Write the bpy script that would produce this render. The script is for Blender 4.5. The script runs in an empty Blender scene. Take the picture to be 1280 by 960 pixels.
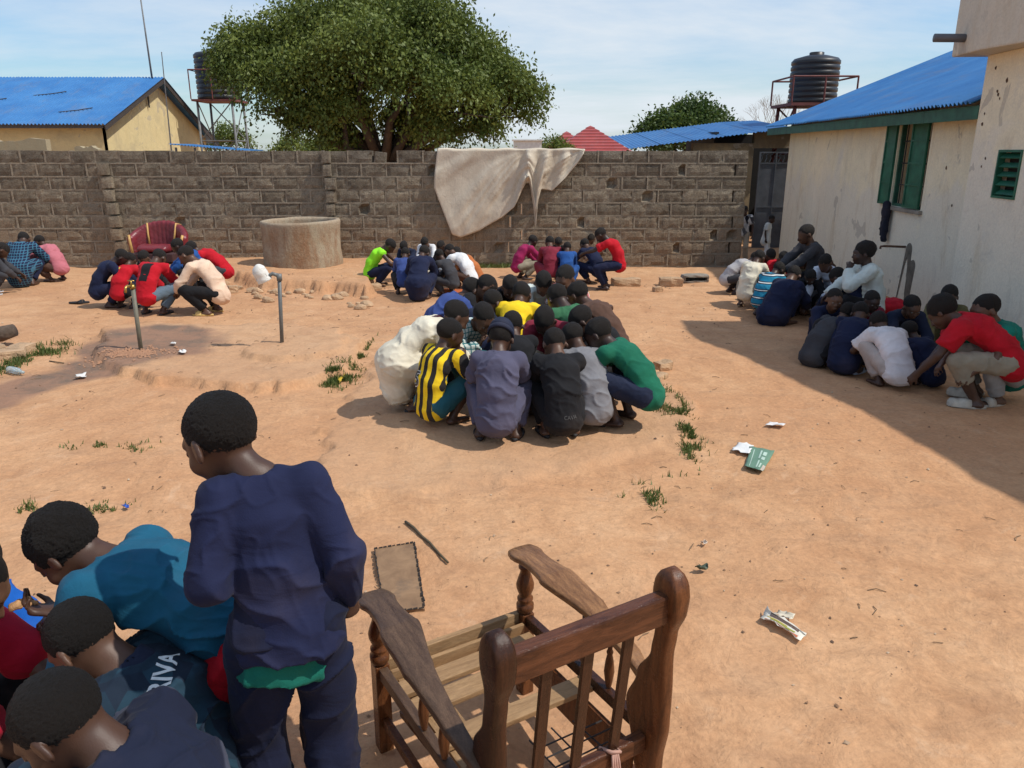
import bpy, bmesh, math, random
import numpy as np
from mathutils import Vector, Matrix, Euler
from mathutils.bvhtree import BVHTree
R = math.radians
random.seed(7)
scene = bpy.context.scene
col = scene.collection

# ------------------------------------------------------------------ camera, sky, sun
FPX, HCAM = 961.0, 2.27
PITCH = math.atan((480 - 188.5) / FPX)
cam = bpy.data.cameras.new('camera')
cam_o = bpy.data.objects.new('camera', cam)
col.objects.link(cam_o)
cam_o.location = (0, 0, HCAM)
cam_o.rotation_euler = (math.pi / 2 - PITCH, 0, 0)
cam.sensor_width = 36
cam.lens = 36 * FPX / 1280
cam.clip_start = 0.05
cam.clip_end = 2000
scene.camera = cam_o
scene.render.resolution_x, scene.render.resolution_y = 1024, 768

SUNV = Vector((0.70, -0.16, 1.0)).normalized()       # towards the sun
sun = bpy.data.lights.new('sun', 'SUN')
sun.energy = 3.45
sun.angle = R(0.8)
sun.color = (1.0, 0.95, 0.87)
sun_o = bpy.data.objects.new('sun', sun)
col.objects.link(sun_o)
sun_o.rotation_euler = SUNV.to_track_quat('Z', 'Y').to_euler()
world = bpy.data.worlds.new('World')
scene.world = world
world.use_nodes = True
wn, wl = world.node_tree.nodes, world.node_tree.links
wn.clear()
w_out = wn.new('ShaderNodeOutputWorld')
w_bg = wn.new('ShaderNodeBackground')
w_bg.inputs['Strength'].default_value = 0.115
sky = wn.new('ShaderNodeTexSky')
sky.sky_type = 'NISHITA'
sky.sun_disc = False
sky.sun_elevation = math.asin(SUNV.z)
sky.sun_rotation = math.atan2(SUNV.x, SUNV.y)
sky.air_density = 1.2
sky.dust_density = 0.6
sky.ozone_density = 1.5
# clouds: noise on the direction vector flattened like a cloud deck
tc = wn.new('ShaderNodeTexCoord')
sep = wn.new('ShaderNodeSeparateXYZ')
wl.new(tc.outputs['Generated'], sep.inputs[0])
def wmath(op, a, b=None, c=None):
    n = wn.new('ShaderNodeMath'); n.operation = op
    for i, v in enumerate((a, b, c)):
        if v is None: continue
        if isinstance(v, (int, float)): n.inputs[i].default_value = v
        else: wl.new(v, n.inputs[i])
    return n.outputs[0]
zc = wmath('ADD', wmath('MAXIMUM', sep.outputs[2], 0.0), 0.16)
cx_ = wmath('DIVIDE', sep.outputs[0], zc)
cy_ = wmath('DIVIDE', sep.outputs[1], zc)
comb = wn.new('ShaderNodeCombineXYZ')
wl.new(cx_, comb.inputs[0]); wl.new(cy_, comb.inputs[1])
cn = wn.new('ShaderNodeTexNoise')
cn.inputs['Scale'].default_value = 0.42
cn.inputs['Detail'].default_value = 9
cn.inputs['Roughness'].default_value = 0.6
cn.inputs['Distortion'].default_value = 0.35
mp = wn.new('ShaderNodeMapping')
mp.inputs['Location'].default_value = (3.1, 1.4, 0)
mp.inputs['Scale'].default_value = (0.75, 1.25, 1)
wl.new(comb.outputs[0], mp.inputs[0]); wl.new(mp.outputs[0], cn.inputs['Vector'])
cr = wn.new('ShaderNodeValToRGB')
cr.color_ramp.elements[0].position = 0.41
cr.color_ramp.elements[1].position = 0.63
cr.color_ramp.elements[0].color = (0.07, 0.07, 0.07, 1)
cr.color_ramp.elements[1].color = (0.92, 0.92, 0.92, 1)
wl.new(cn.outputs['Fac'], cr.inputs[0])
cmix = wn.new('ShaderNodeMix'); cmix.data_type = 'RGBA'
cmix.inputs['B'].default_value = (6.1, 6.6, 7.1, 1)
wl.new(cr.outputs[0], cmix.inputs['Factor'])
stint = wn.new('ShaderNodeMix'); stint.data_type = 'RGBA'; stint.blend_type = 'MULTIPLY'; stint.inputs['Factor'].default_value = 1
stint.inputs['B'].default_value = (0.70, 0.90, 1.14, 1)
wl.new(sky.outputs[0], stint.inputs['A']); wl.new(stint.outputs['Result'], cmix.inputs['A'])
wl.new(cmix.outputs['Result'], w_bg.inputs['Color'])
wl.new(w_bg.outputs[0], w_out.inputs[0])
scene.view_settings.view_transform = 'Standard'
scene.view_settings.look = 'None'
scene.view_settings.exposure = 0.14
scene.view_settings.gamma = 1.0

# ------------------------------------------------------------------ helpers
def ray(u, v):
    x = (u - 640) / FPX; y = (480 - v) / FPX
    return (x, math.cos(PITCH) + y * math.sin(PITCH), -math.sin(PITCH) + y * math.cos(PITCH))
def at_y(u, v, Y):
    d = ray(u, v); t = Y / d[1]
    return Vector((d[0] * t, Y, HCAM + d[2] * t))
def at_z(u, v, z):
    d = ray(u, v); t = (z - HCAM) / d[2]
    return Vector((d[0] * t, d[1] * t, z))

def mkobj(name, mesh, parent=None, mat=None, loc=(0, 0, 0), smooth=False):
    o = bpy.data.objects.new(name, mesh)
    col.objects.link(o)
    o.location = loc
    if parent is not None: o.parent = parent
    if mat is not None and not mesh.materials: mesh.materials.append(mat)
    if smooth: mesh.shade_smooth()
    return o
def empty(name, loc=(0, 0, 0), rz=0.0):
    o = bpy.data.objects.new(name, None)
    o.empty_display_size = 0.1
    col.objects.link(o)
    o.location = loc; o.rotation_euler = (0, 0, rz)
    return o
def tag(o, label=None, cat=None, group=None, kind=None):
    if label: o['label'] = label
    if cat: o['category'] = cat
    if group: o['group'] = group
    if kind: o['kind'] = kind
    return o
def pydata(name, v, f):
    m = bpy.data.meshes.new(name)
    m.from_pydata([tuple(p) for p in v], [], f)
    m.update()
    return m
class MB:
    """collects boxes, bars, tubes and sheets for one mesh"""
    def __init__(s): s.v, s.f = [], []
    def add(s, v, f):
        n = len(s.v); s.v += [tuple(p) for p in v]; s.f += [tuple(i + n for i in q) for q in f]
        return s
    def box(s, lo, hi, mtx=None):
        x0, y0, z0 = lo; x1, y1, z1 = hi
        v = [Vector(p) for p in ((x0,y0,z0),(x1,y0,z0),(x1,y1,z0),(x0,y1,z0),(x0,y0,z1),(x1,y0,z1),(x1,y1,z1),(x0,y1,z1))]
        if mtx is not None: v = [mtx @ p for p in v]
        return s.add(v, [(0,3,2,1),(4,5,6,7),(0,1,5,4),(1,2,6,5),(2,3,7,6),(3,0,4,7)])
    def bar(s, a, b, w, d, up=(0, 0, 1)):
        a, b = Vector(a), Vector(b); t = (b - a); L = t.length; t.normalize()
        x = t.cross(Vector(up))
        if x.length < 1e-3: x = t.cross(Vector((1, 0, 0)))
        x.normalize(); y = x.cross(t).normalized()
        m = Matrix((x, y, t)).transposed().to_4x4(); m.translation = a
        return s.box((-w/2, -d/2, 0), (w/2, d/2, L), m)
    def tube(s, pts, rad, n=10, caps=True):
        pts = [Vector(p) for p in pts]
        if not hasattr(rad, '__len__'): rad = [rad] * len(pts)
        base = len(s.v); ref = None; rings = []
        for i, p in enumerate(pts):
            t = (pts[min(i+1, len(pts)-1)] - pts[max(i-1, 0)]).normalized()
            if ref is None:
                ref = t.orthogonal().normalized()
            ref = (ref - t * ref.dot(t)).normalized()
            b = t.cross(ref)
            rings.append([p + (ref * math.cos(2*math.pi*k/n) + b * math.sin(2*math.pi*k/n)) * rad[i] for k in range(n)])
        v = [q for r_ in rings for q in r_]; f = []
        for i in range(len(pts) - 1):
            for k in range(n):
                k2 = (k + 1) % n
                f.append((i*n+k, i*n+k2, (i+1)*n+k2, (i+1)*n+k))
        if caps:
            f.append(tuple(range(n))[::-1]); f.append(tuple((len(pts)-1)*n + k for k in range(n)))
        return s.add(v, f)
    def lathe(s, prof, n=32, centre=(0, 0, 0)):
        v, f = [], []
        for (r, z) in prof:
            for k in range(n):
                a = 2 * math.pi * k / n
                v.append((centre[0] + r * math.cos(a), centre[1] + r * math.sin(a), centre[2] + z))
        for i in range(len(prof) - 1):
            for k in range(n):
                k2 = (k + 1) % n
                f.append((i*n+k, i*n+k2, (i+1)*n+k2, (i+1)*n+k))
        return s.add(v, f)
    def build(s, name, mat=None, parent=None, smooth=False, bevel=0.0, loc=(0,0,0)):
        m = pydata(name, s.v, s.f)
        if bevel:
            bm = bmesh.new(); bm.from_mesh(m)
            bmesh.ops.bevel(bm, geom=[e for e in bm.edges], offset=bevel, segments=2, affect='EDGES', profile=0.6)
            bm.to_mesh(m); bm.free()
        return mkobj(name, m, parent, mat, loc, smooth)

# ---- value noise
_rs = np.random.RandomState(3)
_T = _rs.rand(64, 64, 64).astype(np.float32) * 2 - 1
def vnoise(P):
    P = np.asarray(P, dtype=np.float32)
    i = np.floor(P).astype(np.int32); f = P - i; f = f * f * (3 - 2 * f)
    a = i & 63; b = (i + 1) & 63
    x0, y0, z0 = a[..., 0], a[..., 1], a[..., 2]; x1, y1, z1 = b[..., 0], b[..., 1], b[..., 2]
    fx, fy, fz = f[..., 0], f[..., 1], f[..., 2]
    def L(p, q, t): return p + (q - p) * t
    return L(L(L(_T[x0,y0,z0], _T[x1,y0,z0], fx), L(_T[x0,y1,z0], _T[x1,y1,z0], fx), fy),
             L(L(_T[x0,y0,z1], _T[x1,y0,z1], fx), L(_T[x0,y1,z1], _T[x1,y1,z1], fx), fy), fz)
def fbm(P, octv=3, gain=0.5):
    P = np.asarray(P, dtype=np.float32); s = 0; a = 1.0
    for o in range(octv):
        s = s + a * vnoise(P * (2.03 ** o) + 17.3 * o); a *= gain
    return s

# ---- materials
MATS = {}
def nt(name):
    m = bpy.data.materials.new(name); m.use_nodes = True
    n = m.node_tree.nodes; l = m.node_tree.links
    return m, n, l, n['Principled BSDF']
def addn(n, t, **kw):
    x = n.new(t)
    for k, v in kw.items():
        if hasattr(x, k): setattr(x, k, v)
        else: x.inputs[k.replace('_', ' ')].default_value = v
    return x
def ramp(n, l, src, stops):
    r_ = n.new('ShaderNodeValToRGB'); e = r_.color_ramp.elements
    while len(e) < len(stops): e.new(0.5)
    for i, (p, c) in enumerate(stops):
        e[i].position = p
        e[i].color = (c[0], c[1], c[2], 1) if hasattr(c, '__len__') else (c, c, c, 1)
    l.new(src, r_.inputs[0]); return r_.outputs[0]
def mixc(n, l, fac, a, b, blend='MIX'):
    x = n.new('ShaderNodeMix'); x.data_type = 'RGBA'; x.blend_type = blend
    for k, v in (('Factor', fac), ('A', a), ('B', b)):
        if isinstance(v, (int, float)): x.inputs[k].default_value = v
        elif isinstance(v, tuple): x.inputs[k].default_value = (*v[:3], 1)
        else: l.new(v, x.inputs[k])
    return x.outputs['Result']
def noise(n, l, scale, detail=6, rough=0.6, vec=None, dist=0.0):
    x = n.new('ShaderNodeTexNoise')
    x.inputs['Scale'].default_value = scale; x.inputs['Detail'].default_value = detail
    x.inputs['Roughness'].default_value = rough; x.inputs['Distortion'].default_value = dist
    if vec is not None: l.new(vec, x.inputs['Vector'])
    return x.outputs['Fac']
def bump(n, l, b, hgt, dist=0.01, strength=1.0):
    x = n.new('ShaderNodeBump'); x.inputs['Distance'].default_value = dist; x.inputs['Strength'].default_value = strength
    l.new(hgt, x.inputs['Height'])
    prev = b.inputs['Normal'].links
    if prev: l.new(prev[0].from_socket, x.inputs['Normal'])
    l.new(x.outputs[0], b.inputs['Normal'])
def coords(n, which='Object'):
    return n.new('ShaderNodeTexCoord').outputs[which]
def worldpos(n):
    return n.new('ShaderNodeNewGeometry').outputs['Position']
def mapped(n, l, vec, scale=(1,1,1), rot=(0,0,0)):
    x = n.new('ShaderNodeMapping'); x.inputs['Scale'].default_value = scale; x.inputs['Rotation'].default_value = rot
    l.new(vec, x.inputs[0]); return x.outputs[0]

def simple_mat(name, c, rough=0.6, var=0.15, scale=8, bmp=0.0, bscale=60, metal=0.0, spec=0.5):
    if name in MATS: return MATS[name]
    m, n, l, b = nt(name)
    v = coords(n)
    f = noise(n, l, scale, 6, 0.6, v)
    lo = tuple(x * (1 - var) for x in c); hi = tuple(min(1, x * (1 + var)) for x in c)
    l.new(ramp(n, l, f, [(0.3, lo), (0.7, hi)]), b.inputs['Base Color'])
    b.inputs['Roughness'].default_value = rough; b.inputs['Metallic'].default_value = metal
    b.inputs['Specular IOR Level'].default_value = spec
    if bmp: bump(n, l, b, noise(n, l, bscale, 4, 0.6, v), bmp)
    MATS[name] = m; return m

def cloth_mat(c, kind='plain', c2=None):
    key = ('cloth', tuple(c), kind, tuple(c2 or ()))
    if key in MATS: return MATS[key]
    m, n, l, b = nt('cloth_' + kind)
    v = coords(n)
    base = tuple(c)
    if kind == 'plain':
        colr = mixc(n, l, 0.0, base, base)
    elif kind == 'back_stripes':        # bold bands along the spine
        s = n.new('ShaderNodeSeparateXYZ'); l.new(v, s.inputs[0])
        w = n.new('ShaderNodeMath'); w.operation = 'MULTIPLY_ADD'; l.new(s.outputs[0], w.inputs[0]); w.inputs[1].default_value = 14.0; w.inputs[2].default_value = 100.3
        fr = n.new('ShaderNodeMath'); fr.operation = 'FRACT'; l.new(w.outputs[0], fr.inputs[0])
        k = ramp(n, l, fr.outputs[0], [(0.0, 0.0), (0.50, 0.0), (0.52, 1.0), (1.0, 1.0)])
        colr = mixc(n, l, k, base, tuple(c2))
    elif kind == 'side_stripes':
        s = n.new('ShaderNodeSeparateXYZ'); l.new(v, s.inputs[0])
        w = n.new('ShaderNodeMath'); w.operation = 'MULTIPLY_ADD'; l.new(s.outputs[2], w.inputs[0]); w.inputs[1].default_value = 11.0; w.inputs[2].default_value = 0.2
        fr = n.new('ShaderNodeMath'); fr.operation = 'FRACT'; l.new(w.outputs[0], fr.inputs[0])
        k = ramp(n, l, fr.outputs[0], [(0.0, (0.02,0.03,0.05)), (0.12, (0.7,0.72,0.7)), (0.24, (0.02,0.03,0.05)), (0.36, base), (0.97, base)])
        k.node.color_ramp.interpolation = 'CONSTANT'
        colr = k
    elif kind == 'plaid':
        colr = base
        s = n.new('ShaderNodeSeparateXYZ'); l.new(v, s.inputs[0])
        ks = []
        for ax in (0, 2):
            w = n.new('ShaderNodeMath'); w.operation = 'MULTIPLY_ADD'; l.new(s.outputs[ax], w.inputs[0]); w.inputs[1].default_value = 26.0; w.inputs[2].default_value = 50.3
            fr = n.new('ShaderNodeMath'); fr.operation = 'FRACT'; l.new(w.outputs[0], fr.inputs[0])
            ks.append(ramp(n, l, fr.outputs[0], [(0.0, 0.0), (0.76, 0.0), (0.8, 1.0), (1.0, 1.0)]))
        colr = mixc(n, l, ks[0], base, tuple(c2)); colr = mixc(n, l, ks[1], colr, tuple(c2))
    elif kind in ('camo', 'mottled'):
        vo = n.new('ShaderNodeTexVoronoi'); vo.inputs['Scale'].default_value = 16
        l.new(mapped(n, l, v, (1, 1, 0.6), (0, 0.6, 0.3)), vo.inputs['Vector'])
        colr = mixc(n, l, ramp(n, l, vo.outputs['Color'], [(0.3, 0.0), (0.7, 1.0)]), base, tuple(c2))
    elif kind == 'yoke':
        dn = n.new('ShaderNodeVectorMath'); dn.operation = 'DISTANCE'; l.new(v, dn.inputs[0]); dn.inputs[1].default_value = c2[3:]
        wob = n.new('ShaderNodeMath'); wob.operation = 'ADD'; l.new(dn.outputs['Value'], wob.inputs[0]); wob.inputs[1].default_value = 0
        k = ramp(n, l, wob.outputs[0], [(0, 1.0), (.205, 1.0), (.212, 0.0), (1, 0.0)])
        colr = mixc(n, l, k, base, tuple(c2[:3]))
    f1 = noise(n, l, 5, 5, 0.6, v)
    colr = mixc(n, l, 1.0, colr, ramp(n, l, f1, [(0.3, 0.78), (0.7, 1.12)]), 'MULTIPLY')
    dust = ramp(n, l, noise(n, l, 2.3, 6, 0.55, v), [(0.52, 0.0), (0.8, 0.12)])
    colr = mixc(n, l, dust, colr, (0.26, 0.18, 0.12))
    l.new(colr, b.inputs['Base Color'])
    b.inputs['Roughness'].default_value = 0.85
    b.inputs['Specular IOR Level'].default_value = 0.16
    b.inputs['Sheen Weight'].default_value = 0.03
    fold = noise(n, l, 7, 3, 0.5, mapped(n, l, v, (1.0, 1.3, 1.9), (0.4, 0.5, 0.2)), 0.8)
    bump(n, l, b, fold, 0.006)
    bump(n, l, b, noise(n, l, 260, 2, 0.5, v), 0.0007)
    MATS[key] = m; return m

def skin_mat(c):
    key = ('skin', c)
    if key in MATS: return MATS[key]
    m, n, l, b = nt('skin'); v = coords(n)
    f = noise(n, l, 11, 6, 0.6, v)
    colr = ramp(n, l, f, [(0.3, tuple(x * 0.8 for x in c)), (0.7, tuple(x * 1.2 for x in c))])
    l.new(colr, b.inputs['Base Color'])
    b.inputs['Roughness'].default_value = 0.47
    b.inputs['Specular IOR Level'].default_value = 0.42
    b.inputs['Subsurface Weight'].default_value = 0.0
    bump(n, l, b, noise(n, l, 350, 3, 0.6, v), 0.0006)
    MATS[key] = m; return m
def hair_mat():
    if 'hair' in MATS: return MATS['hair']
    m, n, l, b = nt('hair'); v = coords(n)
    vo = n.new('ShaderNodeTexVoronoi'); vo.inputs['Scale'].default_value = 120
    l.new(mapped(n, l, v, (1, 1, 1.5)), vo.inputs['Vector'])
    f = noise(n, l, 40, 4, 0.7, v)
    colr = ramp(n, l, f, [(0.35, (0.010, 0.008, 0.007)), (0.75, (0.030, 0.023, 0.018))])
    l.new(colr, b.inputs['Base Color'])
    b.inputs['Roughness'].default_value = 0.75; b.inputs['Specular IOR Level'].default_value = 0.3
    bump(n, l, b, vo.outputs['Distance'], 0.004)
    MATS['hair'] = m; return m
def wood_mat(name, c, c2, rough=0.4, scale=6, bmp=0.0015, axis=(1, 9, 9)):
    m, n, l, b = nt(name); v = coords(n)
    mv = mapped(n, l, v, axis)
    f = noise(n, l, scale, 8, 0.65, mv, 0.8)
    g = noise(n, l, scale * 7, 4, 0.6, mapped(n, l, v, (axis[0], axis[1] * 2, axis[2] * 2)))
    colr = ramp(n, l, f, [(0.3, c2), (0.68, c)])
    colr = mixc(n, l, 1.0, colr, ramp(n, l, g, [(0.3, 0.7), (0.7, 1.12)]), 'MULTIPLY')
    l.new(colr, b.inputs['Base Color'])
    r_ = ramp(n, l, noise(n, l, 9, 5, 0.6, v), [(0.3, rough * 0.7), (0.75, min(1, rough * 1.5))])
    l.new(r_, b.inputs['Roughness'])
    b.inputs['Specular IOR Level'].default_value = .32
    bump(n, l, b, g, bmp)
    return m

# ------------------------------------------------------------------ the ground
def px_poly(pts, z=0.2): return np.array([tuple(at_z(u, v, z))[:2] for u, v in pts])
def sdist(poly, X, Y):
    """signed distance, positive inside"""
    d = np.full(X.shape, 1e9); ins = np.zeros(X.shape, bool); n = len(poly)
    for i in range(n):
        ax, ay = poly[i]; bx, by = poly[(i + 1) % n]
        ex, ey = bx - ax, by - ay
        t = np.clip(((X - ax) * ex + (Y - ay) * ey) / (ex * ex + ey * ey), 0, 1)
        d = np.minimum(d, np.hypot(X - ax - t * ex, Y - ay - t * ey))
        c = ((ay > Y) != (by > Y)) & (X < (bx - ax) * (Y - ay) / (by - ay + 1e-12) + ax)
        ins ^= c
    return np.where(ins, d, -d)
def sstep(a, b, x):
    t = np.clip((x - a) / (b - a), 0, 1); return t * t * (3 - 2 * t)
PLATFORM = px_poly([(200, 352), (290, 352), (330, 364), (425, 368), (462, 372), (478, 350), (482, 338), (560, 330), (570, 322), (200, 322)])
MOUND = px_poly([(425, 622), (520, 618), (600, 612), (700, 592), (800, 572), (862, 548), (872, 515), (830, 478), (760, 452), (600, 430), (470, 455), (425, 520), (400, 580)])
TERRACE = px_poly([(105, 446), (150, 416), (300, 408), (420, 414), (450, 436), (444, 462), (402, 482), (330, 489), (262, 487), (215, 478), (170, 470), (120, 462)])
TERRACE2 = px_poly([(300, 440), (345, 430), (420, 428), (436, 450), (380, 458), (330, 462), (296, 455)])
WET = px_poly([(-40, 500), (60, 462), (130, 424), (200, 412), (262, 416), (290, 432), (255, 448), (180, 460), (90, 478), (-20, 520)])
def hfun(X, Y):
    X = np.asarray(X, dtype=np.float64); Y = np.asarray(Y, dtype=np.float64)
    P2 = np.stack([X, Y, np.zeros_like(X)], -1)
    n1 = fbm(P2 * 0.9, 3); n2 = fbm(P2 * 4.5 + 9, 3); n3 = fbm(P2 * 17 + 3, 2)
    h = 0.2 - 0.12 * sstep(14.0, 15.0, Y) + 0.018 * n1 + 0.007 * n2 + 0.0042 * n3
    w = 0.06 * n2 + 0.008 * n3 + 0.07 * n1
    h += 0.18 * sstep(-0.03, 0.07, sdist(PLATFORM, X, Y) + w * 1.3)
    h += 0.05 * sstep(-0.012, 0.02, sdist(MOUND, X, Y) + w * 1.6) * (0.55 + 0.45 * np.clip(n1 * 2 + 0.5, 0, 1))
    h += 0.075 * sstep(-0.012, 0.018, sdist(TERRACE, X, Y) + w * 1.6)
    h += 0.05 * sstep(-0.012, 0.018, sdist(TERRACE2, X, Y) + w * 1.6)
    return h
def H(x, y): return float(hfun(np.array([x]), np.array([y]))[0])
def G(u, v, dz=0.0):
    z = 0.2
    for _ in range(6):
        p = at_z(u, v, z + dz); z = H(p.x, p.y)
    return Vector((p.x, p.y, z))

def axis_pts(segs):
    out = []
    for a, b, st in segs:
        n = max(1, int(round((b - a) / st))); out += [a + (b - a) * i / n for i in range(n)]
    return out + [segs[-1][1]]
gx = axis_pts([(-300, -40, 40), (-40, -14, 2), (-14, -5, 0.09), (-5, 5.6, 0.032), (5.6, 12, 0.3), (12, 40, 2), (40, 300, 40)])
gy = axis_pts([(-60, -2, 6), (-2, 1.0, 0.15), (1.0, 9, 0.032), (9, 16, 0.07), (16, 26, 0.3), (26, 60, 3), (60, 600, 60)])
GX, GY = np.meshgrid(np.array(gx), np.array(gy))
GZ = hfun(GX, GY)
nyg, nxg = GX.shape
gv = np.stack([GX, GY, GZ], -1).reshape(-1, 3)
ii = np.arange(nyg * nxg).reshape(nyg, nxg)
gf = np.stack([ii[:-1, :-1], ii[:-1, 1:], ii[1:, 1:], ii[1:, :-1]], -1).reshape(-1, 4)
def np_mesh(name, v, f):
    m = bpy.data.meshes.new(name)
    m.vertices.add(len(v)); m.vertices.foreach_set('co', v.astype(np.float32).ravel())
    m.loops.add(f.size); m.loops.foreach_set('vertex_index', f.astype(np.int32).ravel())
    m.polygons.add(len(f))
    m.polygons.foreach_set('loop_start', np.arange(0, f.size, f.shape[1], dtype=np.int32))
    m.polygons.foreach_set('use_smooth', np.ones(len(f), bool))
    m.update(calc_edges=True); return m
gm = np_mesh('ground', gv, gf)
wetv = sstep(-0.12, 0.14, sdist(WET, GX, GY) + 0.18 * fbm(np.stack([GX, GY, GX * 0], -1) * 2.2, 3))
hard = sstep(-0.1, 0.1, sdist(MOUND, GX, GY)) + sstep(-0.1, 0.1, sdist(TERRACE, GX, GY))
for nm, arr in (('wet', wetv), ('hard', np.clip(hard, 0, 1))):
    at = gm.attributes.new(nm, 'FLOAT', 'POINT'); at.data.foreach_set('value', arr.astype(np.float32).ravel())
m, n, l, b = nt('earth')
v = worldpos(n)
big = noise(n, l, 0.55, 6, 0.6, v, 0.4); mid = noise(n, l, 2.6, 8, 0.68, v, 0.6); fine = noise(n, l, 34, 6, 0.7, v)
streak = noise(n, l, 1.6, 7, 0.65, mapped(n, l, v, (1.0, 3.2, 1), (0, 0, 0.35)), 0.8)
c = ramp(n, l, mid, [(0.25, (0.40, 0.207, 0.103)), (0.5, (0.535, 0.302, 0.158)), (0.75, (0.63, 0.385, 0.216))])
c = mixc(n, l, ramp(n, l, big, [(0.38, 0.0), (0.66, 0.7)]), c, (0.465, 0.240, 0.122))
c = mixc(n, l, ramp(n, l, streak, [(0.52, 0.0), (0.74, 0.42)]), c, (0.30, 0.175, 0.105))
c = mixc(n, l, 1.0, c, ramp(n, l, fine, [(0.25, 0.80), (0.75, 1.15)]), 'MULTIPLY')
scuff = noise(n, l, 5.5, 9, 0.75, mapped(n, l, v, (1, 2.2, 1), (0, 0, -0.5)), 1.4)
c = mixc(n, l, ramp(n, l, scuff, [(0.56, 0.0), (0.72, 0.5)]), c, (0.27, 0.155, 0.09))
pale = noise(n, l, 3.2, 9, 0.72, v, 1.0)
c = mixc(n, l, ramp(n, l, pale, [(0.58, 0.0), (0.75, 0.45)]), c, (0.66, 0.46, 0.30))
hd = n.new('ShaderNodeAttribute'); hd.attribute_name = 'hard'
hm = n.new('ShaderNodeMath'); hm.operation = 'MULTIPLY'; hm.inputs[1].default_value = 0.3; l.new(hd.outputs['Fac'], hm.inputs[0])
c = mixc(n, l, hm.outputs[0], c, (0.46, 0.30, 0.185))
wt = n.new('ShaderNodeAttribute'); wt.attribute_name = 'wet'
wc = ramp(n, l, noise(n, l, 2.2, 7, 0.65, v, .5), [(0.36, (0.12, 0.095, 0.078)), (0.55, (0.245, 0.14, 0.095))])
wf = n.new('ShaderNodeMath'); wf.operation = 'MULTIPLY'; wf.inputs[1].default_value = 0.85; l.new(wt.outputs['Fac'], wf.inputs[0])
c = mixc(n, l, wf.outputs[0], c, wc)
# dark crumbs and pale grit
vo = n.new('ShaderNodeTexVoronoi'); vo.inputs['Scale'].default_value = 22; l.new(v, vo.inputs['Vector'])
c = mixc(n, l, ramp(n, l, vo.outputs['Distance'], [(0.05, 0.5), (0.12, 0.0)]), c, (0.24, 0.14, 0.085))
l.new(c, b.inputs['Base Color']); b.inputs['Roughness'].default_value = 0.93; b.inputs['Specular IOR Level'].default_value = 0.2
bump(n, l, b, mid, 0.02); bump(n, l, b, noise(n, l, 9, 6, 0.6, v, 0.5), 0.016); bump(n, l, b, fine, 0.0012)
EARTH = m
ground = mkobj('ground', gm, None, m); tag(ground, 'sandy orange earth yard with low worn edges and a damp patch', 'ground', kind='structure')

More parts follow.
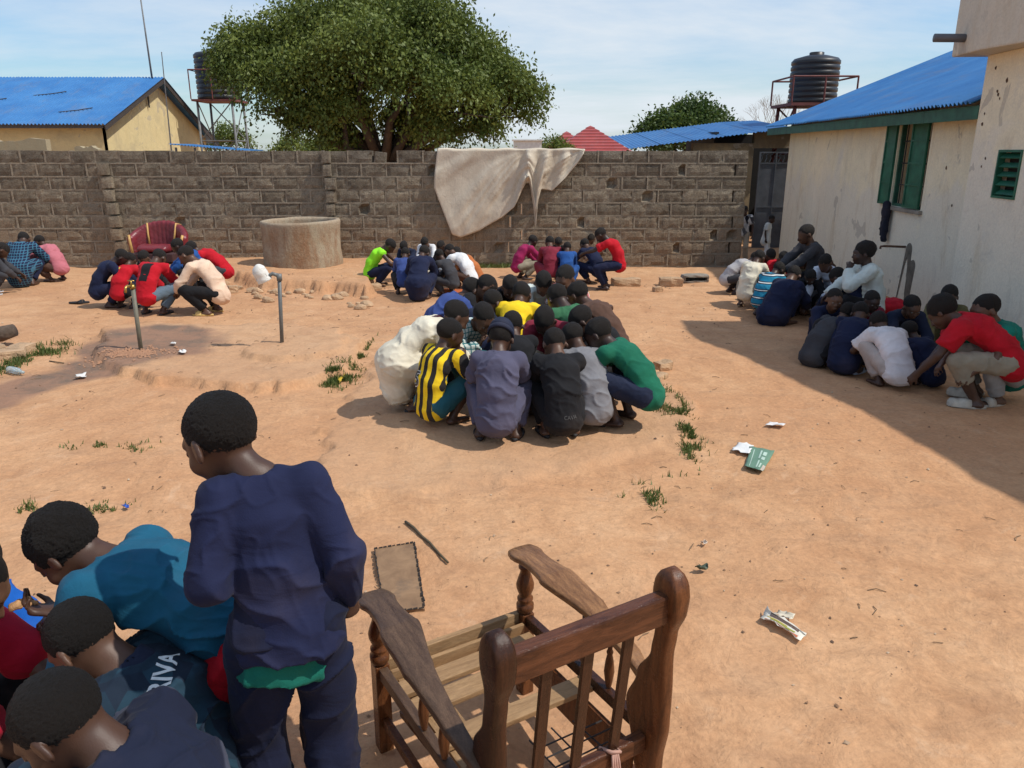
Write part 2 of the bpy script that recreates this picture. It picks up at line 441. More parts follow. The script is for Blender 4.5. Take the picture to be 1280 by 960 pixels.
# ------------------------------------------------------------------ implicit-surface modelling for bodies and clothes
def nrm(v): v = np.asarray(v, float); return v / (np.linalg.norm(v) + 1e-12)
class Field:
    def __init__(s, lo, hi, h):
        s.h = h; s.lo = np.array(lo, float) - 2.5 * h
        s.n = np.maximum(4, np.ceil((np.array(hi, float) + 2.5 * h - s.lo) / h).astype(int) + 1)
        s.V = np.full(tuple(s.n), 0.5, np.float32)
        s.ax = [(s.lo[i] + h * np.arange(s.n[i])).astype(np.float32) for i in range(3)]
    def _blk(s, lo, hi):
        a = np.clip(np.floor((np.array(lo) - s.lo) / s.h).astype(int), 0, s.n)
        b = np.clip(np.ceil((np.array(hi) - s.lo) / s.h).astype(int) + 1, 0, s.n)
        if (b - a).min() <= 0: return None, None
        sl = tuple(slice(a[i], b[i]) for i in range(3))
        return sl, (s.ax[0][sl[0]][:, None, None], s.ax[1][sl[1]][None, :, None], s.ax[2][sl[2]][None, None, :])
    def _put(s, sl, d, k, sub):
        V = s.V[sl]
        if sub: d = -d; A = -V
        else: A = V
        if k > 0:
            hh = np.clip(0.5 + 0.5 * (A - d) / k, 0, 1) if not sub else None
            if sub:        # V = smax(V, -d0) = -smin(-V, d0)
                d0 = -d; hh = np.clip(0.5 + 0.5 * (A - d0) / k, 0, 1)
                r_ = A + (d0 - A) * hh - k * hh * (1 - hh); s.V[sl] = -r_
            else:
                s.V[sl] = A + (d - A) * hh - k * hh * (1 - hh)
        else:
            s.V[sl] = np.maximum(V, d) if sub else np.minimum(V, d)
    def cone(s, a, b, ra, rb, k=0.02, wide=None, w=1.0, sub=False, cut_a=False, cut_b=False, bulge=0.0):
        a = np.asarray(a, float); b = np.asarray(b, float)
        m = max(ra, rb) * max(w, 1.0) * (1 + bulge) + k + 2 * s.h
        sl, c = s._blk(np.minimum(a, b) - m, np.maximum(a, b) + m)
        if sl is None: return
        ba = b - a; L2 = float(ba @ ba) + 1e-12
        p = [c[i] - np.float32(a[i]) for i in range(3)]
        t = (p[0] * ba[0] + p[1] * ba[1] + p[2] * ba[2]) / L2
        tc_ = np.clip(t, 0, 1)
        q = [p[i] - tc_ * np.float32(ba[i]) for i in range(3)]
        if wide is not None and w != 1.0:
            u = nrm(wide); du = q[0] * u[0] + q[1] * u[1] + q[2] * u[2]; f = (1 / w - 1)
            q = [q[i] + du * np.float32(u[i] * f) for i in range(3)]
        rad = ra + (rb - ra) * tc_
        if bulge: rad = rad * (1 + bulge * np.sin(np.pi * tc_))
        d = np.sqrt(q[0] ** 2 + q[1] ** 2 + q[2] ** 2) - rad
        L = math.sqrt(L2)
        if cut_a: d = np.maximum(d, -t * L)
        if cut_b: d = np.maximum(d, (t - 1) * L)
        s._put(sl, d.astype(np.float32), k, sub)
    def ell(s, c0, r, M=None, k=0.015, sub=False):
        """ellipsoid; M columns = local axes"""
        c0 = np.asarray(c0, float); r = np.asarray(r, float); M = np.eye(3) if M is None else M
        m = r.max() + k + 2 * s.h
        sl, c = s._blk(c0 - m, c0 + m)
        if sl is None: return
        p = [c[i] - np.float32(c0[i]) for i in range(3)]
        k0 = 0; k1 = 0
        for j in range(3):
            q = p[0] * M[0, j] + p[1] * M[1, j] + p[2] * M[2, j]
            k0 = k0 + (q / r[j]) ** 2; k1 = k1 + (q / r[j] ** 2) ** 2
        k0 = np.sqrt(k0); k1 = np.sqrt(k1) + 1e-6
        d = k0 * (k0 - 1) / k1
        s._put(sl, d.astype(np.float32), k, sub)
    def above(s, p0, nn):
        """keep only what lies behind the plane"""
        sl, c = s._blk(s.lo, s.lo + s.h * s.n)
        nn = nrm(nn)
        d = (c[0] - p0[0]) * nn[0] + (c[1] - p0[1]) * nn[1] + (c[2] - p0[2]) * nn[2]
        s.V[sl] = np.maximum(s.V[sl], d)
    def mesh(s):
        V = s.V; ins = V < 0
        c = np.zeros(tuple(np.array(V.shape) - 1), np.int8)
        for dx in (0, 1):
            for dy in (0, 1):
                for dz in (0, 1):
                    c += ins[dx:V.shape[0]-1+dx, dy:V.shape[1]-1+dy, dz:V.shape[2]-1+dz]
        act = (c > 0) & (c < 8)
        I, J, K = np.nonzero(act); n = len(I)
        idx = np.full(act.shape, -1, np.int32); idx[I, J, K] = np.arange(n)
        acc = np.zeros((n, 3)); cnt = np.zeros(n)
        cs = [(x, y, z) for x in (0, 1) for y in (0, 1) for z in (0, 1)]
        vals = {q: V[I+q[0], J+q[1], K+q[2]] for q in cs}
        for q in cs:
            for ax in range(3):
                if q[ax]: continue
                r_ = list(q); r_[ax] = 1; r_ = tuple(r_)
                va, vb = vals[q], vals[r_]; m = (va < 0) != (vb < 0)
                t = va[m] / (va[m] - vb[m])
                pos = np.zeros((m.sum(), 3)) + q; pos[:, ax] += t
                acc[m] += pos; cnt[m] += 1
        P = np.stack([I, J, K], -1) + acc / cnt[:, None]
        P = s.lo + s.h * P
        F_ = []
        nx, ny, nz = V.shape
        for ax, (o1, o2) in enumerate(((1, 2), (2, 0), (0, 1))):
            A = [slice(None)] * 3; B = [slice(None)] * 3
            A[ax] = slice(0, -1); B[ax] = slice(1, None)
            for o in (o1, o2): A[o] = slice(1, -1); B[o] = slice(1, -1)
            ia = ins[tuple(A)]; ib = ins[tuple(B)]
            e = np.nonzero(ia != ib)
            g = [e[0].copy(), e[1].copy(), e[2].copy()]
            g[o1] = g[o1] + 1; g[o2] = g[o2] + 1
            def cell(a, b_):
                q = [x.copy() for x in g]; q[o1] = q[o1] - a; q[o2] = q[o2] - b_
                return idx[q[0], q[1], q[2]]
            quad = np.stack([cell(1, 1), cell(0, 1), cell(0, 0), cell(1, 0)], -1)
            flip = ~ia[e]
            quad[flip] = quad[flip][:, ::-1]
            F_.append(quad)
        F_ = np.concatenate(F_); F_ = F_[(F_ >= 0).all(1)]
        return P, F_
def vnormals(P, Fq):
    a = P[Fq[:, 2]] - P[Fq[:, 0]]; b_ = P[Fq[:, 3]] - P[Fq[:, 1]]
    fn = np.cross(a, b_); N = np.zeros_like(P)
    for j in range(3):
        for k in range(4): N[:, j] += np.bincount(Fq[:, k], weights=fn[:, j], minlength=len(P))
    return N / (np.linalg.norm(N, axis=1, keepdims=True) + 1e-12)
def relax(P, Fq, it=1, a=0.5):
    for _ in range(it):
        S = np.zeros_like(P); C_ = np.zeros(len(P))
        for k in range(4):
            i, j = Fq[:, k], Fq[:, (k + 1) % 4]
            for ax in range(3):
                S[:, ax] += np.bincount(i, weights=P[j, ax], minlength=len(P)) + np.bincount(j, weights=P[i, ax], minlength=len(P))
            C_ += np.bincount(i, minlength=len(P)) + np.bincount(j, minlength=len(P))
        P = P * (1 - a) + a * S / C_[:, None]
    return P
def field_obj(name, fld, parent, mat, folds=0.0, seed=0, rl=1, fine=0.0, foldscale=1.0, foldrot=None):
    P, Fq = fld.mesh()
    if len(P) == 0: return None
    P = relax(P, Fq, rl)
    if folds or fine:
        N = vnormals(P, Fq); rs = random.Random(seed)
        off = np.array([rs.uniform(0, 40) for _ in range(3)])
        d = 0
        if folds:
            e = Euler(foldrot or (rs.uniform(-.7, .7), rs.uniform(-.7, .7), rs.uniform(-.5, .5))).to_matrix()
            Q = P @ np.array(e); Q = Q * np.array([3.0, 6.0, 12.0]) * foldscale
            warp = np.stack([vnoise(P * 7 + 5), vnoise(P * 7 + 25), vnoise(P * 7 + 45)], -1) * .8
            r1 = (1 - np.abs(vnoise(Q + warp + off))) ** 6 - .2
            Q2 = (P @ np.array(Euler((1.0, 0.6, 0.2)).to_matrix())) * np.array([6, 14, 6.0]) * foldscale
            r2 = (1 - np.abs(vnoise(Q2 + off + warp))) ** 7 - .16
            Q3 = (P @ np.array(Euler((-.6, 0.9, 1.2)).to_matrix())) * np.array([12, 26, 12.0]) * foldscale
            r3 = (1 - np.abs(vnoise(Q3 + off + warp * 1.5))) ** 5 - .2
            msk = .35 + 1.1 * np.clip(vnoise(P * 4.5 + off) + .35, 0, 1)
            d = folds * (1.35 * r1 * msk + .9 * r2 * (1.25 - msk) + .32 * r3 + .55 * vnoise(P * 5.5 + off))
        if fine: d = d + fine * vnoise(P * 95 + off)
        P = P + N * np.asarray(d)[:, None]
    m = np_mesh(name, P, Fq)
    return mkobj(name, m, parent, mat)

def rotx(a):
    c, s = math.cos(a), math.sin(a); return np.array([[1, 0, 0], [0, c, -s], [0, s, c]])
def rotz(a):
    c, s = math.cos(a), math.sin(a); return np.array([[c, -s, 0], [s, c, 0], [0, 0, 1]])
def roty(a):
    c, s = math.cos(a), math.sin(a); return np.array([[c, 0, s], [0, 1, 0], [-s, 0, c]])

def ik(S, T, la, lb, hint):
    S = np.array(S, float); T = np.array(T, float); d = T - S; L = np.linalg.norm(d)
    mx = (la + lb) * 0.985
    if L > mx: T = S + d / L * mx; d = T - S; L = mx
    L = max(L, abs(la - lb) + 0.02)
    x = (la * la - lb * lb + L * L) / (2 * L); hh = math.sqrt(max(la * la - x * x, 1e-6))
    u = d / L; hv = np.array(hint, float); hv = nrm(hv - u * (hv @ u))
    return S + u * x + hv * hh, T

def squat(s=1.0, lean=40, curl=8, spread=0.10, pitch=45, yaw=0, roll=0, hip=0.25, hands=((-.07, .40, .28), (.09, .40, .26)),
          heel=0.0, back=0.14, knee=None, sh=0.0):
    L = R(lean); c = R(curl); J = {}
    Pv = np.array([0, -back, hip])
    def st(p, d, a): return p + d * np.array([0, math.sin(a), math.cos(a)])
    M = st(Pv, .17, L - 2.6 * c); C = st(M, .165, L + .3 * c); N = st(C, .12, L + 2.2 * c)
    J['P'], J['M'], J['C'], J['N'] = Pv, M, C, N
    na = L + 2.4 * c
    hb = st(N, .055, min(na, R(80)))
    Rh = rotz(R(yaw)) @ rotx(-R(pitch)) @ roty(R(roll))
    hc = hb + Rh @ np.array([0, .018, .075])
    J['Hc'], J['Rh'] = hc, Rh
    up = nrm(N - C); fw = np.cross(np.array([1, 0, 0]), up) * -1
    for i, sd in enumerate((-1, 1)):
        S = C + up * .075 + np.array([sd * .135, 0, 0]) + np.array([0, .03 + sh, -.01])
        T = np.array(hands[i], float)
        E, W = ik(S, T, .235, .205, (sd * 1.2, -.1, -.35))
        J['S%d' % i], J['E%d' % i], J['W%d' % i] = S, E, W
        hp = Pv + np.array([sd * .075, .02, 0])
        an = np.array([sd * (.085 + .25 * spread), -.015, .065 + heel])
        kn, _ = ik(hp, an, .335, .325, (sd * spread * 3.2, 1, 1.0))
        if knee: kn = kn + np.array([sd * knee[0], knee[1], knee[2]])
        J['h%d' % i], J['k%d' % i], J['a%d' % i] = hp, kn, an
        J['t%d' % i] = np.array([an[0] + sd * .03, an[1] + .135, .018])
        J['e%d' % i] = np.array([an[0], an[1] - .04, .03 + heel])
    J['pn'] = None
    return scale_pose(J, s)
def scale_pose(J, s):
    for k, v in J.items():
        if isinstance(v, np.ndarray) and v.shape == (3,): J[k] = v * s
    J['s'] = s; return J
def stand(s=1.0, lean=4, pitch=20, yaw=0, hands=((-.24, .05, .62), (.24, .05, .62)), ehint=None, feet=None, bend=0.0, tilt=0.0):
    J = {}; L = R(lean)
    def st(p, d, a): return p + d * np.array([math.sin(R(tilt)), math.sin(a), math.cos(a)])
    Pv = np.array([0, 0, .735]); M = st(Pv, .165, L); C = st(M, .165, L + R(3)); N = st(C, .125, L + R(8))
    J['P'], J['M'], J['C'], J['N'] = Pv, M, C, N
    hb = st(N, .055, L + R(22))
    Rh = rotz(R(yaw)) @ rotx(-R(pitch))
    J['Rh'] = Rh; J['Hc'] = hb + Rh @ np.array([0, .018, .075])
    for i, sd in enumerate((-1, 1)):
        S = C + np.array([sd * .148, .0, .075])
        eh = ehint[i] if ehint else (sd * .5, -1, -.1)
        E, W = ik(S, hands[i], .245, .215, eh)
        J['S%d' % i], J['E%d' % i], J['W%d' % i] = S, E, W
        an = np.array(feet[i] if feet else (sd * .09, -.02, .065), float)
        hp = Pv + np.array([sd * .075, 0, -.02])
        kn, an = ik(hp, an, .335, .335, (sd * .12, 1, 0))
        J['h%d' % i], J['k%d' % i], J['a%d' % i] = hp, kn, an
        J['t%d' % i] = an + np.array([sd * .03, .135, -.047]); J['e%d' % i] = an + np.array([0, -.04, -.03])
    return scale_pose(J, s)

def put_head(f, J, s, det):
    M = J['Rh']; c = J['Hc']; hs = s * J.get('hs', 1.0)
    def w(p): return c + M @ (np.array(p) * hs)
    def e(p, r, k=.012, sub=False, extra=None):
        MM = M if extra is None else M @ extra
        f.ell(w(p), np.array(r) * hs, MM, k * hs, sub)
    e((0, -.014, .026), (.070, .091, .078))
    e((0, .030, -.028), (.054, .056, .068), .03)
    e((0, .048, -.074), (.026, .026, .022), .025)
    if det:
        e((0, .070, .024), (.045, .016, .014), .02)
        for q in (-1, 1):
            e((q * .036, .058, -.030), (.022, .020, .022), .02)
            e((q * .029, .086, .003), (.0155, .010, .0105), .012, True)
            e((q * .029, .074, .003), (.0135, .0125, .012), .003)
    nn = 1.0 if det else 1.25
    f.cone(w((0, .080, .008)), w((0, .098, -.026)), .0065 * hs * nn, .0115 * hs * nn, .008 * hs)
    if det:
        for q in (-1, 1): e((q * .0115, .090, -.030), (.0085, .010, .0075), .006)
        e((0, .088, -.0525), (.021, .0105, .0065), .004)
        e((0, .086, -.0635), (.019, .0105, .0070), .004)
        e((0, .0985, -.0575), (.016, .004, .0012), .002, True)
    else:
        e((0, .085, -.058), (.020, .012, .011), .008)
    for q in (-1, 1):
        tilt = roty(q * R(-8)) @ rotz(q * R(24)) @ rotx(R(-12))
        e((q * .074, -.004, -.006), (.0085 if det else .011, .019, .030), .006, False, tilt)
        if det:
            e((q * .083, .001, -.001), (.0050, .0105, .018), .003, True, tilt)
    f.cone(w((0, -.022, -.045)), J['N'] - nrm(J['N'] - J['C']) * .02 * s, .046 * s, .052 * s, .02 * s)

def put_hand(f, J, i, s, det, curl=.55, pn=None, spread=1.0):
    W = J['W%d' % i]; E = J['E%d' % i]; d = nrm(W - E); sd = -1 if i == 0 else 1
    d = J.get('hd%d' % i, d); d = nrm(d)
    n_ = np.array(J.get('hn%d' % i, (-sd * .5, 0.3, -.8)), float); n_ = nrm(n_ - d * (n_ @ d))   # palm faces n_
    lat = np.cross(n_, d)                                  # sideways
    thumb_side = lat if J.get('ts%d' % i, 1) * sd > 0 else -lat
    hs = s * .92
    pc = W + d * .068 * hs
    f.cone(W - d * .01 * hs, pc, .015 * hs, .0145 * hs, .01 * hs, lat, 2.3)
    mr = max(.0073 * hs, f.h * .72)
    fl = (.060, .068, .064, .050); off = (1.0, .34, -.34, -1.0)
    for q in range(4):
        b0 = pc + thumb_side * off[q] * .0265 * hs - d * (.004 + (.008 if q == 3 else 0)) * hs
        cu = curl * (1 + .12 * q)
        d1 = nrm(d * math.cos(cu * .7) + n_ * math.sin(cu * .7) + thumb_side * off[q] * .13 * spread)
        d2 = nrm(d * math.cos(cu * 1.7) + n_ * math.sin(cu * 1.7) + thumb_side * off[q] * .08 * spread)
        p1 = b0 + d1 * fl[q] * .55 * hs; p2 = p1 + d2 * fl[q] * .5 * hs
        kk = .004 * hs
        f.cone(b0, p1, mr * 1.12, mr * 1.0, kk); f.cone(p1, p2, mr, mr * .82, kk)
    tb = W + d * .022 * hs + thumb_side * .024 * hs
    t1 = tb + nrm(d * .75 + thumb_side * .65 + n_ * .35) * .038 * hs
    t2 = t1 + nrm(d * .95 + thumb_side * .1 + n_ * .45) * .030 * hs
    f.cone(tb, t1, mr * 1.5, mr * 1.2, .006 * hs); f.cone(t1, t2, mr * 1.15, mr * .9, .004 * hs)

def build_body(J, h, det, parent, mat):
    s = J['s']
    pts = np.array([v for k_, v in J.items() if isinstance(v, np.ndarray) and v.shape == (3,) and k_[:2] not in ('hd', 'hn')])
    f = Field(pts.min(0) - .14 * s, pts.max(0) + .15 * s, h)
    X = np.array([1., 0, 0])
    f.cone(J['P'], J['M'], .077*s, .066*s, .03*s, X, 1.33)
    f.cone(J['M'], J['C'], .066*s, .072*s, .03*s, X, 1.42)
    f.cone(J['C'], J['N'], .068*s, .043*s, .04*s, X, 1.45)
    for i in (0, 1):
        S, E, W = J['S%d'%i], J['E%d'%i], J['W%d'%i]
        f.cone(J['C'] + (J['N']-J['C'])*.5, S, .04*s, .043*s, .03*s)
        f.cone(S, E, .041*s, .031*s, .02*s); f.cone(E, W, .032*s, .0205*s, .012*s, bulge=.12)
        put_hand(f, J, i, s, det, J.get('curl%d'%i, .6))
        hp, kn, an = J['h%d'%i], J['k%d'%i], J['a%d'%i]
        f.cone(hp, kn, .075*s, .048*s, .02*s); f.cone(kn, an, .047*s, .030*s, .012*s, bulge=.18)
        t, e = J['t%d'%i], J['e%d'%i]
        f.cone(an, e, .030*s, .026*s, .015*s)
        f.cone(e, t, .026*s, .017*s, .012*s, np.cross(t - e, (0, 0, 1)), 1.75)
    put_head(f, J, s, det)
    return field_obj('body', f, parent, mat, rl=1)

_hair_cache = {}
def hair_mesh(level, kind):
    key = (level, kind)
    if key in _hair_cache: return _hair_cache[key]
    bm = bmesh.new(); bmesh.ops.create_icosphere(bm, subdivisions=level, radius=1)
    P = np.array([v.co for v in bm.verts])
    if kind == 'hair': d = .018 * vnoise(P * 3 + 2) + (.016 * vnoise(P * 22) + .014 * (1 - 2 * np.abs(vnoise(P * 17 + 7))) if level > 4 else .02 * vnoise(P * 14))
    elif kind == 'afro': d = .05 * vnoise(P * 3 + 2) + .022 * vnoise(P * 14) + (.028 * vnoise(P * 40) if level > 4 else 0)
    else: d = .02 * vnoise(P * 4)
    for v, q in zip(bm.verts, d): v.co *= 1 + float(q)
    m = bpy.data.meshes.new(kind); bm.to_mesh(m); bm.free(); m.shade_smooth()
    _hair_cache[key] = m; return m
def add_hair(J, parent, kind='hair', level=4, mat=None):
    s = J['s'] * J.get('hs', 1.0); M = J['Rh']
    if kind == 'cap':
        # knitted cap: dome over the crown with a rolled brim
        b = MB(); prof = []
        for a in range(0, 11):
            t = a / 10 * math.pi / 2; prof.append((.083 * math.cos(t) * (1 if a < 9 else .98), .088 * math.sin(t)))
        prof = [(.079, -.012), (.086, -.012), (.088, .002), (.085, .016), (.081, .018)] + [(r_, z + .02) for r_, z in prof[0:]]
        prof[-1] = (.0005, prof[-1][1])
        b.lathe(prof, 32)
        o = b.build('cap', mat, parent, True)
        R4 = Matrix([list(M[0]) + [0], list(M[1]) + [0], list(M[2]) + [0], [0, 0, 0, 1]])
        cc = J['Hc'] + M @ (np.array([0, -.020, .026]) * s)
        o.matrix_local = Matrix.Translation(Vector(cc)) @ R4 @ Matrix.Rotation(R(-14), 4, 'X') @ Matrix.Diagonal((s * .96, s * 1.18, s * 1.0, 1))
        return o
    if kind == 'bald': rad, off = (.0708, .0915, .0785), (0, -.016, .027)
    elif kind == 'afro': rad, off = (.082, .098, .088), (0, -.024, .036)
    else: rad, off = (.0728, .0925, .0795), (0, -.0195, .0305)
    o = mkobj('hair', hair_mesh(level, 'hair' if kind == 'bald' else kind), parent, hair_mat())
    c = J['Hc'] + M @ (np.array(off) * s)
    mm = Matrix([list(M[0]) + [0], list(M[1]) + [0], list(M[2]) + [0], [0, 0, 0, 1]])
    o.matrix_local = Matrix.Translation(Vector(c)) @ mm @ Matrix.Diagonal((rad[0]*s, rad[1]*s, rad[2]*s, 1))
    return o
_eye = []
def add_eyes(J, parent, closed=False):
    s = J['s'] * J.get('hs', 1.0); M = J['Rh']
    if not _eye:
        m, n, l, b = nt('eye'); v = coords(n)
        sp = n.new('ShaderNodeSeparateXYZ'); l.new(v, sp.inputs[0])
        l.new(ramp(n, l, sp.outputs[1], [(0.0, (.17, .145, .12)), (.80, (.17, .145, .12)), (.83, (.03, .015, .01)), (1, (.01, .008, .006))]), b.inputs['Base Color'])
        b.inputs['Roughness'].default_value = .15
        bm = bmesh.new(); bmesh.ops.create_uvsphere(bm, u_segments=16, v_segments=12, radius=1)
        me = bpy.data.meshes.new('eye'); bm.to_mesh(me); bm.free(); me.shade_smooth(); me.materials.append(m); _eye.append(me)
    mm = Matrix([list(M[0]) + [0], list(M[1]) + [0], list(M[2]) + [0], [0, 0, 0, 1]])
    for q in (-1, 1):
        o = mkobj('eye', _eye[0], parent)
        c = J['Hc'] + M @ (np.array([q * .029, .0775, .002]) * s)
        o.matrix_local = Matrix.Translation(Vector(c)) @ mm @ Matrix.Rotation(R(-24), 4, 'X') @ Matrix.Diagonal((.0112*s, .0112*s, .0056*s, 1))

def build_shirt(J, h, parent, mat, sleeve='long', low=0.6, loose=1.0, folds=.006, seed=0, name='shirt', flare=0.0, foldscale=1.0, foldrot=None, hem=None, hoodless=True):
    s = J['s']
    pts = np.array([J[k] for k in ('P', 'M', 'C', 'N', 'S0', 'S1', 'E0', 'E1', 'W0', 'W1', 'k0', 'k1')])
    f = Field(pts.min(0) - .2 * s, pts.max(0) + .16 * s, h)
    X = np.array([1., 0, 0]); g = .012 * loose
    P, M, C, N = J['P'], J['M'], J['C'], J['N']
    dn = nrm(P - M)
    f.cone(P + dn * (.03 * min(low, 1.0) + .10 * (flare > 0)) * s, M, (.084 + .012 * max(low, 0) + g + flare) * s, (.076 + g + flare * .4) * s, .03*s, X, 1.32)
    f.cone(M, C, (.076 + g)*s, (.081 + g)*s, .03*s, X, 1.42)
    f.cone(C, C + (N - C)*.72, (.078 + g)*s, (.050 + g)*s, .03*s, X, 1.45)
    for i in (0, 1):
        S, E, W = J['S%d'%i], J['E%d'%i], J['W%d'%i]
        f.cone(C + (N - C)*.55, S, (.046 + g)*s, (.050 + g*.8)*s, .03*s)
        if sleeve == 'none': continue
        if sleeve == 'short':
            T = S + (E - S) * .72
            f.cone(S, T, (.050 + g)*s, (.046 + g*1.5)*s, .02*s, cut_b=True)
        else:
            f.cone(S, E, (.048 + g)*s, (.040 + g*1.1)*s, .02*s)
            T = E + (W - E) * (J.get('cuff', .92) if sleeve == 'long' else .12)
            f.cone(E, T, (.041 + g*1.1)*s, (.029 + g*1.2)*s, .02*s, cut_b=True, bulge=.08)
    if low > 1.2:       # a long gown over hips and thighs
        for i in (0, 1):
            kn, hp = J['k%d'%i], J['h%d'%i]
            f.cone(hp, hp + (kn - hp)*.75, .115*s, .085*s, .05*s)
        f.cone(P + np.array([0, -.03, 0])*s, P*np.array([1, 1, .35]) + np.array([0, -.01, .03])*s, .15*s, .13*s, .06*s, X, 1.2)
    if hem is not None: f.above(np.array(hem[0]), np.array(hem[1]))
    up = nrm(N - C)
    nd = nrm(up * .8 + nrm(J['Hc'] - N) * .35); f.cone(N - nd*.035*s, N + nd*.16*s, .052*s, .066*s, .005*s, sub=True)
    return field_obj(name, f, parent, mat, folds * s, seed, 1, 0, foldscale, foldrot)
def build_pants(J, h, parent, mat, long=True, folds=.005, seed=0, loose=1.0, frac=.9, name='trousers'):
    s = J['s']; g = .011 * loose
    pts = np.array([J[k] for k in ('P', 'h0', 'h1', 'k0', 'k1', 'a0', 'a1')])
    f = Field(pts.min(0) - .17 * s, pts.max(0) + .17 * s, h)
    X = np.array([1., 0, 0])
    up = nrm(J['M'] - J['P'])
    f.cone(J['P'] - up*.02*s, J['P'] + up*.10*s, (.076 + g)*s, (.066 + g)*s, .03*s, X, 1.3, cut_b=True)
    for i in (0, 1):
        hp, kn, an = J['h%d'%i], J['k%d'%i], J['a%d'%i]
        if long:
            f.cone(hp, kn, (.072 + g)*s, (.054 + g)*s, .02*s)
            T = kn + (an - kn) * frac
            f.cone(kn, T, (.054 + g)*s, (.042 + g*1.3)*s, .015*s, cut_b=True, bulge=.08)
        else:
            T = hp + (kn - hp) * frac
            f.cone(hp, T, (.084 + g)*s, (.062 + g*1.6)*s, .02*s, cut_b=True)
    return field_obj(name, f, parent, mat, folds * s, seed + 77, 1)

_sandal = {}
def sandal_mesh(kind):
    if kind in _sandal: return _sandal[kind]
    out = []
    for k in range(20):
        a = 2 * math.pi * k / 20; y = math.sin(a); x = math.cos(a)
        w = .040 + .006 * (y > 0) * y
        out.append((x * w * (1 - .12 * (y < 0) * abs(y)), .05 + y * .125))
    b = MB()
    v = [(x, y, 0) for x, y in out] + [(x, y, .018) for x, y in out] + [(x * .9, y * .98 + .001, .021) for x, y in out]
    f = [tuple(range(20))[::-1], tuple(range(40, 60))]
    for q in (0, 20):
        f += [(q+k, q+(k+1) % 20, q+20+(k+1) % 20, q+20+k) for k in range(20)]
    b.add(v, f)
    if kind == 'slide' or kind == 'clog':
        n_ = 9; vv = []; y0, y1 = ((.055, .125) if kind == 'slide' else (.03, .16))
        for y in (y0, (y0+y1)/2, y1):
            for rr in (0, .006):
                for k in range(n_):
                    a = math.pi * k / (n_ - 1); hh = (.05 if y < y1 else .034) + rr
                    vv.append((math.cos(a) * (.043 + rr), y, .012 + math.sin(a) * hh))
        ff = []
        for q in range(2):
            for rr in (0, 1):
                for k in range(n_ - 1):
                    i0 = (q*2+rr)*n_ + k; i1 = ((q+1)*2+rr)*n_ + k
                    ff.append((i0, i0+1, i1+1, i1) if rr else (i0, i1, i1+1, i0+1))
        for q in (0, 2):
            for k in range(n_ - 1):
                i0 = (q*2)*n_ + k; ff.append((i0, i0+1, i0+n_+1, i0+n_))
        b.add(vv, ff)
        if kind == 'clog':
            b.lathe([(.043, .0), (.043, .03), (.03, .05), (.001, .052)], 14, (0, .14, .01))
    else:
        for sd in (-1, 1):
            b.tube([(0, .125, .018), (sd*.016, .10, .040), (sd*.036, .06, .034), (sd*.040, .03, .016)], [.005, .007, .007, .005], 6)
    m = pydata('sandal', b.v, b.f); m.shade_smooth(); _sandal[kind] = m; return m
def add_shoes(J, parent, mat, kind):
    s = J['s']
    base = sandal_mesh(kind)
    key = (kind, mat.name)
    if key not in _sandal:
        mm = base.copy(); mm.materials.append(mat); _sandal[key] = mm
    for i in (0, 1):
        t, e = J['t%d'%i], J['e%d'%i]; d = nrm(t - e)
        o = mkobj('sandal', _sandal[key], parent)
        yaw = math.atan2(-d[0], d[1]); pit = math.asin(max(-1, min(1, d[2])))
        pos = e + np.array([0, 0, -.040 * s])
        pos[2] = max(pos[2], .001)
        o.location = Vector(pos) + Vector((d[0], d[1], 0)) * .03 * s
        o.rotation_euler = (min(0, pit) if e[2] > .05 * s else 0, 0, yaw)
        o.scale = (s, s, s)

def cap_text(parent, target, body, size, centre, xdir, ydir, mat, name='print', bold=0.0):
    """lettering laid on a garment: the text outline is cast onto the cloth"""
    cu = bpy.data.curves.new(name, 'FONT'); cu.body = body; cu.size = size; cu.align_x = 'CENTER'; cu.align_y = 'CENTER'
    cu.offset = bold; cu.resolution_u = 3
    to = bpy.data.objects.new(name, cu); col.objects.link(to)
    dg = bpy.context.evaluated_depsgraph_get()
    me = bpy.data.meshes.new_from_object(to.evaluated_get(dg)); bpy.data.objects.remove(to)
    bm = bmesh.new(); bm.from_mesh(me)
    bmesh.ops.triangulate(bm, faces=bm.faces[:])
    for _ in range(3):
        ed = [e for e in bm.edges if e.calc_length() > size * .12]
        if ed: bmesh.ops.subdivide_edges(bm, edges=ed, cuts=1); bmesh.ops.triangulate(bm, faces=[f for f in bm.faces if len(f.verts) > 3])
    tm = target.data
    bvh = BVHTree.FromPolygons([v.co for v in tm.vertices], [p.vertices[:] for p in tm.polygons])
    X = Vector(xdir).normalized(); Y = Vector(ydir); Y = (Y - X * Y.dot(X)).normalized(); Z = X.cross(Y)
    c0 = Vector(centre)
    for v in bm.verts:
        p = c0 + X * v.co.x + Y * v.co.y
        hit = bvh.ray_cast(p + Z * .35, -Z)
        if hit[0] is not None: v.co = hit[0] + hit[1] * .0025
        else: v.co = p
    bm.to_mesh(me); bm.free()
    me.materials.clear()
    return mkobj(name, me, parent, mat)

